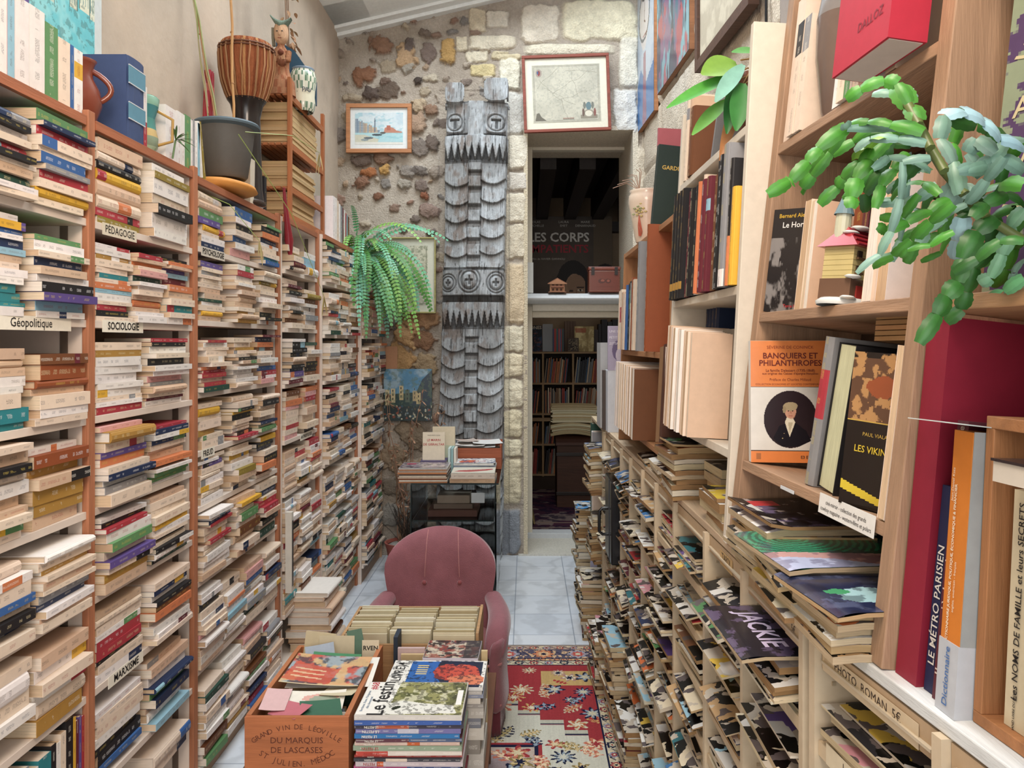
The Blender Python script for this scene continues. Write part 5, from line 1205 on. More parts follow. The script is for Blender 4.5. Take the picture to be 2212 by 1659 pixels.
for k, (x0, x1, y, z1, c_, nm, lb) in enumerate(((-.444, -.43, 2.63, .615, '2C3440', 'upright_book', 'navy upright book standing just behind the back right corner of the crate'), (-.425, -.335, 2.60, .59, 'B9A2A0', 'pink_booklet', 'faded pink booklet standing upright between crate and art paperback'), (-.412, -.325, 2.585, .575, 'BCA67E', 'tan_leaflet', 'tan printed leaflet leaning in front of the pink booklet'), (-.146, -.126, 2.55, .60, 'C2AC84', 'manila_folder', 'worn manila folder standing upright right of the art paperback'))):
    m = MB(); m.box((x0, y, TZ), (x1, y+(.012 if k else .08), z1), 'cover' if k in (2,) else 'paint', c_); tag(m.build(nm, loc=(x0, y, TZ)), lb, 'book' if k < 2 else 'paper')
m = MB(); m.box((-.123, 2.20, .0), (-.085, 2.60, 0), 'paint', 'B59A7A') if False else None

# glass display case with books
GX0, GX1, GY0, GY1, GZ = -.69, -.185, 4.70, 5.47, .76
t = thing('glass_display_case', ((GX0+GX1)/2, 4.95, 0), 'frameless glass display case with books stacked on top, behind the velvet chair', 'display case')
def gp(name, a, b, mt='glass', col='FFFFFF'): m = MB(); m.box(a, b, mt, col, None); return m.build(name, t)
gp('glass_top', (GX0, GY0, GZ-.008), (GX1+.02, GY1, GZ)); gp('glass_front', (GX0+.008, GY0+.002, .06), (GX1-.004, GY0+.008, GZ-.009)); gp('glass_side', (GX0, GY0, .06), (GX0+.006, GY1, GZ-.009)); gp('glass_side', (GX1-.002, GY0-.002, .06), (GX1+.005, GY1, GZ-.009))
gp('glass_door', (GX1+.012, GY0-.30, .06), (GX1+.018, GY0+.02, GZ-.06))
for z_ in (.30, .53): gp('glass_shelf', (GX0+.01, GY0+.01, z_), (GX1-.01, GY1-.01, z_+.006))
for x, y in ((GX0-.002, GY0-.003), (GX1-.004, GY0-.004)): gp('edge_strip', (x, y, .06), (x+.006, y+.006, GZ-.009), 'gloss', '1E2A2A')
for z_ in (.30, .53): gp('edge_strip', (GX0+.01, GY0+.009, z_-.001), (GX1-.01, GY0+.0135, z_+.007), 'gloss', '243434')
gp('edge_strip', (GX0, GY0-.004, GZ-.0085), (GX1+.02, GY0, GZ+.0005), 'gloss', '1E2A2A'); gp('base', (GX0, GY0, 0), (GX1, GY1, .06), 'paint', '3A3430')
for k, (z_, x0, x1, y0_, y1_, th, c_, lb, nm) in enumerate(((.537, -.60, -.30, 4.8, 5.1, .04, '5A3A32', 'brown leather album lying on the upper glass shelf', 'leather_album'), (.577, -.57, -.33, 4.84, 5.06, .03, '6A5A50', 'grey-brown book on the leather album in the display case', 'shelf_book'), (.607, -.55, -.35, 4.86, 5.04, .05, '8A7C70', 'thick pale book on top inside the display case', 'shelf_book'),
        (.307, -.62, -.24, 4.74, 5.02, .025, '1E1B1C', 'large black art book with red figure cover on the lower glass shelf', 'art_book'), (.06, -.62, -.30, 4.74, 5.0, .16, 'A58A66', 'pile of tan boxes at the bottom of the display case', 'tan_box'))):
    m = MB(); m.box((x0, y0_, z_+.001), (x1, y1_, z_+th-.0005), 'gloss' if k == 3 else 'cover', c_)
    o = m.build(nm, loc=(x0, y0_, z_)); tag(o, lb, 'book' if k < 4 else 'box')
    if k == 3:
        A = Art(.30, .2, 50, '1E1B1C'); A.ell(.4, .5, .3, .3, '7A2E2C', wob=.5); A.ell(.7, .6, .2, .12, 'A8403C', wob=.4, seed=5); A.ell(.4, .5, .06, .06, 'B58A76'); A.build('cover_print', up_T((x0+x1)/2, (y0_+y1_)/2, z_+th+.0005), 'gloss', o)
m = MB(); m.box((-.33, 4.712, .64), (-.25, 4.713, .70), 'paint', 'C9CDD4'); tag(m.build('paper_tag', loc=(-.33, 4.712, .64)), 'small handwritten white tag taped inside the glass front', 'tag')
# on top of the case
def pile(name, x0, x1, y0, y1, z, specs, lab, grp, cat='book'):
    for k, (th, c_, nm) in enumerate(specs):
        m, T_ = mag(name, x0+rr.uniform(-.006, .006), x1+rr.uniform(-.006, .006), y0+rr.uniform(-.006, .004), y1, z, th, c_, '', rz=rr.uniform(-.02, .02), ink='6A5A50'); z += th+.0006
        tag(m.build(name, loc=T_.translation), lab % (nm, ORD1[k]), cat, grp)
    return z
z = pile('old_magazine', -.765, -.475, 4.70, 4.92, GZ+.001, [(.008, 'A8704A', 'orange-brown'), (.008, 'D0C8B8', 'cream'), (.009, '8A5A3E', 'brown'), (.008, 'B8A08A', 'tan'), (.008, 'C8BCA8', 'pale'), (.009, '5A4A44', 'dark'), (.008, 'B8784A', 'orange'), (.01, 'C4B8AC', 'beige'), (.008, 'A87A5A', 'rust'), (.008, 'B8B4B0', 'grey')], '%s magazine, %s from the bottom of the left pile on the glass case', 'magazines on the glass case')
A = Art(.285, .215, 70, '8A7C88'); A.noise(8, .45, .6, '3E3A48', .9, 3); A.noise(10, .52, .62, 'B8A8A0', .9, 7); A.rect(.1, .6, .3, .8, 'B8405A', .9)
ob = A.build('illustrated_magazine', up_T(-.62, 4.81, z+.001, .02), 'gloss'); tag(ob, 'magazine with a crowded purple illustration topping the left pile on the glass case', 'magazine')
z = pile('pocket_book', -.455, -.185, 4.70, 4.93, GZ+.001, [(.025, 'B89A7C', 'tan'), (.032, 'C9BBAC', 'pale grey')], '%s thick book, %s from the bottom of the right pile on the glass case', 'books in the right pile on the glass case')
A = Art(.26, .215, 70, 'CDC6B6'); A.poly([(.05, .25), (.15, .45), (.55, .6), (.92, .75), (.95, .6), (.8, .4), (.4, .2)], 'A8504E')
ob = A.build('bulletin', up_T(-.32, 4.81, z+.0015, .0), 'paint'); tag(ob, 'cream bulletin with a red brushstroke banner on the right pile of the glass case', 'magazine')
m = MB(); m.text('du Maine-Vinet', .02, up_T(-.31, 4.815, z+.0025, .14), 'E0D4C4', bold=.01); o = m.build('lettering', ob)
z = pile('paper_magazine', -.46, -.20, 4.96, 5.17, GZ+.001, [(.012, 'A8A8A8', 'grey'), (.012, '4A5A5A', 'dark'), (.012, 'D8D4CC', 'white'), (.014, 'B8B4AE', 'pale'), (.012, '8A94A0', 'bluish'), (.012, 'DAD8D2', 'bright')], '%s periodical, %s from the bottom of the rear pile on the glass case', 'periodicals at the back of the glass case')
A = Art(.26, .2, 80, 'DCDAD6'); A.ell(.35, .35, .25, .3, 'C8684A', wob=.4); A.noise(12, .5, .56, '4A5272', .8, 4); A.ell(.65, .4, .15, .15, 'DCDAD6', wob=.3); A.ring(.66, .4, .09, .012, 'B0403A')
ob = A.build('printed_sheet', up_T(-.33, 5.06, z+.002, .06), 'paint'); tag(ob, 'printed sheet with orange and navy artwork lying across the rear pile', 'paper')
z = pile('small_paperback', -.665, -.505, 4.935, 5.08, GZ+.001, [(.022, 'C9AE8C', 'tan'), (.022, 'CDB7A8', 'pinkish'), (.02, 'D2C0B0', 'cream'), (.018, 'B8A098', 'rosy'), (.012, '5A506E', 'purple')], '%s paperback, %s from the bottom of the little stack on the glass case', 'little paperback stack on the glass case')
# upright paperback with title
m = MB(); T_ = TR(-.655, 4.962, z+.001, rx=-.10); m.box((0, 0, 0), (.14, .018, .205-.03), 'paint', 'D6C9B2', T_)
m.text('MARGUERITE DURAS', .0085, T_ @ Matrix.Translation((.07, -.001, .155)) @ FACE_CAM, '4A443E'); m.text('LE MARIN', .020, T_ @ Matrix.Translation((.07, -.001, .125)) @ FACE_CAM, 'B0484A', bold=.012); m.text('DE GIBRALTAR', .020, T_ @ Matrix.Translation((.07, -.001, .098)) @ FACE_CAM, 'B0484A', bold=.012)
tag(m.build('upright_paperback', loc=T_.translation), 'cream paperback propped upright with red title on the small stack', 'book')
m = MB(); T_ = TR(-.61, 5.11, GZ+.002, rx=-.05); m.box((0, 0, 0), (.145, .03, .29), 'paint', 'D3C4A8', T_); m.box((.0, -.001, .0), (.145, 0, .17), 'paint', 'BFC3A8', T_); tag(m.build('tall_paperback', loc=T_.translation), 'taller cream paperback standing behind the titled one on the glass case', 'book')
for k, c_ in enumerate(('BFD0CC', '8FB0B0', 'D8D2C6')):
    m = MB(); m.box((-.495+k*.018, 4.97, GZ+.001), (-.48+k*.018, 5.10, GZ+.17), 'cover', c_); tag(m.build('slim_book', loc=(-.495+k*.018, 4.97, GZ)), '%s slim book standing right of the little paperback stack' % ['pale aqua', 'teal-grey', 'ivory'][k], 'book', 'slim books on the glass case')
t = thing('wooden_tray_box', (-.33, 5.30, GZ), 'red-brown wooden box of white papers at the back of the glass case', 'box')
bx0, bx1, by0, by1, bz0, bz1 = -.475, -.165, 5.21, 5.46, .772, .90
for p, q in (((bx0, by0, bz0), (bx1, by0+.01, bz1)), ((bx0, by1-.01, bz0), (bx1, by1, bz1+.03)), ((bx0, by0+.01, bz0), (bx0+.01, by1-.01, bz1)), ((bx1-.01, by0+.01, bz0), (bx1, by1-.01, bz1+.02)), ((bx0, by0, bz0-.01), (bx1, by1, bz0))):
    m = MB(); m.box(p, q, 'wood_x', 'A0583C'); m.build('panel', t)
for k, (cx, cy, z_, w_, h_, rz, c_) in enumerate(((-.34, 5.33, .905, .26, .19, .03, 'DCDCDA'), (-.37, 5.30, .915, .2, .16, -.15, 'CFC9C2'), (-.27, 5.34, .925, .2, .17, .2, 'E0DEDA'), (-.40, 5.33, .935, .14, .1, .5, 'B9AAA0'))):
    sheet('loose_paper', cx, cy, z_, w_, h_, rz, .05, .02, c_, ['lowest white', 'greyish slanted', 'bright white upper', 'small buff topmost'][k]+' loose paper lying in the red-brown box', 'paper', curl=.012)
m = MB(); m.box((bx0+.02, by0+.02, bz0+.001), (bx1-.02, by1-.02, bz0+.115), 'pages', 'D2CCC0'); tag(m.build('paper_bundle', loc=(bx0, by0, bz0)), 'thick bundle of papers filling the red-brown box', 'papers')
# terracotta pot with dried stems
pc = P(868, 1170, 5.45); t = thing('terracotta_pot', (pc.x, 5.5, 0), 'round terracotta plastic pot with dry soil and withered stems beside the glass case', 'plant pot')
Tp = TR(pc.x, 5.5, 0); m = MB(); m.lathe([(.085, .0), (.115, .17), (.118, .175), (.125, .20), (.128, .21), (.116, .21), (.110, .19)], 32, 'paint', '9A564A', Tp, cap=False); m.lathe([(.0, .0), (.085, .0)], 32, 'paint', '9A564A', Tp, cap=False); m.build('pot', t, smooth=True, sharp=.6)
m = MB(); m.lathe([(.108, .185), (.08, .20), (.04, .205), (.0, .208)], 24, 'stone', '9A948C', Tp, cap=False); m.build('soil', t)
rr2 = random.Random(17)
m = MB()
for k in range(9):
    x, y, z_ = pc.x+rr2.uniform(-.04, .04), 5.5+rr2.uniform(-.03, .03), .2; p = [(x, y, z_)]; dx2 = rr2.uniform(-.01, .02)
    for j in range(rr2.randint(9, 17)): x += dx2+rr2.uniform(-.02, .02); y += rr2.uniform(-.005, .018); z_ += rr2.uniform(.05, .09); y = min(y, 5.72); p.append((x, y, z_))
    m.tube(p, [.005*(1-i/len(p)*.6) for i in range(len(p))], 'paint', jit('8A6A52', rr2, .15), 5)
    for q in p[3:]:
        for _ in range(3):
            c = Vector(q); a_ = rr2.uniform(0, 6.3); l_ = rr2.uniform(.03, .055); d_ = Vector((math.cos(a_)*l_, math.sin(a_)*l_*.4, rr2.uniform(-.05, .0))); s_ = Vector((-d_.y, d_.x, .01)).normalized()*.009
            n = m.verts([c, c+d_*.5+s_, c+d_, c+d_*.5-s_]); m.face([n, n+1, n+2, n+3], 'leafmat', jit(rr2.choice(['9A7058', '7A5A46', 'B08A6E', '6A5448']), rr2, .1))
m.build('dried_stem', t)
m = MB()
for k in range(60):
    a_ = rr2.uniform(0, 6.3); x, y, z_ = pc.x+.02+rr2.uniform(-.03, .05), 5.5, .21; p = [(x, y, z_)]
    for j in range(6): x += .018*math.cos(a_)+rr2.uniform(-.01, .01); y += .01*math.sin(a_); z_ += rr2.uniform(.01, .06); p.append((x, y, z_))
    m.tube(p, .0018, 'paint', '3E3630', 4)
m.build('withered_twigs', t)

for k, (x, y, w_, h_, rz, rx, c_, lb) in enumerate(((-.565, 2.165, .11, .08, .35, .22, '2F5A44', 'dark green card lying tilted at the front right of the wine crate'), (-.645, 2.15, .10, .07, -.5, .15, 'B56A74', 'dusty pink card lying tilted at the front of the wine crate'), (-.70, 2.20, .07, .11, .1, .1, 'C9A8A8', 'pale rose card in cellophane along the left side of the wine crate'), (-.53, 2.30, .10, .13, -.2, -.1, 'C9BFA2', 'cream card lying under the old illustrated magazine at right'), (-.60, 2.48, .15, .06, .05, .5, '3E7A52', 'green-edged card leaning behind the old illustrated magazine'), (-.66, 2.52, .09, .07, .3, .6, '8E96A0', 'grey-blue card leaning at the back left of the wine crate'))):
    sheet('tilted_card', x, y, .590+.006*(k % 3), w_, h_, rz, rx, .08*(-1)**k, c_, lb, 'card', curl=.004)
# ================================================================ RIGHT: sorting racks, magazines, bookcases on the counter
def mag_build(nt, src, mp):
    N = nt.nodes; L = nt.links
    uv = N.new('ShaderNodeUVMap'); uv.uv_map = 'uv'
    a = N.new('ShaderNodeAttribute'); a.attribute_name = 'ink'; cur = src
    dn = N.new('ShaderNodeTexNoise'); dn.inputs['Scale'].default_value = .25; dn.inputs['Detail'].default_value = 3; L.new(uv.outputs[0], dn.inputs['Vector'])
    ds = N.new('ShaderNodeVectorMath'); ds.operation = 'SCALE'; ds.inputs['Scale'].default_value = 5.5; L.new(dn.outputs['Color'], ds.inputs[0])
    ad = N.new('ShaderNodeVectorMath'); ad.operation = 'ADD'; L.new(uv.outputs[0], ad.inputs[0]); L.new(ds.outputs[0], ad.inputs[1])
    def pick(vec, scale, chan, thr, col, cur, soft=.0, dist='CHEBYCHEV'):
        v = N.new('ShaderNodeTexVoronoi'); v.distance = dist; v.inputs['Scale'].default_value = scale; L.new(vec, v.inputs['Vector'])
        s_ = N.new('ShaderNodeSeparateColor'); L.new(v.outputs['Color'], s_.inputs[0]); g = N.new('ShaderNodeMath'); g.operation = 'GREATER_THAN'; g.inputs[1].default_value = thr; L.new(s_.outputs[chan], g.inputs[0])
        m_ = N.new('ShaderNodeMix'); m_.data_type = 'RGBA'; L.new(g.outputs[0], m_.inputs[0]); L.new(cur, m_.inputs[6])
        if col: m_.inputs[7].default_value = col
        else: L.new(a.outputs['Color'], m_.inputs[7])
        return m_.outputs[2]
    cur = pick(ad.outputs[0], .13, 0, .55, None, cur)
    cur = pick(ad.outputs[0], .30, 1, .80, (.50, .44, .36, 1), cur, dist='EUCLIDEAN')
    cur = pick(ad.outputs[0], .36, 2, .86, (.10, .08, .08, 1), cur, dist='EUCLIDEAN')
    cur = pick(uv.outputs[0], .21, 1, .93, (.62, .60, .56, 1), cur)
    return cur
mat('magcover', rough=.38, nscale=30, namt=.05, spec=.4, build=mag_build)
MC = [('black', '26252A'), ('red', 'A8323A'), ('blue', '3A6A9A'), ('teal', '2E6A72'), ('cream', 'D8CBB0'), ('tan', 'B8966C'), ('white', 'DAD8D2'), ('purple', '5A4680'), ('green', '4A7A4A'), ('orange', 'C8693A'), ('yellow', 'D1B04A'), ('brown', '6E4A34'), ('pale blue', '8FB4C4'), ('navy', '26304E'), ('pink', 'C48A92'), ('maroon', '5E2430')]
def mag_geo(mb, L, W, T, c1, c2, r, T4, droop=.0, xs0=-.08, edge=None, fan=0):
    """x from xs0 (towards the aisle) inwards for W, y 0..L; the free end sags"""
    u0 = r.uniform(0, 900); N_ = 6; edge = edge or r.choice(['C9B898', 'B79C74', 'D2C8B4', '9A7A56', 'BCA888'])
    def zz(x): return -droop*max(0, (.03-x))**2*14
    xs = [xs0+W*i/N_ for i in range(N_+1)]
    n = mb.verts([(x, y, zz(x)+z) for z in (0, T) for y in (0, L) for x in xs], T4); k = N_+1
    id_ = lambda zi, yi, i: n+(zi*2+yi)*k+i
    ec = jit(edge, r, .08)
    for i in range(N_):
        mb.face([id_(1, 0, i), id_(1, 0, i+1), id_(1, 1, i+1), id_(1, 1, i)], 'magcover', c1, c2, [(u0+xs[i]*100, 0), (u0+xs[i+1]*100, 0), (u0+xs[i+1]*100, L*100), (u0+xs[i]*100, L*100)])
        mb.face([id_(0, 1, i), id_(0, 1, i+1), id_(0, 0, i+1), id_(0, 0, i)], 'paint', c2)
        for yi in (0, 1):
            q = [id_(0, yi, i), id_(0, yi, i+1), id_(1, yi, i+1), id_(1, yi, i)]
            mb.face(q if yi == 0 else q[::-1], 'pages', ec, None, [(i*4, 0), (i*4+4, 0), (i*4+4, T*100), (i*4, T*100)])
    for i, rv in ((0, 0), (N_, 1)):
        q = [id_(0, 1, i), id_(0, 0, i), id_(1, 0, i), id_(1, 1, i)]
        mb.face(q if not rv else q[::-1], 'pages', ec, None, [(0, 0), (L*100, 0), (L*100, T*100), (0, T*100)])
RR_ = random.Random(99)
RM = []
ROWN = ['top', 'second', 'third', 'fourth', 'fifth', 'sixth', 'seventh', 'eighth', 'ninth']
BEI = 'C6B499'
def rack(T, cols, nrow, name, label, depth=.36, z1=1.16, pitch=.125, ycut=None, side='racks', top='C8B094'):
    t = thing(name, T @ Vector((depth/2, (cols[0]+cols[-1])/2, 0)), label, 'rack'); zb = z1-.045-pitch*nrow
    m = MB(); m.box((-.006, cols[0]-.012, z1-.018), (depth, cols[-1]+.012, z1), 'wood_y', top, T); m.build('top_board', t, bevel=.002)
    m = MB(); m.box((depth-.006, cols[0], .010), (depth, cols[-1], z1-.02), 'paint', '8A7A66', T); m.build('back_panel', t)
    for y in cols:
        m = MB(); m.box((-.016, y-.009, .010), (depth-.01, y+.009, z1-.019), 'paint', BEI, T)
        for k in range(26):
            zz_ = z1-.09-k*.04
            if zz_ > .1 and y < 3: m.box((.012, y-.0115, zz_), (.018, y-.009, zz_+.006), 'metal', 'B9A68A', T)
        m.build('divider', t)
    for a, b in zip(cols[:-1], cols[1:]):
        m = MB(); m.box((-.004, a+.010, z1-.062), (.004, b-.010, z1-.022), 'paint', 'B39A7C', T); m.box((-.010, a+.02, z1-.050), (-.004, b-.02, z1-.046), 'metal', 'CFC2AA', T); m.build('label_holder', t)
        for k in range(nrow):
            z = z1-.062-pitch*(k+1)+.012
            if z < .02: continue
            m = MB(); m.box((-.004, a+.010, z-.006), (depth-.012, b-.010, z), 'paint', 'BBA689', T); m.box((-.010, a+.010, z-.020), (-.004, b-.010, z+.002), 'paint', 'C6B294', T); m.build('tray_shelf', t)
    return t
T1 = TR(.4556, 1.262, 0, rz=.0165)
C1 = [0, .328, .643, 1.008, 1.308, 1.578, 1.868, 2.138, 2.45, 2.76]
rk1 = rack(T1, C1, 8, 'sorting_rack', 'long beige metal-fronted sorting rack full of magazines along the right side of the aisle')
T2 = TR(.4585, 1.228, 0, rz=.115)
C2 = [-.62, -.31, -.004]
rk2 = rack(T2, C2, 8, 'sorting_rack', 'near beige sorting rack with a white top, cropped by the lower right corner', depth=.34, top='D3D6D6')
CORD = ['first', 'second', 'third', 'fourth', 'fifth', 'sixth', 'seventh', 'eighth', 'ninth', 'tenth']
def fill_rack(T, cols, nrow, who, first, z1=1.16, pitch=.125):
    for ci, (a, b) in enumerate(zip(cols[:-1], cols[1:])):
        for k in range(nrow):
            z = z1-.062-pitch*(k+1)+.0125
            if z < .02: continue
            lim = pitch-.028; zc = 0; n = 0; mode = RR_.random(); items = []; stand = RR_.random() < .22 and k > 0
            fl = RR_.uniform(.55, .98); drp = RR_.uniform(.0, .6)
            if stand:
                items.append('cards')
            while zc < lim*fl and n < 11:
                th = RR_.choice([RR_.uniform(.003, .008), RR_.uniform(.005, .012)]); 
                if zc+th > lim: break
                cn1, c1 = MC[RR_.choice([0, 1, 2, 3, 4, 4, 4, 4, 5, 5, 6, 6, 6, 4, 7, 8, 9, 10, 12, 12, 13, 14, 15, 11])]; cn2, c2 = MC[RR_.randrange(16)]
                L = min(b-a-.045, RR_.uniform(.19, .25)); W = RR_.uniform(.22, .30); off = RR_.uniform(-.018, .018)-(.035 if RR_.random() < .33 else 0); yy = a+.012+RR_.uniform(0, max(.001, b-a-.026-L)); rz = RR_.uniform(-.05, .05)
                tl = RR_.uniform(-.03, .02)
                items.append((th, cn1, c1, cn2, c2, L, W, off, yy, rz, z+zc)); zc += th+.0008; n += 1
            ms = [q for q in items if q != 'cards']
            for q, (th, cn1, c1, cn2, c2, L, W, off, yy, rz, zz_) in enumerate(ms):
                ft = len(ms)-1-q; T4 = T @ TR(0, yy, zz_, rz=rz)
                wpos = T4 @ Vector((off, L/2, 0)); Y_ = wpos.y; sx2 = PX+F*wpos.x/Y_; sy2 = PY+F*(H-wpos.z)/Y_
                size = th*L/Y_**2*(2.2 if ft == 0 else 1)
                if sy2 > 1700 or sx2 > 2330: size = 0
                lab = '%s and %s magazine, %s in the %s row, %s column, %s' % (cn1, cn2 if cn2 != cn1 else 'grey', 'topmost' if ft == 0 else ORD[ft]+' down', ROWN[k], CORD[ci if first else len(cols)-2-ci], who)
                RM.append((size, L, W, th, hx(c1), hx(c2), RR_.random(), T4, off, lab, drp))
fill_rack(T1, C1, 8, 'long rack', True)
fill_rack(T2, C2, 8, 'near rack', False)
RM.sort(key=lambda q: -q[0])
NM = 290
smb = MB()
for i, (size, L, W, th, c1, c2, sd, T4, off, lab, dr) in enumerate(RM):
    r = random.Random(sd)
    if i < NM and size > 0:
        m = MB(); mag_geo(m, L, W, th, c1, c2, r, T4, droop=dr*.5, xs0=off)
        tag(m.build('magazine', loc=T4.translation), lab, 'magazine', 'magazines in the sorting racks')
    elif size > 0: mag_geo(smb, L, W, th, c1, c2, r, T4, droop=dr*.5, xs0=off)
if smb.v: tag(smb.build('stacked_magazines'), 'remaining small magazines deep in the far and lower pigeonholes of the long rack', 'magazines', kind='stuff')
print('rack magazines', len(RM), sum(1 for q in RM if q[0] > 0))
def side_text(T, parent, txt, y, z, size, col='3A2E28', x=-.0052, paper=None, wl=None, nm='shelf_label'):
    m = MB(); wl = wl or .08
    Tt = T @ Matrix(((0, 0, -1, x-.0012), (-1, 0, 0, y), (0, 1, 0, z), (0, 0, 0, 1)))
    if paper: m.box((x-.0008, y-wl, z-.02), (x, y+wl, z+.012), 'paint', paper, T)
    m.text(txt, size, Tt, col, bold=0); o = m.build(nm, parent); o['label'] = 'handwritten label reading '+txt; return o
side_text(T2, rk2, 'PHOTO  ROMAN  5€', -.14, 1.118, .018, paper='C9B698', wl=.12)
side_text(T2, rk2, 'Jeunesse', -.12, .985, .018, x=-.0105, paper='D2C4A8', wl=.08)
side_text(T1, rk1, '5€', .06, 1.118, .018, paper='C2AD8E', wl=.04)
side_text(T1, rk1, 'TARDI', .48, 1.118, .024, paper='B99A6C', wl=.05)
side_text(T1, rk1, 'COEUR-MIDI', .16, .993, .013, x=-.0105, paper='CBB898', wl=.08)
# feature magazines on the counter
def bigmag(name, x, y, z, L, W, th, c1, c2, rz, label, n=1, droop=.4, art=None, texts=(), tilt=0, grp=None):
    m = MB(); T4 = TR(x, y, z, rz=rz, ry=tilt); r = random.Random(hash((x, y)) % 1000 if False else int(x*1000+y*777) % 1000)
    mag_geo(m, L, W, th, c1, c2, r, T4, droop=droop, xs0=0)
    for (tx, u, v, s_, c_) in texts: m.text(tx, s_, T4 @ Matrix.Translation((u*W, v*L, th+.0012)) @ Matrix.Rotation(-PI/2, 4, 'Z'), c_, bold=.02)
    if art:
        A = art(W, L); a_, b_ = A.nx, A.ny
        m.grid(lambda i, j: (W*i/a_, L*j/b_, th+.0011-droop*max(0, .03-W*i/a_)**2*14), a_, b_, 'gloss', lambda i, j: tuple(A.c[j, i]), T4)
    return tag(m.build(name, loc=T4.translation), label, 'magazine', grp)
ZC = 1.1605
rr = random.Random(77)
def cpile(x, y, z, L, W, n, tmin, tmax, what, place, rzs=.06, cols=None, droop=.5, grp=None):
    for k in range(n):
        th = rr.uniform(tmin, tmax); i1 = rr.choice(cols) if cols else rr.randrange(16); i2 = rr.randrange(16)
        if i2 == i1: i2 = (i1+3) % 16
        m = MB(); T4 = TR(x+rr.uniform(-.012, .012), y+rr.uniform(-.008, .008), z, rz=rr.uniform(-rzs, rzs)); mag_geo(m, L*rr.uniform(.9, 1), W, th, MC[i1][1], MC[i2][1], rr, T4, droop=droop, xs0=0)
        tag(m.build('old_magazine' if what == 'magazine' else 'worn_book', loc=T4.translation), '%s and %s %s, %s up in %s' % (MC[i1][0], MC[i2][0], what, ORD1[k], place), what, grp or place); z += th+.001
    return z
z = cpile(.428, 1.40, ZC, .24, .20, 9, .008, .014, 'magazine', 'the pile under the portrait book', cols=[4, 5, 11, 6, 0])
def art_blk(w, h):
    A = Art(w, h, 60, '1E1C20'); A.noise(5, .55, .7, '7A6A8A', .7, 3); A.noise(7, .6, .7, 'C9B8B0', .6, 9); A.rect(.14, .70, .38, .90, 'C23A40'); return A
bigmag('glossy_magazine', .432, 1.39, z, .25, .22, .006, '1E1C20', 'B8A2C0', .05, 'black glossy magazine with a small red block topping the counter pile under the portrait book', art=art_blk, droop=-.5)
z = cpile(.418, 1.235, ZC, .21, .22, 7, .008, .013, 'magazine', 'the middle counter pile', cols=[4, 5, 11, 10, 14], droop=.2)
def art_grn(w, h):
    A = Art(w, h, 80, '1F5A44'); d = np.hypot(A.u-.35, (A.v-.75)*A.asp); A.mask((np.sin(d*120) > 0)*1.0*(A.v > .35), '2F8A68'); A.poly([(0, 0), (1, 0), (1, .25), (0, .42)], 'C49A96'); A.poly([(0, 0), (.7, 0), (.4, .2), (0, .3)], 'B5BCD8'); A.noise(6, .52, .6, '4A3A5A', .5, 4); return A
bigmag('glossy_magazine', .408, 1.22, z, .24, .24, .007, '1F5A44', 'D9C9B0', .10, 'magazine with green rippled cover on the middle counter pile', art=art_grn, droop=.3)
bigmag('yellow_magazine', .398, 1.245, z-.03, .20, .2, .008, 'C9B03A', '3A3426', -.10, 'yellow and black magazine sticking out below the green one', droop=.6)
z = cpile(.425, 1.085, ZC, .17, .22, 6, .008, .012, 'magazine', 'the nearest counter pile', cols=[4, 5, 6, 12, 9], droop=.3)
def art_teal(w, h):
    A = Art(w, h, 80, '232A48'); A.noise(4, .5, .62, '5A6280', .7, 3); A.ell(.35, .35, .2, .16, 'A8CCD0', wob=.6); A.ell(.5, .2, .2, .12, 'B5D4D8', wob=.6, seed=5); A.poly([(.3, 0), (1, 0), (1, .35), (.6, .4)], 'B5806C', .7); A.noise(9, .55, .6, '1E2030', .6, 8); A.ell(.18, .45, .08, .06, '4A9A6A', wob=.5); return A
bigmag('glossy_magazine', .418, 1.055, z+.004, .20, .25, .006, '232A48', 'B5D4D8', .12, 'dark blue illustrated magazine with pale teal shapes on the nearest counter pile', art=art_teal, droop=.4)
# Jackie magazine in the first column
def art_jack(w, h):
    A = Art(w, h, 60, '1C1B26'); A.poly([(.5, .2), (1, .4), (1, 1), (.7, 1)], '3A4E6A'); A.noise(7, .55, .62, '6A5A7A', .6, 4); return A
bigmag('glossy_magazine', .36, 1.315, 1.118-.125+.075, .255, .24, .006, '1C1B26', 'C9C0D4', .03, 'dark magazine titled in large lilac capitals in the first column of the long rack', art=art_jack, texts=(('JACKIE', .30, .5, .058, 'C3B4CC'), ('LE ROMAN', .62, .5, .022, 'D8D4D8')), droop=.4)
# other piles along the counter
z = cpile(.435, 1.76, ZC, .20, .20, 4, .016, .026, 'book', 'the white book pile by the white upright', cols=[6, 6, 4], rzs=.04, droop=0)
bigmag('yellow_booklet', .43, 1.775, z, .17, .17, .009, 'C9B040', '4A4430', -.03, 'yellow booklet lying on the white book pile by the white upright', droop=0)
z = cpile(.485, 1.97, ZC, .17, .2, 5, .018, .03, 'book', 'the brown book pile beside the white books', cols=[11, 0, 4, 5], rzs=.05, droop=0)
z = cpile(.415, 2.20, ZC, .23, .22, 10, .010, .017, 'magazine', 'the tall rust-edged counter pile', cols=[9, 5, 11, 4, 11], droop=.25)
bigmag('glossy_magazine', .41, 2.2, z, .23, .23, .006, '5A9A5A', 'D1B04A', .04, 'green and yellow magazine topping the tall counter pile', droop=-.2)
z = cpile(.425, 2.52, ZC, .2, .2, 4, .008, .013, 'magazine', 'the low pile left of the tall one', cols=[4, 6, 8, 11]); z = cpile(.42, 2.78, ZC, .22, .2, 3, .006, .012, 'magazine', 'the lowest counter pile farther back', cols=[4, 11, 12])

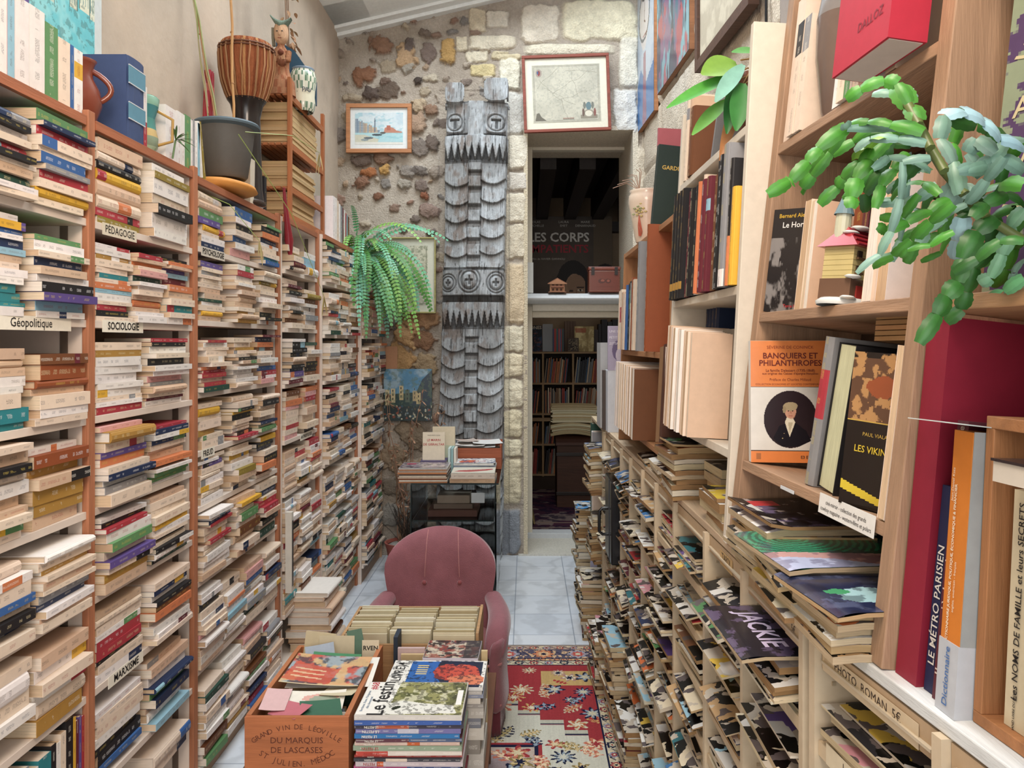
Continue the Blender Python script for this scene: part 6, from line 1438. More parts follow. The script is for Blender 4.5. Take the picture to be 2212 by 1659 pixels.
# ---- bookcases standing on the counter
def rbook(T, y, L, W, Tk, code, label, cat='book', lean=0, out=False, hard=False, x=.01, z=0, grp=None, **kw):
    """upright book, spine (or fore edge when out) towards the aisle; occupies y..y+Tk"""
    if out: M_ = Matrix(((1, 0, 0, x+W), (0, 0, -1, y+Tk), (0, 1, 0, z), (0, 0, 0, 1)))
    else: M_ = Matrix(((-1, 0, 0, x), (0, 0, 1, y), (0, 1, 0, z), (0, 0, 0, 1)))
    T4 = T @ Matrix.Translation((0, y+Tk/2, z)) @ Matrix.Rotation(lean, 4, 'X') @ Matrix.Translation((0, -y-Tk/2, -z)) @ M_
    return make_book('upright_book', L, W, Tk, code, random.Random(int(y*9973+z*131+L*1e4)), T4, label, cat, grp, hard=hard, **kw)
def case(name, T, ya, yb_, shelves, depth, ztop, wood, label, th=.02, mt='wood_y', cat='bookcase', back=None, pth=.02, ends=(1, 1)):
    t = thing(name, T @ Vector((depth/2, (ya+yb_)/2, 0)), label, cat)
    for y, on in ((ya-pth, ends[0]), (yb_, ends[1])):
        if on: m = MB(); m.box((0, y, 0), (depth, y+pth, ztop), 'wood_vert' if mt != 'paint' else 'paint', wood, T); m.build('side_panel', t, bevel=.002)
    for z in shelves: m = MB(); m.box((.002, ya, z-th), (depth, yb_, z), mt, wood, T); m.build('shelf', t, bevel=.0015)
    m = MB(); m.box((depth, ya-pth, 0), (depth+.006, yb_+pth, ztop), 'paint', back or wood, T); m.build('back_panel', t)
    return t
# C: near wooden case, leaning back against the wall
TC = TR(.437, 1.672, 1.162, rz=.062) @ Matrix.Rotation(.115, 4, 'Y')
OAK = 'A4846A'
cC = case('wooden_bookcase', TC, -.585, 0, [.19, .505, .865, 1.24], .23, 1.5, OAK, 'near pale wooden bookcase leaning back on the racks, showing the portrait book', pth=.034, back='4A3A30')
cz = 1
m = MB(); m.box((-.0012, -.50, .168), (0, -.42, .174), 'paint', 'C9CDD0', TC); m.box((-.0012, -.28, .170), (0, -.22, .176), 'paint', 'C9CDD0', TC); m.build('torn_label', cC)
side_text(TC, cC, 'ciné-miroir - collection des grands', -.475, .182, .0095, x=-.001, paper='E0DED8', wl=.09, nm='handwritten_label'); side_text(TC, cC, 'cowboy magazine - western-films et polars', -.475, .171, .0095, x=-.001, nm='handwritten_label')
# portrait book facing out
def art_bp(w, h):
    A = Art(w, h, 150, 'DAD6CE'); A.rect(0, .625, 1, 1, 'DD8448'); A.rect(0, 0, 1, .095, 'DD8448'); A.rect(0, .62, 1, .625, '5A4A40'); A.rect(0, .095, 1, .1, '5A4A40')
    cx, cy = .5, .355
    A.ell(cx, cy, .335, .235, '2E2226'); A.noise(5, .5, .7, '3A2C30', .4, 3) if False else None
    A.poly([(.28, .20), (.36, .30), (.46, .33), (.58, .32), (.70, .26), (.76, .18), (.60, .13), (.40, .13)], '1C181E'); A.poly([(.43, .33), (.49, .21), (.56, .33), (.52, .38), (.46, .38)], 'DCD3BC'); A.poly([(.47, .33), (.49, .24), (.53, .33)], 'B9AE94')
    A.ell(.5, .42, .072, .058, 'C99A82'); A.ell(.515, .40, .05, .045, 'B98670', .5); A.ell(.5, .462, .095, .036, 'A89878', wob=.3); A.ell(.425, .435, .022, .03, '9A8A6C', wob=.3); A.ell(.475, .425, .009, .005, '3A2A28'); A.ell(.528, .425, .009, .005, '3A2A28'); A.line([(.505, .42), (.508, .402)], .004, 'A8745E'); A.line([(.485, .385), (.522, .385)], .004, '9A4A44')
    A.ell(.42, .24, .006, .004, 'B9A67A'); A.ell(.40, .2, .006, .004, 'B9A67A'); A.poly([(.07, .025), (.13, .025), (.13, .075), (.07, .075)], 'A86A40'); return A
bw, bh = .160, .252
TB = TC @ TR(.005, -.040, .1915, rz=-.16, rx=.0) @ Matrix.Rotation(-.115*1.0, 4, 'Y')
m = MB(); m.box((0, 0, 0), (bw, .024, bh), 'paint', 'DAD6CE', TB); m.box((.001, .001, .0), (bw-.001, .023, bh+.0004), 'pages', 'E0D6C0', TB)
A = art_bp(bw, bh); TF = TB @ Matrix.Translation((bw/2, -.0006, bh/2)) @ FACE_CAM
o = tag(m.build('portrait_book', loc=TB.translation), 'orange and white banking history book with an oval portrait, cover facing out', 'book')
A.build('front_cover', TF, 'gloss', o)
m = MB()
for tx, v, s_, c_, bd in (('SÉVERINE DE CONINCK', .945, .0088, '8A3A26', 0), ('BANQUIERS ET', .875, .0165, '6E2A22', .02), ('PHILANTHROPES', .815, .0165, '6E2A22', .02), ('La famille Delessert (1735-1868)', .755, .0075, '6E2A22', .01), ('aux origines des Caisses d\'épargne françaises', .73, .0062, '6E2A22', .01), ('Préface de Charles Millaud', .68, .0078, '7E3A2A', 0), ('COLLECTION ECONOMIES ET SOCIETES CONTEMPORAINES', .642, .0052, '7E3A2A', 0)): A.text(m, tx, .5, v, s_, c_, TF, bold=bd)
A.text(m, 'E3 ECONOMICA', .82, .045, .0085, '3A2A28', TF, bold=.01); o2 = m.build('cover_lettering', o)
# patterned book, thick book with pages out, vikings, white ones
o = rbook(TC, -.305, .262, .19, .034, 's', 'grey book with a patterned plastic-covered spine leaning right of the portrait book', lean=.08, hard=True, z=.1925, band=('r', .45, .78), x=.02)
rbook(TC, -.385, .25, .19, .062, 'k', 'thick black hardback with its greenish-white page edges turned outwards', lean=.10, out=True, hard=True, z=.1925, x=.02, paper='C9C7A4')
rbook(TC, -.42, .235, .12, .025, 'k', 'plain black hardback behind the longship book', lean=.08, hard=True, z=.1925, x=.06, band=(None, 0, 0), ink='4A4440')
TV = TC @ TR(-.004, -.455, .192, rz=-1.12)
m = MB(); m.box((0, 0, 0), (.108, .02, .235), 'cover', '1E1816', TV); m.box((.106, .002, .002), (.109, .018, .233), 'pages', 'A88A68', TV)
Av = Art(.107, .235, 60, '1E1816'); Av.rect(0, .56, 1, .96, '5A4030'); Av.noise(8, .5, .56, 'B58A5A', .8, 3); Av.ell(.55, .78, .28, .07, '8A4A2E', wob=.4); Av.rect(0, 0, 1, .55, '1E1816'); Av.rect(0, .55, 1, .56, 'B99A4A'); Av.poly([(0, .1), (1, 0), (1, .04), (0, .16)], 'C9B23A')
o = tag(m.build('longship_book', loc=TV.translation), 'dark worn paperback with a longship picture and yellow title letters', 'book'); TVF = TV @ Matrix.Translation((.054, -.0008, .1175)) @ FACE_CAM; Av.build('front_cover', TVF, 'gloss', o)
m = MB(); Av.text(m, 'PAUL VIALAR', .5, .47, .008, 'B99A4A', TVF); m.text('LES VIKINGS', .0145, TVF @ Matrix.Translation((0, -.03, .001)), 'C9AE3A', bold=.01, sx=.9); m.build('cover_lettering', o)
rbook(TC, -.562, .25, .15, .014, 'w', 'tall white bent book standing against the right upright, page edges outwards', out=True, z=.1925, x=.035, lean=.0); rbook(TC, -.583, .245, .17, .018, 'c', 'cream book tight against the right upright of the near bookcase', out=True, z=.1925, x=.0, lean=.02)
for k in range(5):
    m = MB(); T4 = TC @ TR(.03+.004*k, -.57, .448+k*.0085, rz=.03*k-.05); m.box((0, 0, 0), (.16, .14, .007), 'pages', jit('B08A62', rr, .1), T4)
    tag(m.build('yellowed_pamphlet', loc=T4.translation), 'yellowed pamphlet lying %s from the bottom on top of the white books' % ORD1[k], 'booklet', 'pamphlets above the white books')
# shelf 2
TBk = TC @ TR(.002, -.022, .507, rz=-.95)
m = MB(); m.box((0, 0, 0), (.12, .026, .215), 'gloss', '1C1B1E', TBk); Am = Art(.12, .215, 50, '1C1B1E'); Am.noise(6, .52, .64, '8A8684', .8, 3, 3); Am.rect(0, .72, 1, 1, '1C1B1E')
o = tag(m.build('black_cover_book', loc=TBk.translation), 'black book with a grey figure and yellow author line, at the left end', 'book'); TM = TBk @ Matrix.Translation((.06, -.0008, .1075)) @ FACE_CAM; Am.build('front_cover', TM, 'gloss', o)
m = MB(); Am.text(m, 'Bernard Alexandre', .5, .93, .012, 'C9A23A', TM, bold=.01); Am.text(m, 'Le Horsain', .5, .84, .0165, 'DAD8D4', TM, bold=.01); Am.text(m, 'Terre humaine', .6, .06, .009, 'C2343A', TM); m.build('cover_lettering', o)
def rrow(T, z, y, specs, place, grp, x=.012, hard=False, out=False):
    for k, (L, W, Tk, code) in enumerate(specs):
        y -= Tk+.0012
        rbook(T, y, L, W, Tk-.0004, code, '%s %s, %s from left %s' % (PAL[code][1], 'upright book' if not out else 'book turned page-side out', ORD1[k], place), out=out, hard=hard, z=z+.0012, x=x+rr.uniform(-.006, .008), grp=grp)
    return y
y = rrow(TC, .506, -.135, [(.215, .16, .028, 'c'), (.21, .16, .022, 'c'), (.205, .15, .018, 't')], 'beside the black figure-cover book', 'page-out books on the ornament shelf', x=.02, out=True)
y = rrow(TC, .506, y-.01, [(.27, .18, .035, 'N'), (.235, .17, .02, 'h'), (.20, .16, .022, 'm'), (.21, .16, .03, 'k'), (.24, .17, .028, 'k'), (.25, .18, .03, 'n'), (.235, .18, .028, 'n')], 'behind the ceramic house', 'books behind the ceramic house', x=.075)
y = rrow(TC, .506, y-.004, [(.23, .19, .03, 'c'), (.22, .19, .032, 'w')], 'by the right upright, ornament shelf', 'pale books by the upright', x=.01, out=True)
# ceramic house
hp = TC @ Vector((-.0, -.315, .507)); t = thing('ceramic_house', hp, 'small glazed ceramic castle house with snowy red roof standing among the books', 'ornament')
TH = TC @ TR(.045, -.315, .507, rz=.5)
m = MB(); m.lathe([(.062, 0), (.064, .006), (.056, .012), (.0, .014)], 24, 'ceramic', 'CFD2D0', TH @ Matrix.Diagonal((1, .8, 1, 1)), cap=False); m.build('snowy_base', t, smooth=True)
m = MB(); m.box((-.045, -.030, .01), (.045, .032, .045), 'ceramic', '6A5040', TH); m.box((-.042, -.028, .045), (.042, .030, .105), 'ceramic', 'C3B47E', TH)
for j in range(6): m.box((-.0425, -.0285, .050+j*.009), (.0425, .0305, .0507+j*.009), 'ceramic', 'A3945E', TH)
wls = m.build('walls', t, bevel=.002)
m = MB()
for i in range(3):
    for j in range(2): m.box((-.033+i*.025, -.031, .055+j*.025), (-.022+i*.025, -.028, .068+j*.025), 'ceramic', '3A2C22', TH); m.box((-.036+i*.025, -.034, .053+j*.025), (-.019+i*.025, -.029, .0565+j*.025), 'ceramic', '5A4430', TH)
m.box((-.03, -.0325, .012), (-.014, -.030, .034), 'ceramic', 'A83A34', TH); m.box((.006, -.034, .02), (.036, -.030, .032), 'ceramic', 'B8403A', TH); m.build('window_trim', wls)
m = MB(); q = [(-.052, -.040, .100), (.052, -.040, .100), (.052, .040, .100), (-.052, .040, .100), (-.030, -.0, .140), (.030, 0, .140)]; n = m.verts(q, TH)
for f_ in ((0, 1, 5, 4), (1, 2, 5), (2, 3, 4, 5), (3, 0, 4), (3, 2, 1, 0)): m.face([n+i for i in f_], 'ceramic', 'A8303A')
for j in range(4): m.tube([TH @ Vector((-.05+j*.005, -.040+j*.0095, .102+j*.0095)), TH @ Vector((.05-j*.005, -.040+j*.0095, .102+j*.0095))], .002, 'ceramic', '8A2430', 6)
m.build('roof', t)
m = MB()
for a_, b_, c_, s_ in ((-.01, -.012, .135, .016), (.02, -.006, .136, .014), (-.03, -.01, .125, .013), (.0, -.038, .046, .012), (-.04, -.03, .048, .013), (.035, -.034, .048, .01), (-.048, -.03, .012, .012), (.03, -.045, .01, .012)): m.lathe([(0.0001, -s_*.5), (s_*.8, -s_*.25), (s_, 0), (s_*.7, s_*.35), (.0001, s_*.5)], 10, 'ceramic', 'DDE0DE', TH @ Matrix.Translation((a_, b_, c_)) @ Matrix.Diagonal((1.3, 1, .6, 1)), cap=False)
m.build('snow', t, smooth=True)
m = MB(); m.lathe([(.013, .10), (.013, .158)], 14, 'ceramic', 'BFC0A8', TH @ Matrix.Translation((-.03, .008, 0))); m.lathe([(.017, .157), (.009, .18), (.0, .205)], 14, 'ceramic', '6E8890', TH @ Matrix.Translation((-.03, .008, 0)), cap=False); m.build('turret', t)
# shelf 3
y = rrow(TC, .866, -.012, [(.30, .18, .038, 'c'), (.275, .18, .03, 'c'), (.235, .17, .03, 'c')], 'on the top shelf of the near bookcase', 'cream books on the high shelf', x=.0)
vp = TC @ Vector((.08, y-.058, .867)); t = thing('stoneware_vase', vp, 'tall grey-brown stoneware vase standing between cream books on the high shelf', 'vase'); m = MB()
m.lathe([(.032, 0), (.04, .02), (.060, .12), (.066, .20), (.058, .28), (.036, .335), (.034, .345), (.042, .365), (.038, .372), (.030, .35), (.02, .33)], 32, 'ceramic', lambda i, j: '6A5A52' if j < 3 else '7E7A78', TC @ TR(.055, y-.065, .867)); m.build('body', t, smooth=True)
y = rrow(TC, .866, y-.135, [(.24, .17, .03, 'w'), (.25, .17, .028, 'c'), (.2, .16, .02, 'w'), (.21, .16, .022, 'c'), (.2, .16, .024, 'w'), (.2, .15, .025, 'c'), (.20, .15, .03, 'w'), (.2, .15, .03, 't')], 'right of the stoneware vase', 'pale books right of the vase', x=.0)
TD = TC @ TR(-.062, -.565, .868)
m = MB(); m.box((0, 0, 0), (.058, .175, .25), 'paint', 'A8283A', TD); m.box((.004, .004, -.0010), (.054, .171, .0), 'pages', 'D8CFC4', TD)
m.text('DALLOZ', .02, TD @ Matrix(((0, 0, -1, -.001), (-1, 0, 0, .06), (0, 1, 0, .05), (0, 0, 0, 1))), '7A1E2C'); tag(m.build('red_code_book', loc=TD.translation), 'thick bright red law book lying at the front edge of the high shelf', 'book')
# B: white case between
TW = TR(.433, 1.712, 1.162, rz=.02) @ Matrix.Rotation(.055, 4, 'Y')
cB = case('white_bookcase', TW, .022, .70, [.203, .565, .92], .24, 1.14, 'D0C6B6', 'cream-white bookcase with dark encyclopedias between two wooden bookcases', mt='paint', back='5A4A40', pth=.022)
y = rrow(TW, .204, .69, [(.22, .16, .02, 'h'), (.22, .16, .026, 'c'), (.21, .16, .03, 'c'), (.215, .16, .03, 'c'), (.215, .16, .028, 't')], 'on the middle shelf, white bookcase', 'left books on the white shelf', x=-.02, out=True)
y = rrow(TW, .204, y-.02, [(.28-.002*q, .17, .02+.004*(q % 3), 'tctccwtcwctct'[q]) for q in range(13)], 'in the bulging page-out group', 'fat books turned page-side out', x=-.05, out=True)
for k in range(4): rbook(TW, .685-.036*(k+1), .245, .15, .03, 'n', 'dark navy volume with gilt bands, %s from left behind the cream books' % ORD1[k], z=.31, x=.10, hard=True, grp='gilt navy volumes at the back', ink='B08A3A', band=(None, 0, 0))
m = MB(); m.box((.08, .51, .204), (.23, .69, .309), 'cover', '4A3A30', TW); tag(m.build('book_plinth', loc=TW @ Vector((.1, .6, .204))), 'dark lying volumes carrying the gilt navy volumes', 'book')
m = MB(); m.lathe([(.022, 0), (.024, .01), (.024, .13), (.022, .14)], 16, 'gloss', '7A2A30', TW @ TR(.06, .16, .50, ry=PI/2, rz=.0) @ Matrix.Translation((0, 0, -.0))); m.box((.05, .04, .204), (.22, .30, .475), 'cover', '6A6258', TW)
tag(m.build('books_with_roll', loc=TW @ Vector((.06, .16, .4))), 'grey lying books with a dark red roll on top under the encyclopedia shelf', 'books')
y = .69
for k in range(4): y -= .0385; rbook(TW, y, .315, .2, .036, 'k', 'black encyclopedia with gilt scroll spine, %s from left in the white bookcase' % ORD1[k], z=.5665, x=-.015, hard=True, grp='gilt-spined encyclopedias', ink='B9984A', band=('a', .08, .15) if True else None)
y = rrow(TW, .566, y-.002, [(.30, .2, .03, 'm'), (.30, .2, .045, 'k'), (.3, .2, .04, 'k'), (.25, .18, .015, 's'), (.30, .19, .025, 'c'), (.295, .19, .02, 'o'), (.31, .2, .018, 'c'), (.29, .19, .04, 'm'), (.29, .19, .035, 'm'), (.285, .19, .05, 'h'), (.31, .2, .035, 'k'), (.315, .2, .035, 'k'), (.33, .2, .045, 's'), (.29, .2, .02, 'k'), (.22, .17, .03, 'y')], 'on the encyclopedia shelf', 'dark books on the encyclopedia shelf', x=-.01, hard=True)
y = rrow(TW, .921, .66, [(.26, .19, .03, 'c'), (.245, .18, .03, 't'), (.2, .17, .05, 'h')], 'on top of the white bookcase', 'old books on the white bookcase top', x=.0, hard=True)
def art_cd(w, h): A = Art(w, h, 30, '3A4452'); A.noise(6, .5, .6, 'D8C48A', .7, 3, 2); return A
rbook(TW, .40, .17, .12, .012, 's', 'small grey-blue cd case standing under the trailing plant', lean=.35, z=.925, x=.02)
# plant pot with broad leaves hanging over the white bookcase top
pp = TW @ Vector((.10, .20, .921)); t = thing('trailing_plant', pp, 'broad-leaved trailing houseplant in a brown pot on top of the white bookcase', 'houseplant'); TPp = Matrix.Translation(pp)
m = MB(); m.lathe([(.05, 0), (.075, .12), (.082, .15), (.085, .165), (.076, .165), (.07, .14)], 24, 'paint', '6E4638', TPp); m.build('pot', t, smooth=True)
def leafm(m, p, d, L, wd, col, up=Vector((0, 0, 1)), curl=.3, seg=6, fold=.25, mt='leaf'):
    p = Vector(p); d = Vector(d).normalized(); s_ = d.cross(up).normalized(); u_ = s_.cross(d).normalized(); rows = []
    for i in range(seg+1):
        t_ = i/seg; wv = wd*math.sin(PI*min(1, t_*.93+.05))**.75; c = p+d*(L*t_)-Vector((0, 0, 1))*curl*L*t_*t_
        rows.append([c-s_*wv+u_*wv*fold, c-s_*wv*.5+u_*wv*fold*.3, c, c+s_*wv*.5+u_*wv*fold*.3, c+s_*wv+u_*wv*fold])
    m.grid(lambda i, j: rows[j][i], 4, seg, mt, col)
for k, (x0, y0_, x1, y1_, Yl, wd, c_) in enumerate(((1600, 160, 1440, 212, 1.86, .018, '4E9A3A'), (1592, 140, 1515, 150, 1.85, .036, '7FA84A'), (1606, 140, 1545, 208, 1.80, .020, '7FB0A0'), (1590, 170, 1570, 275, 1.85, .018, '2F6A34'), (1605, 180, 1590, 270, 1.80, .024, '3A7A3A'), (1575, 215, 1495, 278, 1.92, .018, '6AA44A'), (1640, 112, 1580, 104, 1.84, .012, '6FB06A'), (1600, 200, 1555, 330, 1.9, .015, 'A8744A'))):
    a, b = P(x0, y0_, Yl+.03), P(x1, y1_, Yl); m = MB(); leafm(m, a, b-a, (b-a).length, wd, c_, curl=.12, up=Vector((0, -1, .6)), seg=10); m.build('leaf', t, smooth=True)
m = MB()
for x0, y0_, x1, y1_ in ((1590, 160, 1640, 150), (1600, 190, 1645, 165), (1588, 175, 1640, 170), (1600, 130, 1640, 140), (1605, 180, 1650, 120)): m.tube([P(x0, y0_, 1.85), P((x0+x1)/2, (y0_+y1_)/2-8, 1.86), P(x1, y1_, 1.88)], .002, 'leaf', '8A6A3E', 5)
m.build('stem', t)
# A: far wooden case
TA = TR(.432, 2.44, 1.162, rz=.012) @ Matrix.Rotation(.03, 4, 'Y')
cA = case('wooden_bookcase', TA, .02, 1.12, [.085, .405, .84], .24, .84, 'A5744E', 'far wooden bookcase standing on the counter beyond the white one', back='4A3A30', ends=(1, 1))
y = rrow(TA, .086, 1.04, [(.24, .17, .02, 'l'), (.24, .17, .02, 'w'), (.25, .18, .025, 'r'), (.24, .17, .03, 'm')], 'on the lowest far shelf', 'slim books on the lowest far shelf', x=-.02)
y = rrow(TA, .086, y-.02, [(.27-.001*q, .19, .024+.006*(q % 4), 'wwwcwcwcctcwcchh'[q]) for q in range(16)], 'page-side out, lowest far shelf', 'white page-out books on the lowest far shelf', x=-.05, out=True)
y = rrow(TA, .406, 1.10, [(.26, .17, .03, 'c'), (.265, .18, .045, 'c'), (.25, .17, .05, 't'), (.24, .17, .045, 'c'), (.27, .18, .03, 'c'), (.27, .18, .04, 'c'), (.27, .18, .025, 'b'), (.275, .18, .04, 'k'), (.28, .18, .05, 'k'), (.27, .18, .025, 'c'), (.29, .19, .02, 'N'), (.28, .18, .04, 'c')], 'on the middle far shelf', 'books on the middle far shelf', x=-.02)
rbook(TA, .42, .40, .24, .05, 's', 'tall dark grey folder standing at the right of the far shelf', z=.4065, x=-.035, hard=True, band=(None, 0, 0))
rbook(TA, .27, .44, .22, .03, 'N', 'tall orange-brown folder beside the grey folder', z=.4065, x=-.03, hard=True, band=(None, 0, 0))
# leaning brown portfolio
TL = TR(.405, 2.36, 1.30, rz=.2) @ Matrix.Rotation(.10, 4, 'Y') @ Matrix.Rotation(-.12, 4, 'X'); m = MB(); m.box((0, 0, 0), (.2, .02, .30), 'paint', '4E3228', TL); m.box((.0, .02, .002), (.195, .05, .295), 'pages', '8A6A4E', TL)
tag(m.build('brown_portfolio', loc=TL.translation), 'dark brown portfolio leaning between the far and white bookcases', 'folder')
# flower pot and green book on top of A
pf = TA @ Vector((.035, .72, .841)); t = thing('flower_planter', pf, 'cream ceramic planter with raised yellow flowers on the far wooden bookcase', 'planter'); TPf = Matrix.Translation(pf) @ Matrix.Diagonal((.78, .78, .92, 1))
m = MB(); m.lathe([(.055, 0), (.062, .02), (.078, .10), (.094, .17), (.092, .20), (.082, .215), (.088, .225), (.078, .225), (.074, .20)], 32, 'ceramic', 'DDC9B4', TPf, cap=True); m.build('pot', t, smooth=True)
m = MB(); fc = TPf @ Vector((-.050, -.073, .13))
for k in range(14):
    a_ = k*2.4; r_ = .004+.0021*k; m.lathe([(.0001, -.004), (.007, 0), (.0001, .006)], 8, 'ceramic', 'C9B878' if k % 3 else '9FA87A', Matrix.Translation(fc+Vector((math.cos(a_)*r_*.8, -math.cos(a_)*r_*.45, math.sin(a_)*r_))), cap=False)
for k in range(5): m.tube([fc+Vector((0, 0, -.02)), fc+Vector((-.004+.004*k, .0, -.06-.006*k)), fc+Vector((.0+.002*k, .006, -.10))], .0016, 'ceramic', 'B8604A', 5)
m.build('flower_relief', t, smooth=True)
m = MB()
for k in range(7): a_ = rr.uniform(2.2, 4.2); m.tube([pf+Vector((-.03, 0, .21)), pf+Vector((-.08+.01*k, -.02*math.sin(a_), .24+.008*k)), pf+Vector((-.135+.018*k, -.03*math.sin(a_), .22+.014*k))], .0014, 'paint', '9A7A66', 4)
m.build('dry_twig', t)
TG = TA @ TR(.0, .40, .842, rz=.08) @ Matrix.Rotation(.06, 4, 'Y')
m = MB(); m.box((0, 0, 0), (.19, .03, .315), 'cover', '20302C', TG); m.text('GARDIEN', .021, TG @ Matrix.Translation((.062, -.001, .232)) @ FACE_CAM, 'C9A85A', bold=.02)
tag(m.build('dark_green_book', loc=TG.translation), 'tall dark green book with gilt lettering on the far wooden bookcase', 'book')
m = MB(); TQ = TA @ TR(.03, .50, .842, rz=.08); m.box((0, 0, 0), (.2, .012, .40), 'gloss', 'B06068', TQ); A = Art(.14, .26, 30, 'B06068'); A.ell(.5, .5, .3, .3, '5A2030', wob=.5)
o = tag(m.build('pink_cover_book', loc=TQ.translation), 'pink illustrated cover rising behind the dark green book', 'book'); A.build('cover_print', TQ @ Matrix.Translation((.1, -.001, .22)) @ FACE_CAM, 'gloss', o)
# ---- beyond the rack's far end
YE = 4.2
def blockat(name, x0, y0, x1, y1, Y, d, col, label, cat, mt='cover', **k): return slab(name, x0, y0, x1, y1, Y, d, col, label, cat, mt, **k)
t = thing('end_shelf', (.50, 4.42, 0), 'narrow pale shelf unit of files and papers at the far end of the racks', 'shelf')
for y_ in (4.10, 4.78): m = MB(); m.box((.395, y_, 0), (.66, y_+.015, 1.14), 'paint', 'B5A488'); m.build('side_panel', t)
for z_ in (.08, .42, .78, 1.14): m = MB(); m.box((.395, 4.115, z_), (.66, 4.78, z_+.014), 'paint', 'BCA98C'); m.build('shelf', t)
for k, (y_, z_, tk, L, cd_, nm) in enumerate(((4.70, .795, .06, .32, 'G', 'green box file'), (4.64, .795, .05, .28, 'w', 'white file'), (4.59, .795, .04, .28, 's', 'grey file'), (4.70, .435, .06, .32, 'G', 'green lower box file'), (4.64, .435, .045, .29, 'w', 'white lower file'), (4.60, .435, .03, .27, 'c', 'cream lower file'))):
    rbook(TR(0, 0, 0), y_, L, .2, tk, cd_, '%s standing in the narrow end shelf beside the doorway' % nm, z=z_, x=.39, hard=True, band=(None, 0, 0))
rr = random.Random(5)
z = cpile(.335, 4.14, .795, .26, .24, 16, .010, .018, 'magazine', 'the magazine pile in the end shelf', cols=[4, 6, 12, 5, 6, 4], droop=.3); bigmag('glossy_magazine', .33, 4.14, z, .26, .25, .006, '5A6A8A', 'D8D4CC', .03, 'blue-grey magazine topping the pile in the end shelf', droop=.5)
z = cpile(.345, 4.14, .435, .26, .24, 14, .012, .02, 'magazine', 'the lower magazine pile in the end shelf', cols=[4, 6, 5, 11, 2], droop=.3)
z = cpile(.30, 4.22, .001, .26, .26, 17, .012, .022, 'magazine', 'the floor pile before the end shelf', cols=[4, 6, 15, 5, 14], rzs=.1, droop=0)
# tall piles on the floor
def fpile(x, y, n, tmin, tmax, place, cols, w=.22, l=.26): return cpile(x, y, .0095 if y < 4 and x < .37 else .001, l, w, n, tmin, tmax, 'magazine', place, rzs=.09, cols=cols, droop=0)
z = fpile(.315, 4.85, 30, .013, .022, 'the farthest floor pile beside the doorway', [4, 6, 5, 12, 13]); bigmag('glossy_magazine', .31, 4.85, z, .26, .2, .006, '4A8AC0', 'D8DADC', .02, 'sky-blue comic topping the farthest floor pile', droop=0)
slab('blue_folder', 1277, 1068, 1290, 1232, 4.74, .02, '2C5C8A', 'tall blue folder standing on the floor behind the briefcase', 'folder', z0=.001); slab('red_folder', 1282, 1050, 1287, 1160, 4.78, .02, '8A3A30', 'narrow rust-red folder standing by the blue one', 'folder', z0=.001)
slab('framed_print', 1276, 1166, 1290, 1246, 4.55, .02, 'B8B4CC', 'lilac-bordered print standing on the floor by the farthest pile', 'print', z0=.001)
z = fpile(.315, 3.52, 16, .012, .02, 'the floor pile under the briefcase', [4, 5, 11, 6, 1, 14], w=.24, l=.30)
z = fpile(.345, 3.16, 20, .012, .022, 'the middle floor pile beside the racks', [4, 6, 5, 4, 12, 9], w=.17, l=.28)
z = fpile(.365, 2.84, 11, .012, .02, 'the near floor pile on the rug edge', [4, 6, 15, 11, 1], w=.15, l=.27)
# briefcase
t = thing('black_briefcase', (.44, 3.46, .28), 'black briefcase standing on end by the racks, handle towards the aisle', 'briefcase')
a = P(1320, 1222, 3.40); b = P(1346, 1042, 3.40)
m = MB(); m.box((a.x, 3.40, a.z), (b.x, 3.66, b.z), 'gloss', '18181B'); m.build('body', t, bevel=.006)
m = MB(); m.box((a.x-.003, 3.47, a.z-.0), (a.x, 3.475, b.z), 'metal', '3A3A3E'); m.build('seam', t)
m = MB(); zc = (a.z+b.z)/2-.01; m.tube([(a.x, 3.50, zc+.058), (a.x-.028, 3.50, zc+.058), (a.x-.042, 3.50, zc+.045), (a.x-.042, 3.50, zc-.045), (a.x-.028, 3.50, zc-.058), (a.x, 3.50, zc-.058)], .007, 'gloss', '141416', 8); m.build('handle', t, smooth=True)
# upright things over the far rack end
slab('marbled_box', 1297, 740, 1314, 924, 4.05, .2, 'A9A9AA', 'grey marbled slim box standing at the far end of the racks', 'box', z0=1.1605); slab('brown_box', 1303, 800, 1316, 924, 3.95, .06, '4E423C', 'dark brown slim box in front of the marbled box', 'box', z0=1.1605)
def art_lil(w, h):
    A = Art(w, h, 40, 'A79FB4'); A.ell(.62, .45, .34, .22, '6A5E7E'); A.ell(.72, .34, .22, .15, 'C3BAC8'); A.poly([(.4, 0), (1, 0), (1, .2), (.6, .22)], 'BDB6C6'); return A
o = slab('lilac_cover_book', 1313, 704, 1347, 800, 3.85, .015, 'A79FB4', 'lilac book with a woman\'s profile on its cover, facing out at the rack end', 'book', art=art_lil)
m = MB(); c0 = P(1316, 716, 3.847)
for k, s_ in enumerate(('UNE SI JOLIE', 'PETITE PLAGE', 'ZITTA SEREDY')): m.text(s_, .016, Matrix.Translation(c0+Vector((0, 0, -.03*k-.0))) @ FACE_CAM, 'DEDAE2', align='LEFT', bold=.01)
m.build('cover_lettering', o)
m = MB(); a = P(1313, 800, 3.85); m.box((a.x, 3.85, 1.1605), (a.x+.08, 3.99, a.z-.001), 'cover', 'C9CDD4'); tag(m.build('white_box_file', loc=(a.x, 3.85, 1.1605)), 'white box file standing under the lilac book at the rack end', 'box')
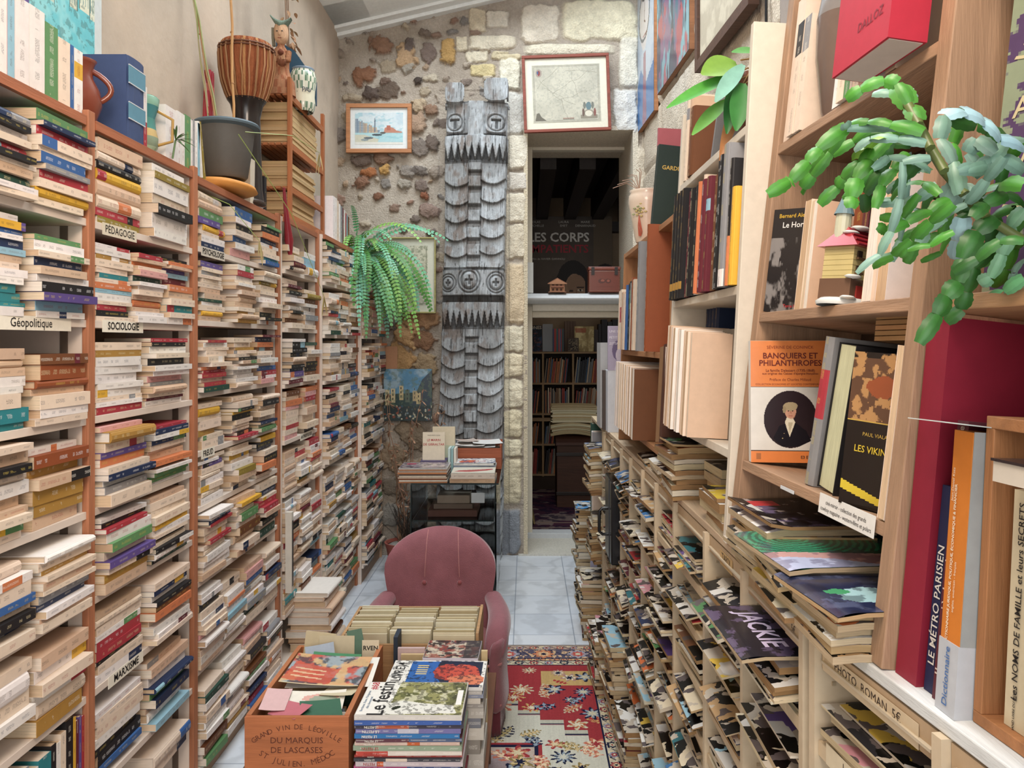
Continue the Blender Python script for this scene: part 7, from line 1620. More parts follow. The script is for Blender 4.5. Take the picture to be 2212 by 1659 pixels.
# ---- G: nearest things on the white counter
def sb(name, x, y, z, w, d, h_, col, rz, label, texts=(), mt='cover', cat='book', pages=None, lean=0, spinecol=None, cw='C9BFA8'):
    """standing thing: narrow face w towards the camera-left aisle, depth d away to the right; x,y is the front near corner"""
    T4 = TR(x, y, z, rz=rz) @ Matrix.Rotation(lean, 4, 'Y'); m = MB(); m.box((0, 0, 0), (d, w, h_), mt, col, T4)
    if pages: m.box((.004, .004, h_-.0005), (d-.002, w-.004, h_+.0006), 'pages', pages, T4)
    for (tx, yy_, zz_, s_, c_, bd) in texts:
        m.text(tx, s_, T4 @ Matrix(((0, 0, -1, -.001), (0, -1, 0, yy_), (-1, 0, 0, zz_), (0, 0, 0, 1))) @ Matrix.Rotation(PI, 4, 'Z'), c_, bold=bd)
    return tag(m.build(name, loc=T4.translation), label, cat)
def cx_(Y_): return .4575+.115*(1.236-Y_)
sb('tall_red_folio', cx_(1.0)+.012, 1.004, ZC, .046, .36, .475, '8A2236', .10, 'very tall dark red folio standing on the white counter top', lean=.10)
sb('navy_book', cx_(.98)+.02, .978, ZC, .022, .2, .26, '22284A', .10, 'navy book squeezed right of the red folio', texts=(('LE MÉTRO PARISIEN', .011, .11, .017, 'D8D4CC', .01),), lean=.10)
sb('maroon_book', cx_(.95)+.014, .954, ZC, .021, .2, .345, '5A2630', .10, 'maroon book with white script title left of the orange dictionary', texts=(('Il y a un siècle... Le chat', .0105, .13, .021, 'D8C8BC', 0), ('Robert de Laroche', .0105, .285, .014, 'D8C8BC', 0)), lean=.10)
o = sb('orange_dictionary', cx_(.92)+.004, .916, ZC, .036, .16, .335, 'CE7B30', .06, 'thick orange dictionary with a grey-white foot standing on the counter', lean=.07, texts=(('DICTIONNAIRE JURIDIQUE, POLITIQUE, ÉCONOMIQUE & FINANCIER', .024, .175, .0062, 'EADFC8', .02), ('anglais, américain - français', .016, .15, .0055, 'EADFC8', .0), ('Jean-Daniel Katz', .03, .27, .006, 'EADFC8', 0)))
m = MB(); T4 = TR(cx_(.92)+.004, .916, ZC, rz=.06) @ Matrix.Rotation(.07, 4, 'Y'); m.box((-.0012, -.0012, 0), (.161, .0372, .085), 'cover', 'B8BCC2', T4); m.box((.001, -.0013, .085), (.161, 0, .336), 'cover', '9A9E9E', T4)
m.text('Dictionnaire', .014, T4 @ Matrix(((0, 0, -1, -.0022), (0, -1, 0, .018), (-1, 0, 0, .044), (0, 0, 0, 1))) @ Matrix.Rotation(PI, 4, 'Z'), '4A6FA8', bold=.01); m.build('grey_foot', o)
m = MB(); T4 = TR(cx_(.92)+.0, .925, ZC+.345, rz=.3) @ Matrix.Rotation(.12, 4, 'Y'); m.box((0, -.03, 0), (.14, .06, .0012), 'paint', 'C9D0CC', T4); tag(m.build('printed_flyer', loc=T4.translation), 'pale printed flyer lying over the dictionary and the red folio', 'paper')
# wooden wine box on its side holding books
TBx = TR(cx_(.70)+.022, .683, ZC, rz=.10) @ Matrix.Rotation(.05, 4, 'Y'); t = thing('wooden_box', TBx @ Vector((.1, .1, 0)), 'open wooden box standing on edge with books inside, cropped at right', 'box')
bw_, bh_ = .232, .355
for p, q in (((0, 0, 0), (.2, bw_, .014)), ((0, 0, bh_-.014), (.2, bw_, bh_)), ((0, bw_-.014, .014), (.2, bw_, bh_-.014)), ((0, 0, .014), (.2, .014, bh_-.014)), ((.19, .014, .014), (.2, bw_-.014, bh_-.014))):
    m = MB(); m.box(p, q, 'wood_vert' if q[2]-p[2] > .1 else 'wood_x', 'A5734C', TBx); m.build('panel', t, bevel=.001)
def inbox(name, y, w, h_, col, label, texts=()):
    m = MB(); m.box((.012, y, .0145), (.17, y+w, .0145+h_), 'cover', col, TBx)
    for (tx, yy_, zz_, s_, c_, bd) in texts: m.text(tx, s_, TBx @ Matrix(((0, 0, -1, .0108), (0, -1, 0, y+yy_), (-1, 0, 0, zz_), (0, 0, 0, 1))) @ Matrix.Rotation(PI, 4, 'Z'), c_, bold=bd)
    return tag(m.build(name, loc=TBx @ Vector((.012, y, .0145))), label, 'book')
inbox('family_names_book', .165, .032, .262, 'CBC0A4', 'ivory book on family names standing in the wooden box', texts=(('Les NOMS DE FAMILLE et leurs SECRETS', .017, .155, .0125, '2A2624', .01), ('LE GRAND LIVRE DU MOIS', .017, .03, .0045, '2A2624', .02)))
inbox('grey_spine_book', .118, .040, .25, 'B5A48C', 'beige book right of the family names book in the wooden box', texts=(('RONIN', .02, .13, .03, '4A4038', .01),))
m = MB(); T4 = TBx @ TR(-.028, .0, .288, rz=.02); m.box((0, 0, 0), (.19, .175, .022), 'pages', 'CFC6B8', T4); m.box((-.002, -.002, .022), (.192, .177, .025), 'gloss', '2E2628', T4); tag(m.build('lying_book', loc=T4.translation), 'dark-covered book lying across the books in the wooden box', 'book')
sb('blue_book', cx_(.8)+.018, .79, ZC+.0, .03, .02, .25, '27406E', .10, 'blue book at the extreme right edge in front of the wooden box', lean=.02)
# D: shelf bay right of the near bookcase
TDd = TC @ TR(0, -.655, 0)
cD = case('wooden_bookcase', TDd, -.40, .0, [.502, .98], .25, 1.5, 'A8825E', 'nearest wooden bookcase bay at the right edge behind the cactus plant', back='3A2C26', ends=(0, 0), pth=.02)
m = MB(); m.box((.0, -.42, .0), (.25, -.40, 1.5), 'wood_vert', 'A8825E', TDd) ; m.build('side_panel', cD)
def art_ler(w, h):
    A = Art(w, h, 80, '7F8A72'); A.mask(sstep(.47, .49, fbm(A.u*5, A.v*11, 3)), '4A3658'); return A
TQ = TDd @ TR(.05, -.012, .503, rz=-1.30); m = MB(); m.box((0, 0, 0), (.30, .03, .425), 'paint', '7F8A72', TQ); o = tag(m.build('patterned_album', loc=TQ.translation), 'large green and purple album with scattered cream letters, cover facing out', 'book')
A = art_ler(.30, .425); TQf = TQ @ Matrix.Translation((.15, -.0008, .2125)) @ FACE_CAM; A.build('front_cover', TQf, 'paint', o); m = MB(); r9 = random.Random(2)
for k in range(34): m.text(r9.choice('JKXERTLAYVZHN'), .038, TQf @ Matrix.Translation(((k % 6-2.5)*.048, (k//6-2.5)*.068+r9.uniform(-.012, .012), .001)) @ Matrix.Rotation(r9.uniform(-1.2, 1.2), 4, 'Z'), 'B9AE8A', bold=.01)
m.build('cover_lettering', o)
# christmas cactus
cp_ = P(2205, 560, .78); t = thing('christmas_cactus', (cp_.x+.10, .80, 1.665), 'large christmas cactus with segmented green stems arching in front of the right bookcases', 'houseplant')
m = MB(); m.lathe([(.06, 0), (.085, .10), (.09, .125), (.08, .125)], 24, 'ceramic', '6A4A3A', TR(cp_.x+.13, .80, 1.665)); m.build('pot', t, smooth=True)
m = MB(); mst = MB()
rc = random.Random(14)
def seg(m, a, b, wd, col, nrm):
    a = Vector(a); b = Vector(b); d = b-a; L = d.length; d.normalize(); s_ = d.cross(nrm)
    if s_.length < .1: s_ = d.cross(Vector((0, 0, 1)))
    s_.normalize(); u_ = s_.cross(d); N_ = 8; rows = []
    for i in range(N_+1):
        t_ = i/N_; wv = wd*(.34+.66*math.sin(PI*min(1, t_*.86+.10))**.5)*(1+.07*math.sin(t_*PI*6.5)); c = a+d*L*t_+u_*(.10*L*math.sin(PI*t_))
        rows.append([c-s_*wv-u_*wv*.16, c-s_*wv*.45+u_*wv*.06, c+u_*wv*.22, c+s_*wv*.45+u_*wv*.06, c+s_*wv-u_*wv*.16])
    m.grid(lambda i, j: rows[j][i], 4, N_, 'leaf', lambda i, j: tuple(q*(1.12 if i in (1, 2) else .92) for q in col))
def chain(pts, Y0, Y1, wd, col, n=None, jitter=.3):
    """pts in picture pixels at depths running Y0..Y1, one stem joint between neighbours"""
    k = len(pts)-1; W_ = [P(p[0], p[1], Y0+(Y1-Y0)*i/k) for i, p in enumerate(pts)]
    for i in range(k):
        c = jit(col, rc, .14); seg(m, W_[i], W_[i+1], .68*wd*rc.uniform(.85, 1.15), c, Vector((rc.uniform(-jitter, jitter)-.3, -1, rc.uniform(-.2, .9))))
G1, G2, G3 = '427F2C', '6E9080', '2F6128'
main = [(2212, 520), (2130, 470), (2085, 420), (2040, 370), (2010, 320), (1985, 270), (1960, 225)]
for (a, b), (c, d) in zip(main[:-1], main[1:]): mst.tube([P(a, b, .86), P(c, d, .88)], .0055, 'leaf', '5E6A3A', 6)
CH = [([(1965, 222), (1940, 180), (1910, 172), (1860, 192), (1828, 215)], G1, .013), ([(1985, 262), (1965, 228), (1935, 185)], G1, .021), ([(1990, 290), (1945, 275), (1830, 278), (1825, 265)], G2, .010), ([(1995, 285), (1925, 268), (1875, 262), (1828, 272), (1775, 310), (1760, 330)], G1, .012),
      ([(1828, 275), (1768, 320), (1745, 350), (1710, 390), (1706, 392), (1658, 420)], G1, .014), ([(1820, 285), (1780, 330), (1748, 370)], G1, .009), ([(2000, 310), (1940, 300), (1880, 300), (1845, 325)], G2, .010), ([(1930, 290), (1890, 320), (1858, 350), (1820, 385), (1808, 405), (1770, 442)], G1, .013),
      ([(1920, 300), (1880, 345), (1850, 385), (1840, 425), (1838, 450)], G1, .015), ([(1910, 300), (1875, 320), (1850, 345)], '86B84A', .014), ([(1960, 330), (1930, 365), (1905, 400), (1890, 450)], G1, .012), ([(1985, 340), (1950, 385), (1935, 420)], G3, .014), ([(2010, 340), (1950, 350), (1945, 430), (1925, 500), (1900, 550), (1850, 590)], G2, .008), ([(2025, 400), (1980, 430), (1950, 435), (1895, 440)], G2, .011),
      ([(2050, 430), (2010, 455), (1960, 480), (1915, 500), (1895, 488)], G1, .012), ([(2060, 440), (2010, 480), (1970, 520), (1930, 552), (1885, 575)], G1, .013), ([(2040, 470), (2000, 500), (1985, 525)], G2, .013), ([(2075, 420), (2060, 350), (2030, 300), (2040, 250), (2090, 245)], G2, .014), ([(2040, 250), (2080, 240), (2125, 262), (2160, 300), (2212, 320)], '8FB2BC', .020),
      ([(2100, 420), (2070, 400), (2045, 440), (2030, 465)], '93B2A4', .022), ([(2212, 370), (2160, 340), (2110, 360), (2070, 370)], G2, .014), ([(2212, 400), (2160, 400), (2115, 430)], G1, .018), ([(2150, 470), (2110, 500), (2080, 560), (2070, 610), (2045, 640), (2025, 680), (1985, 742)], G3, .018), ([(2212, 450), (2180, 490), (2165, 550), (2140, 600), (2115, 612)], '6F9A7A', .015),
      ([(2060, 500), (2010, 530), (1960, 540), (1945, 556)], G1, .008), ([(2212, 600), (2170, 630), (2140, 632)], '5E9A6A', .014), ([(2120, 380), (2090, 330), (2110, 300), (2150, 330)], G2, .015), ([(2170, 340), (2130, 390), (2090, 440), (2040, 470), (2000, 500)], G2, .012), ([(2212, 300), (2170, 310), (2135, 360), (2090, 370)], G2, .015),
      ([(2080, 470), (2070, 520), (2065, 560)], '93B4BA', .018), ([(2212, 520), (2160, 520), (2110, 560), (2060, 590)], G3, .012), ([(1985, 420), (1950, 470), (1900, 470)], G1, .010), ([(2010, 370), (1975, 350), (1920, 340), (1885, 365)], G2, .009), ([(2030, 420), (1995, 395), (1955, 400), (1925, 430), (1900, 440)], G1, .011), ([(2212, 440), (2175, 420), (2130, 440), (2100, 470)], G3, .014), ([(2212, 560), (2190, 590), (2175, 640)], G2, .012)]
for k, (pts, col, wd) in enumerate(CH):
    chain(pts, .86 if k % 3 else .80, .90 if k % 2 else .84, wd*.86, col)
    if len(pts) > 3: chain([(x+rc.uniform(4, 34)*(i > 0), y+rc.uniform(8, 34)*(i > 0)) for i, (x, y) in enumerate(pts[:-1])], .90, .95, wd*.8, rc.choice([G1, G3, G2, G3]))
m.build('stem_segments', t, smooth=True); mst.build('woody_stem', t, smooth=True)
# ---- right wall pictures
def wallT(x, y, Y, dx2=0, lean=0):
    c = P(x, y, Y); return Matrix.Translation(c) @ Matrix.Rotation(math.atan(.051)+0, 4, 'Z') @ Matrix(((0, 0, -1, 0), (-1, 0, 0, 0), (0, 1, 0, 0), (0, 0, 0, 1))) @ Matrix.Rotation(lean, 4, 'X')
def wcanvas(name, Ya, Yb_, z0, z1, art, label, edge='B07A54', fr=None, Xo=.035, cat='painting', depth=.03):
    x_ = lambda Y_: .86+.051*(6.2-Y_)-Xo
    w_ = Ya-Yb_; c = Vector((x_((Ya+Yb_)/2), (Ya+Yb_)/2, (z0+z1)/2)); T_ = Matrix.Translation(c) @ Matrix.Rotation(.051, 4, 'Z') @ Matrix(((0, 0, -1, 0), (-1, 0, 0, 0), (0, 1, 0, 0), (0, 0, 0, 1)))
    t = thing(name, c, label, cat); m = MB(); h2 = (z1-z0)/2
    m.box((-w_/2, -h2, -depth), (w_/2, h2, 0), 'wood_x', edge, T_)
    if fr:
        for a, b in (((-w_/2, -h2), (w_/2, -h2+fr)), ((-w_/2, h2-fr), (w_/2, h2)), ((-w_/2, -h2+fr), (-w_/2+fr, h2-fr)), ((w_/2-fr, -h2+fr), (w_/2, h2-fr))): m.box((*a, 0), (*b, .018), 'wood_x', edge, T_)
    m.build('frame', t); A = art(w_-(fr or 0)*2, h2*2-(fr or 0)*2); A.build('picture', T_ @ Matrix.Translation((0, 0, .002)), 'gloss' if not fr else 'paint', t)
def art_face(w, h):
    A = Art(w, h, 60, 'BFC8D4'); A.noise(4, .45, .65, 'A0AFC4', .6, 3); A.poly([(0, 0), (1, 0), (1, .28), (.6, .22), (.3, .34), (0, .2)], '3A6FA8'); A.ell(.5, .62, .24, .2, 'D8CFCC'); A.ring(.5, .62*1, .28, .018, '2A3040'); A.line([(.4, .72), (.5, .7)], .012, '2A3040'); A.line([(.56, .7), (.66, .72)], .012, '2A3040'); A.line([(.53, .68), (.5, .58), (.55, .57)], .01, '5A2A30'); A.line([(.45, .50), (.62, .5)], .014, '9A3A40'); A.poly([(.4, .0), (.62, .0), (.58, .4), (.46, .4)], '9A4A54', .8); return A
def art_abs(w, h):
    A = Art(w, h, 90, '4A6A7E'); A.noise(6, .45, .55, '8A5A7A', .8, 3, 3); A.noise(8, .5, .58, '7FB0B8', .8, 5, 3); A.noise(10, .55, .62, '2A3048', .9, 9, 3); A.noise(7, .58, .64, 'A84A54', .9, 15, 4); return A
wcanvas('canvas_painting', 6.0, 5.35, 3.18, 4.45, art_face, 'tall canvas of a black-outlined face over blue, high on the right wall near the corner')
wcanvas('canvas_painting', 5.25, 4.42, 3.25, 4.6, art_abs, 'abstract multicoloured canvas high on the right wall next to the face canvas', edge='9A6A4A')
def art_car(w, h):
    A = Art(w, h, 70, 'C9BEA8'); A.noise(5, .5, .6, 'A89C88', .6, 3); return A
wcanvas('framed_picture', 4.15, 3.3, 3.02, 3.6, art_car, 'dark wooden framed picture high on the right wall above the trailing plant', edge='5A4034', fr=.05, Xo=.06)
wcanvas('framed_picture', 4.9, 4.35, 2.05, 2.55, lambda w, h: Art(w, h, 30, 'C9C2B4').noise(6, .5, .6, '9A948A', .7, 3), 'small black-framed picture low on the right wall beyond the planter', edge='232428', fr=.03)
wcanvas('framed_picture', 3.75, 2.9, 2.3, 2.75, lambda w, h: Art(w, h, 30, 'CBBCA4'), 'brown framed picture partly hidden behind the trailing plant', edge='6E4A3A', fr=.03)
c = MB(); xw = .86+.051*(6.2-2.6)-.05
t = thing('arched_mirror', (xw, 2.6, 3.0), 'tall arched board with thin dark border leaning on the right wall', 'mirror')
pts = [(-.30, -.7), (.30, -.7), (.30, .35)]+[(.30*math.cos(a_*PI/10), .35+.30*math.sin(a_*PI/10)) for a_ in range(1, 10)]+[(-.30, .35)]
TMi = Matrix.Translation((xw, 2.72, 2.62)) @ Matrix(((0, 0, -1, 0), (-1, 0, 0, 0), (0, 1, 0, 0), (0, 0, 0, 1)))
c.poly(pts, .02, 'paint', '3A3230', TMi); c.build('border', t); c = MB(); c.poly([(x*.95, y*.975) for x, y in pts], .004, 'gloss', 'A89C94', TMi @ Matrix.Translation((0, 0, .02))); c.build('panel', t)
m = MB(); m.tube([(.86+.051*(6.2-3.25)-.02, 3.25, z_) for z_ in (2.0, 3.0, 4.3)], .006, 'gloss', '1E1C1C', 6); tag(m.build('black_cable', loc=(1.0, 3.25, 2.0)), 'thin black cable running down the right wall', 'cable')
# ================================================================ THINGS ON TOP OF THE LEFT BOOKCASES
ZL = 2.2035
rr = random.Random(3)
def lt(Y_, x=-1.20): return x, Y_, ZL
def lbook(y, L, W, Tk, code, label, x=-1.185, z=ZL, lean=0, hard=False, grp=None, **kw):
    """upright, spine to the room; occupies y..y+Tk"""
    M_ = TR(0, y+Tk/2, z, rx=lean) @ TR(0, -Tk/2, 0) @ Matrix(((1, 0, 0, x), (0, 0, -1, Tk), (0, 1, 0, 0), (0, 0, 0, 1)))
    return make_book('standing_book', L, W, Tk, code, random.Random(int(y*5000)), M_, label, 'book', grp, hard=hard, **kw)
y = 1.765
for k, (L, Tk, cd_, nm) in enumerate(((.23, .03, 'w', 'white book at the left edge'), (.25, .024, 'p', 'lilac-white slim book'), (.262, .05, 'w', 'broad white book with a purple top'), (.245, .058, 'w', 'thick white book with black vertical title'), (.225, .052, 'g', 'green book'), (.205, .05, 'c', 'pale grey-cream book'), (.205, .014, 'b', 'thin blue book'), (.203, .038, 'w', 'white book with yellow and purple foot'))):
    lbook(y, L*.84, .16, Tk, cd_, nm+', standing on the nearest left bookcase', grp='tall books on the nearest bookcase', band={2: ('u', .93, 1), 7: ('y', .55, .8), 4: (None, 0, 0), 3: (None, 0, 0), 1: ('l', 0, .9)}.get(k, (None, 0, 0))); y += Tk+.003
# jug
jx, jy = -1.245, 2.185; t = thing('brown_jug', (jx, jy, ZL), 'glazed brown stoneware jug with a looped handle beside the blue binder', 'jug'); TJ = TR(jx, jy, ZL) @ Matrix.Scale(.84, 4)
m = MB(); m.lathe([(.045, 0), (.055, .02), (.072, .07), (.066, .115), (.046, .155), (.043, .18), (.050, .205), (.056, .215), (.047, .215), (.040, .19)], 32, 'ceramic', '7A3E2E', TJ); m.build('body', t, smooth=True)
m = MB(); m.tube([(.035+.052*math.sin(k_*PI/10)**.8, (.035+.052*math.sin(k_*PI/10))*.5, .185-.115*k_/10) for k_ in range(11)], .0095, 'ceramic', '7A3E2E', 10, TJ); m.build('handle', t, smooth=True)
lbook(2.315, .245, .19, .105, 'n', 'large blue-grey binder with pale spine panels beside the brown jug', x=-1.175, hard=True, band=(None, 0, 0), uvt=False)
bt = bpy.context.scene.objects
for o in COL.objects:
    if o.get('label', '').startswith('large blue-grey binder'):
        for f_ in o.data.attributes['col'].data: f_.color = (*hx('3E4E74'), 1)
        for z0, z1 in ((.06, .105), (.165, .215)):
            m = MB(); m.box((-1.172, 2.318, ZL+z0), (-1.1695, 2.417, ZL+z1), 'paint', '5F8CA0')
            for z2 in (z0-.003, z1): m.box((-1.172, 2.318, ZL+z2), (-1.169, 2.417, ZL+z2+.003), 'paint', 'C9CDD0')
            m.build('spine_panel', o)
lbook(2.424, .19, .14, .024, 'w', 'white book with a red foot, right of the binder', x=-1.18, band=('r', 0, .42))
# mug
mx, my = -1.23, 2.51; t = thing('lidded_mug', (mx, my, ZL), 'green ceramic cup with banded rim between white books', 'cup'); m = MB()
m.lathe([(.035, 0), (.05, .02), (.052, .05), (.046, .075), (.042, .11), (.052, .15), (.055, .175), (.05, .18), (.045, .16)], 24, 'ceramic', lambda i, j: ['A8BCA0', '8A9A84', 'C9B07A', '4E8A84', '3E7A7E', '7FA894', '5E9A80', 'D6DCCB', 'D6DCCB'][min(j, 8)], TR(mx, my, ZL)); m.build('body', t, smooth=True)
m = MB(); m.tube([(mx+.045, my+.02, ZL+.14), (mx+.08, my+.05, ZL+.12), (mx+.078, my+.05, ZL+.05), (mx+.045, my+.02, ZL+.03)], .005, 'ceramic', 'B08A4A', 8); m.build('handle', t, smooth=True)
m = MB(); rc = random.Random(2)
for k in range(14):
    a_ = rc.uniform(0, 6.3); leafm(m, (-1.15, 2.58, ZL+.06), (math.cos(a_)*.3+.4, math.sin(a_), rc.uniform(-.2, .7)), rc.uniform(.05, .085), .0035, jit('5A7A4A', rc, .2), curl=.3)
m.tube([(-1.16, 2.58, ZL), (-1.15, 2.58, ZL+.06)], .003, 'leaf', '5A7A4A', 6); tag(m.build('papyrus_sprig', loc=(-1.15, 2.58, ZL)), 'small spiky green sprig in front of the white books', 'plant')
y = 2.585
for k, (L, Tk, cd_) in enumerate(((.18, .085, 'w'), (.185, .03, 'w'), (.185, .026, 'w'), (.19, .045, 'g'), (.185, .016, 'w'), (.19, .016, 's'), (.19, .022, 'w'), (.19, .018, 'l'))):
    lbook(y, L, .15, Tk, cd_, '%s book, %s from left of the row left of the plastic plant pot' % (['broad page-marked white', 'white', 'narrow white', 'bright green', 'slim white', 'slim grey', 'plain white', 'pale blue'][k], ORD1[k]), grp='white books left of the big pot', band=(None, 0, 0)); y += Tk+.002
lbook(y+.012, .20, .15, .014, 'w', 'white slim book leaning left of the plastic pot', lean=.16, band=(None, 0, 0)); lbook(y+.04, .205, .15, .012, 'Y', 'olive-yellow slim book leaning against the plastic pot', lean=.22, band=(None, 0, 0))
# orange cushion-like envelope under the pot and big pot
m = MB(); TO = TR(-1.22, 3.20, ZL); m.lathe([(0.0001, 0), (.11, .004), (.15, .02), (.14, .035), (.08, .05), (.0001, .055)], 24, 'paint', 'D9964E', TO @ Matrix.Diagonal((.75, 1.25, 1, 1)), cap=False); tag(m.build('orange_cloth_bundle', smooth=True, loc=(-1.22, 3.20, ZL)), 'folded orange and yellow cloth bundle under the big grey pot', 'cloth')
bx, by = -1.215, 3.19; t = thing('plastic_plant_pot', (bx, by, ZL+.056), 'large dark grey plastic pot with bamboo canes, tilted on an orange bundle', 'plant pot'); TB2 = TR(bx, by, ZL+.058) @ Matrix.Diagonal((.86, .86, 1, 1))
m = MB(); m.lathe([(.085, 0), (.095, .01), (.118, .14), (.124, .185), (.125, .20), (.150, .207), (.152, .215), (.145, .222), (.122, .218), (.115, .18)], 36, 'paint', lambda i, j: '5A5652' if j < 4 else '56646C', TB2); m.build('pot', t, smooth=True, sharp=.8)
m = MB(); m.lathe([(.116, .18), (.0001, .185)], 24, 'stone', '3A2E26', TB2, cap=False); m.build('soil', t)
for x0, y0, x1, y1, rad, c_ in ((505, 285, 498, -60, .0055, 'C29462'), (466, 262, 412, -40, .0042, 'A8845E'), (470, 262, 410, -60, .003, '9AA070'), (420, 255, 405, -60, .003, 'A8A882'), (395, 250, 350, -80, .002, '8A9A5A'), (385, 245, 365, -60, .0025, 'B0A078'), (330, 230, 283, -60, .002, 'A89A84')):
    a, b = P(x0, y0, by-.0), P(x1, y1, by+.05); a.x = max(-1.29, min(a.x, -1.14)); b.x = max(b.x, -1.385); m = MB(); k = 6; m.tube([a.lerp(b, i/k)+Vector((.003*math.sin(i*2), 0, 0)) for i in range(k+1)], rad, 'wood_vert', c_, 8)
    if rad > .004:
        for q in (.3, .62, .85): m.lathe([(rad, -.003), (rad*1.35, 0), (rad, .003)], 8, 'wood_vert', 'A87A50', Matrix.Translation(a.lerp(b, q)), cap=False)
    m.build('bamboo_cane', t, smooth=True)
m = MB(); rc = random.Random(5)
for x0, y0, x1, y1, Y1 in ((515, 290, 700, 640, 3.5), (400, 400, 560, 520, 2.9), (530, 285, 690, 330, 3.4)):
    a, b = P(x0, y0, 3.0), P(x1, y1, Y1); m.tube([a, a.lerp(b, .5)+Vector((.03, 0, .03)), b], [.0018, .0016, .001], 'leaf', '8A9A52', 5)
    for _ in range(5): d_ = Vector((rc.uniform(-.2, .4), rc.uniform(-.3, .3), -1)); leafm(m, b, d_, rc.uniform(.05, .09), .003, jit('9A8A5A', rc, .2), curl=.1)
m.build('grass_blade', t)
slab_ = None
m = MB(); TRd = TR(-1.24, 3.32, 2.69); rc = random.Random(9)
m.grid(lambda i, j: (-.08+.016*math.sin(i*1.9), -.055+.11*(i/8-.5)*(1-.5*j/10)+.015*j/10, -.26+.30*j/10), 8, 10, 'gloss', lambda i, j: '9A2A34' if (i*7+j*3) % 7 else 'B0584A', TRd); o = m.build('red_scarf', loc=TRd.translation); md = o.modifiers.new('th', 'SOLIDIFY'); md.thickness = .006; tag(o, 'sparkling red cloth hanging behind the bamboo canes beside the drum', 'cloth')
# drum
dY = 3.52; dc = P(533, 290, dY); t = thing('goblet_drum', (dc.x, dY, ZL), 'wooden goblet drum with skin lacing and black foot on top of the bookcase', 'drum'); TDm = TR(dc.x, dY, 0)
zf = lambda py: 1.6-(py-740)*dY/F
m = MB(); m.lathe([(.075, ZL+.03), (.068, ZL+.08), (.058, zf(255)), (.070, zf(228)), (.085, zf(218))], 32, 'gloss', '2A2422', TDm, cap=True); m.lathe([(.07, ZL+.001), (.085, ZL+.012), (.075, ZL+.03)], 32, 'gloss', '3A2C26', TDm); m.build('foot', t, smooth=True)
prof = [(.074, zf(220)), (.088, zf(205)), (.104, zf(180)), (.114, zf(150)), (.117, zf(120)), (.112, zf(103)), (.106, zf(96)), (.09, zf(94)), (.0001, zf(93))]
m = MB(); m.lathe(prof, 64, 'oldwood', lambda i, j: 'B9875A' if i % 5 == 0 else ('8A4E34' if i % 5 in (1, 4) else 'A06040'), TDm, cap=False); m.build('shell', t, smooth=True)
m = MB()
for k in range(22):
    a_ = 2*PI*k/22; pts_ = [(dc.x+(r_+.004)*math.cos(a_+.03*math.sin(z_*40+k)), dY+(r_+.004)*math.sin(a_+.03*math.sin(z_*40+k)), z_) for r_, z_ in prof[:6]]; m.tube(pts_, .0042, 'wood_vert', jit('A87A54', rc, .15), 5)
for z_ in (zf(108), zf(114)): m.tube([(dc.x+.120*math.cos(k*PI/16), dY+.120*math.sin(k*PI/16), z_) for k in range(33)], .004, 'wood_vert', '6A4430', 6)
m.build('lacing', t, smooth=True)
# figurine: seated mother figure with a split headdress, holding a child
FY = 4.02; fc = P(607, 200, FY); zf2 = lambda py: 1.6-(py-740)*FY/F
t = thing('carved_figurine', (fc.x, FY, zf2(208)), 'carved wooden seated figurine in a green-grey crescent headdress holding a small child', 'statuette')
def ringbody(secs, col, name, seg_=24):
    m = MB(); rings = [[(fc.x+cx+rx*math.cos(2*PI*k/seg_), FY+cy+ry*math.sin(2*PI*k/seg_), z_) for k in range(seg_)] for (z_, cx, cy, rx, ry) in secs]
    m.grid(lambda i, j: rings[j][i], seg_, len(secs)-1, 'oldwood', col, closeu=True)
    for j in (0, -1): n = m.verts(rings[j]); m.face([n+k for k in range(seg_)][::(1 if j else -1)], 'oldwood', col(0, 0) if callable(col) else col)
    return m
W1 = lambda i, j: 'A8785A' if (i+j) % 3 else '9A6248'
m = ringbody([(zf2(209), 0, 0, .075, .06), (zf2(195), 0, 0, .072, .06), (zf2(178), .002, 0, .066, .058), (zf2(168), 0, 0, .050, .05), (zf2(150), -.004, 0, .045, .042), (zf2(132), -.004, 0, .046, .04), (zf2(118), -.004, .0, .043, .035), (zf2(108), -.002, 0, .032, .028), (zf2(100), .0, 0, .018, .018), (zf2(94), .0, 0, .018, .02)], W1, 'b'); m.build('body', t, smooth=True)
m = ringbody([(zf2(97), .002, -.004, .014, .016), (zf2(92), .003, -.006, .026, .028), (zf2(84), .003, -.004, .034, .034), (zf2(74), .002, -.002, .036, .036), (zf2(64), .0, 0, .036, .036), (zf2(56), .0, 0, .030, .032)], 'C9A282', 'h')
for ex in (-.012, .014): m.lathe([(.0001, -.002), (.0055, 0), (.0001, .002)], 10, 'gloss', '2A201C', Matrix.Translation((fc.x+ex+.003, FY-.0385, zf2(73))) @ Matrix.Rotation(PI/2, 4, 'X') @ Matrix.Diagonal((1, .55, 1, 1)), cap=False)
m.lathe([(.0001, -.012), (.0055, -.006), (.004, .008), (.0001, .012)], 8, 'oldwood', 'C09878', Matrix.Translation((fc.x+.004, FY-.040, zf2(79))), cap=False); m.tube([(fc.x-.006, FY-.034, zf2(87)), (fc.x+.004, FY-.0365, zf2(87.6)), (fc.x+.013, FY-.034, zf2(87))], .0022, 'oldwood', '8A4A40', 6); m.build('head', t, smooth=True)
m = MB(); hp_ = []
for j in range(9):
    u_ = j/8*2-1; hp_.append((fc.x+u_*.052, FY-.0, zf2(56)+.034*abs(u_)**1.6+(.016 if u_ < 0 else 0)*abs(u_)))
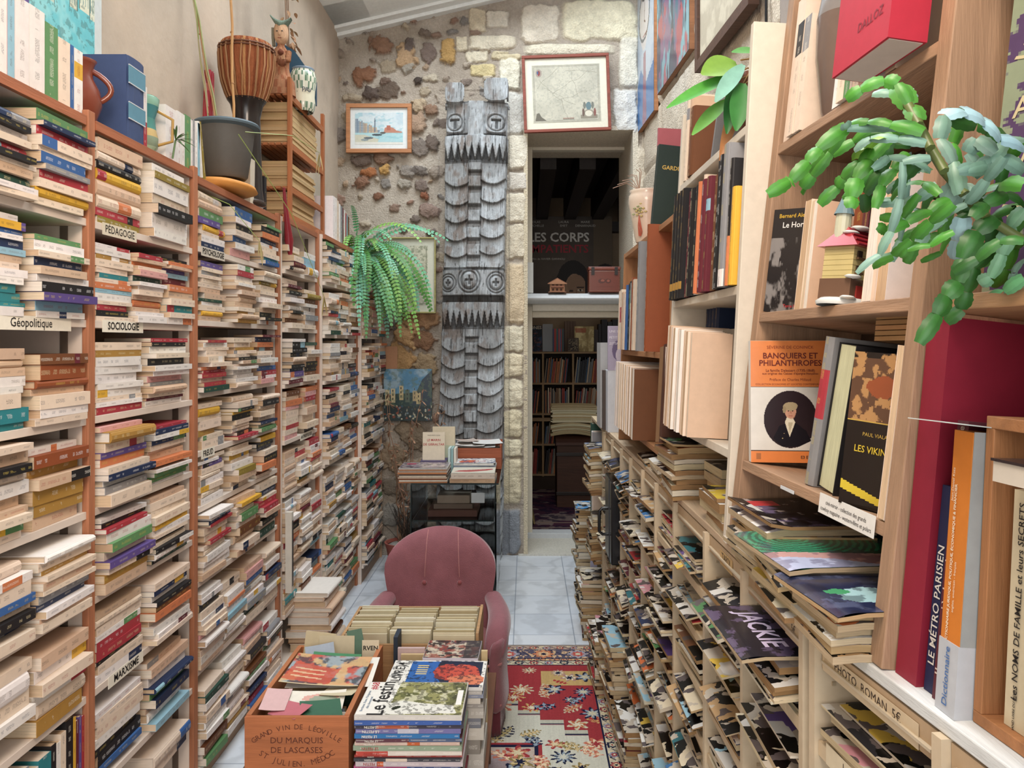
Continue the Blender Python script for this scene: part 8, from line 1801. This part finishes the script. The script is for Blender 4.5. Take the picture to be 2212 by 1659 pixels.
m.grid(lambda i, j: (hp_[j][0], hp_[j][1]+.042*math.cos(2*PI*i/12)*(1-.6*abs(j/4-1)), hp_[j][2]+.024*math.sin(2*PI*i/12)*(1-.75*abs(j/4-1))), 12, 8, 'oldwood', '7A8A7C', closeu=True); m.tube([(fc.x-.04, FY, zf2(60)), (fc.x-.043, FY+.01, zf2(80)), (fc.x-.04, FY+.014, zf2(98))], .009, 'oldwood', '8A8472', 8); m.build('headdress', t, smooth=True)
m = MB()
for s_, x0 in ((-1, -.044), (1, .040)): m.tube([(fc.x+x0, FY-.005, zf2(114)), (fc.x+x0*1.12, FY-.025, zf2(134)), (fc.x+x0*.35+.008, FY-.052, zf2(136))], [.016, .014, .010], 'oldwood', 'A06E50', 10)
m.build('arm', t, smooth=True)
m = MB()
for q in range(5): m.tube([(fc.x+.008+q*.006, FY-.058, zf2(131)+.002*q), (fc.x+.013+q*.006, FY-.064, zf2(138))], .003, 'oldwood', 'B58A68', 6)
m.build('fingers', t, smooth=True)
m = MB(); m.lathe([(.0001, -.03), (.02, -.02), (.022, .0), (.016, .016), (.0001, .02)], 14, 'oldwood', '8A5A44', Matrix.Translation((fc.x+.018, FY-.045, zf2(137))), cap=False); m.lathe([(.0001, -.017), (.014, -.008), (.016, .003), (.0001, .017)], 14, 'oldwood', '7A4A3A', Matrix.Translation((fc.x+.014, FY-.05, zf2(120))), cap=False); m.build('child', t, smooth=True)
# blue angled picture behind, jar
m = MB(); a = P(640, 155, 4.35); TX = TR(a.x, 4.33, zf2(208), rz=.0) ; m.poly([(-.10, 0), (.12, 0), (.12, .13), (.0, .30), (-.10, .36)], .02, 'paint', '2E4A5E', Matrix.Translation((a.x, 4.33, 2.90)) @ FACE_CAM); tag(m.build('blue_picture', loc=(a.x, 4.33, 2.9)), 'dark blue picture panel leaning on the wall behind the jar', 'picture')
JY = 4.22; jc = P(655, 200, JY); zj = lambda py: 1.6-(py-740)*JY/F
t = thing('pharmacy_jar', (jc.x, JY, zj(243)), 'white pharmacy jar with blue-green leaf bands and black letters', 'jar'); TJ2 = TR(jc.x, JY, 0)
def jarcol(i, j):
    z_ = j
    if j in (8,): return '8A9098'
    return 'D6D2BE'
profj = [(.052, zj(243)), (.058, zj(238)), (.064, zj(225)), (.060, zj(210)), (.062, zj(198)), (.068, zj(182)), (.070, zj(170)), (.064, zj(160)), (.056, zj(154)), (.060, zj(151)), (.056, zj(149)), (.0001, zj(149))]
m = MB(); m.lathe(profj, 48, 'ceramic', lambda i, j: ('D9D4BC' if j in (2, 3) else ('5E7A62' if (i*5+j*3) % 7 < 2 else ('8FA08A' if (i+j) % 5 == 0 else 'D2D0BE'))) if j < 8 else '6E7C88', TJ2, cap=False); m.build('body', t, smooth=True)
m = MB()
for k, ch in enumerate('O . PAV'):
    a_ = -2.3+k*.26; m.text(ch, .038, TJ2 @ Matrix.Rotation(a_, 4, 'Z') @ Matrix.Translation((.0655, 0, zj(201))) @ Matrix(((0, 0, 1, 0), (1, 0, 0, 0), (0, 1, 0, 0), (0, 0, 0, 1))), '2A3040')
m.build('lettering', t)
# slatted wooden rack holding paper bundles
SY0, SY1, SX0, SX1 = 3.66, 4.42, -1.20, -1.40
t = thing('wooden_rack', (-1.29, 4.0, ZL), 'small open slatted wooden shelf of paper bundles standing on the bookcase tops', 'shelf')
def pxz(x, y, Y): return P(x, y, Y)
Yn, Yf = 3.98, 4.62
tops = {'n': 2.92, 'f': 2.92}
for (y_, lab_) in ((Yn, 'n'), (Yf, 'f')):
    for x_ in (-1.205, -1.40):
        m = MB(); m.box((x_, y_-.016, ZL), (x_+.018, y_+.016, 2.94 if x_ > -1.3 else 2.9), 'wood_vert', 'A8663E'); m.build('post', t, bevel=.002)
for z_ in (2.86, 2.61, 2.39, 2.25):
    m = MB()
    for k in range(6): m.box((-1.395+k*.033, Yn-.012, z_-.012), (-1.372+k*.033, Yf+.012, z_), 'wood_y', 'A5653F')
    m.box((-1.202, Yn-.014, z_-.03), (-1.188, Yf+.014, z_+.0), 'wood_y', 'A8663E'); m.build('slat_shelf', t)
for k, (z0, z1, ya, yb_) in enumerate(((2.612, 2.83, 4.01, 4.52), (2.392, 2.53, 4.02, 4.50), (2.252, 2.375, 4.03, 4.48))):
    z = z0+.001; n = 0
    while z < z1-.01:
        th = rr.uniform(.010, .018); m = MB(); m.box((-1.385, ya+rr.uniform(-.01, .01), z), (-1.21+rr.uniform(-.008, .006), yb_+rr.uniform(-.02, .02), z+th), 'pages', jit('C9AA80', rr, .1)); z += th+.0008
        tag(m.build('paper_bundle', loc=(-1.3, ya, z)), 'yellowed paper bundle, %s from the bottom on the %s shelf of the slatted rack' % (ORD1[n], ['upper', 'middle', 'lower'][k]), 'papers', 'paper bundles on the slatted rack'); n += 1
m = MB(); m.box((-1.36, 3.42, ZL), (-1.20, 3.52, ZL+.20), 'pages', 'D8CBB8'); tag(m.build('pale_book', loc=(-1.3, 3.42, ZL)), 'pale upright book standing between the grey pot and the slatted rack', 'book')
lbook(3.56, .15, .14, .03, 'k', 'short dark book behind the pale upright book', band=(None, 0, 0))
# red sash with ornamental weight hanging at the case front
m = MB(); pts_ = [P(575, 405, 3.70), P(590, 440, 3.72), P(612, 480, 3.75), P(622, 520, 3.78), P(624, 550, 3.8)]
m.tube([Vector((max(q.x, -1.14), q.y, q.z)) for q in pts_], [.006, .009, .014, .022, .010], 'gloss', '8A2A34', 10); tag(m.build('dark_red_scarf', loc=pts_[0], smooth=True), 'long dark red sash hanging down the front of the left bookcases', 'sash')
# row of books right of the rack
y = 4.68
for k, (L, Tk, cd_) in enumerate(((.27, .045, 'w'), (.27, .05, 'w'), (.262, .045, 'c'), (.25, .04, 'w'), (.245, .05, 's'), (.24, .03, 'm'), (.235, .04, 'w'), (.22, .03, 'r'), (.215, .03, 'l'), (.21, .04, 'h'))):
    lbook(y, L, .17, Tk, cd_, '%s book, %s from left in the row between slatted rack and fern' % (PAL[cd_][1], ORD1[k]), x=-1.15, grp='books between slatted rack and fern', band=(None, 0, 0)); y += Tk+.003
# fern
fy = 5.42; t = thing('potted_fern', (-1.20, fy, 1.955), 'large bushy green fern in a teal pot spilling over the far bookcase', 'houseplant')
m = MB(); m.lathe([(.07, 1.935), (.095, 2.08), (.10, 2.11), (.09, 2.11)], 28, 'ceramic', '1E6A7E', TR(-1.19, fy, 0)); m.build('pot', t, smooth=True)
m = MB(); rc = random.Random(8)
def frond(base, d, L, droop, wd, col):
    base = Vector(base); d = Vector(d).normalized(); N_ = 26; pts_ = []; p = base.copy(); v_ = d.copy()
    for i in range(N_+1): p.x = max(p.x, -1.34); p.y = min(p.y, 5.8); pts_.append(p.copy()); v_ = (v_+Vector((0, 0, -droop/N_))).normalized(); p += v_*(L/N_)
    m.tube(pts_, [.0022*(1-.7*i/N_) for i in range(N_+1)], 'leaf', '6A7A3A', 4)
    for i in range(2, N_):
        t_ = i/N_; dd = (pts_[i+1]-pts_[i-1]).normalized(); s_ = dd.cross(Vector((0, -.8, 1))).normalized(); wl = wd*math.sin(PI*min(1, t_*.86+.12))**.7
        for sg in (-1, 1):
            e = (s_*sg+dd*.25).normalized()*wl; w2 = dd*(L/N_)*.40; q = pts_[i]; dn = Vector((0, 0, -wl*.12))
            n = m.verts([q-w2*.6, q+e*.5-w2+dn*.3, q+e+dn, q+e*.5+w2+dn*.3, q+w2*.6]); m.face([n, n+1, n+2, n+3, n+4], 'leaf', tuple(c*rc.uniform(.88, 1.1) for c in col))
fb_ = Vector((-1.17, fy, 2.13))
for k in range(95):
    a_ = rc.uniform(-1.75, 1.35); el = rc.uniform(.15, 1.3); d_ = (math.cos(a_)*math.cos(el), math.sin(a_)*math.cos(el)*.8, math.sin(el))
    frond(fb_+Vector((rc.uniform(-.04, .04), rc.uniform(-.05, .05), 0)), d_, rc.uniform(.42, .80), rc.uniform(2.0, 4.2), rc.uniform(.022, .038), jit(rc.choice(['6FAE86', '5E9A5E', '7FBFA0', '4E8A3E', '4A7E3A', '86B85A']), rc, .12))
m.build('fronds', t)
# brown folder hung open at the far end, small dark globe knob
m = MB(); a = P(826, 780, 5.9); m.box((a.x-.01, 5.885, a.z-.13), (a.x+.115, 5.889, a.z+.11), 'paint', 'A87A5A'); tag(m.build('brown_card_panel', loc=(a.x, 5.885, a.z)), 'brown card panel sticking out at the far end of the left bookcases', 'card')
# tourist poster on the left wall
def art_city(w, h):
    A = Art(w, h, 150, '6CBFC9'); A.noise(4, .5, .62, 'A8DCDC', .5, 3); r = random.Random(6)
    for k in range(26):
        x, y_ = r.uniform(.0, .9), r.uniform(.05, .75); ww, hh = r.uniform(.05, .16), r.uniform(.06, .2); A.rect(x, y_, x+ww, y_+hh, r.choice(['D8D4BC', 'C4CEC0', 'B0C4BC', 'E0DCC4']), .9)
        for q_ in range(4): A.rect(x+ww*(q_+.3)/4, y_+hh*.15, x+ww*(q_+.55)/4, y_+hh*.85, '4E8A92', .9)
        A.line([(x, y_), (x, y_+hh), (x+ww/2, y_+hh*1.35), (x+ww, y_+hh), (x+ww, y_)], .0045, '55706A')
    A.noise(22, .56, .6, '4A6A66', .5, 8); A.rect(.9, 0, 1, 1, 'C9D0D0'); A.rect(0, 0, .05, 1, 'C9D0D0'); return A
w_, h_ = .42, .75; A = art_city(w_, h_); TPo = Matrix.Translation((-1.398, 2.38, 2.84)) @ Matrix(((0, 0, 1, 0), (1, 0, 0, 0), (0, 1, 0, 0), (0, 0, 0, 1)))
m = MB(); m.box((-1.404, 2.38-w_/2, 2.84-h_/2), (-1.400, 2.38+w_/2, 2.84+h_/2), 'paint', 'C9CDCB'); o = tag(m.build('city_poster', loc=(-1.40, 2.1, 2.76)), 'turquoise drawn city poster on the left wall above the tall books', 'poster'); A.build('poster_print', TPo, 'paint', o)
m = MB(); rc = random.Random(31)
p = P(630, 0, 4.6)
for k in range(3): m.tube([(-1.385, 4.5+.02*k, 3.95), (-1.38, 4.5+.03*k, 3.6), (-1.375, 4.52+.02*k, 3.3)], .003, 'wood_vert', '8A6A50', 5)
for k in range(40): q = Vector((-1.37+rc.uniform(-.01, .04), 4.52+rc.uniform(-.07, .09), 3.15+abs(rc.gauss(0, .25)))); leafm(m, q, (rc.uniform(-.2, 1), rc.uniform(-1, 1), rc.uniform(-1, .4)), rc.uniform(.03, .06), .010, jit('9A7A5E', rc, .2), mt='leafmat')
tag(m.build('dried_flower_bunch', loc=(-1.38, 4.52, 3.6)), 'bunch of dried brown flowers hanging on the plaster wall above the jar', 'dried flowers')

z = .0605
for k, (th, cd_) in enumerate(((.045, 'c'), (.028, 'h'), (.035, 't'), (.03, 'w'), (.04, 't'), (.024, 'c'), (.022, 't'), (.03, 'c'), (.02, 't'), (.022, 'w'))):
    make_book('large_book', .27, .21, th-.0005, cd_, random.Random(k+50), TR(-.965-.01*(k % 3)-.02*(k > 6), 3.90+.006*(k % 2), z, rz=.02*((k % 3)-1)), '%s large old book, %s up in the pile at the foot of the fourth bay' % (PAL[cd_][1], ORD1[k]), 'book', 'large books at the foot of the fourth bay', hard=True, band=(None, 0, 0)); z += th
m = MB(); m.box((-1.135, 3.705, .42), (-1.105, 3.735, .80), 'paint', 'CFC8BC'); m.box((-1.104, 3.712, .45), (-1.103, 3.728, .76), 'metal', '4A4440'); tag(m.build('white_door_strip', loc=(-1.13, 3.71, .42)), 'white slotted strip standing out between the third and fourth bays', 'panel')
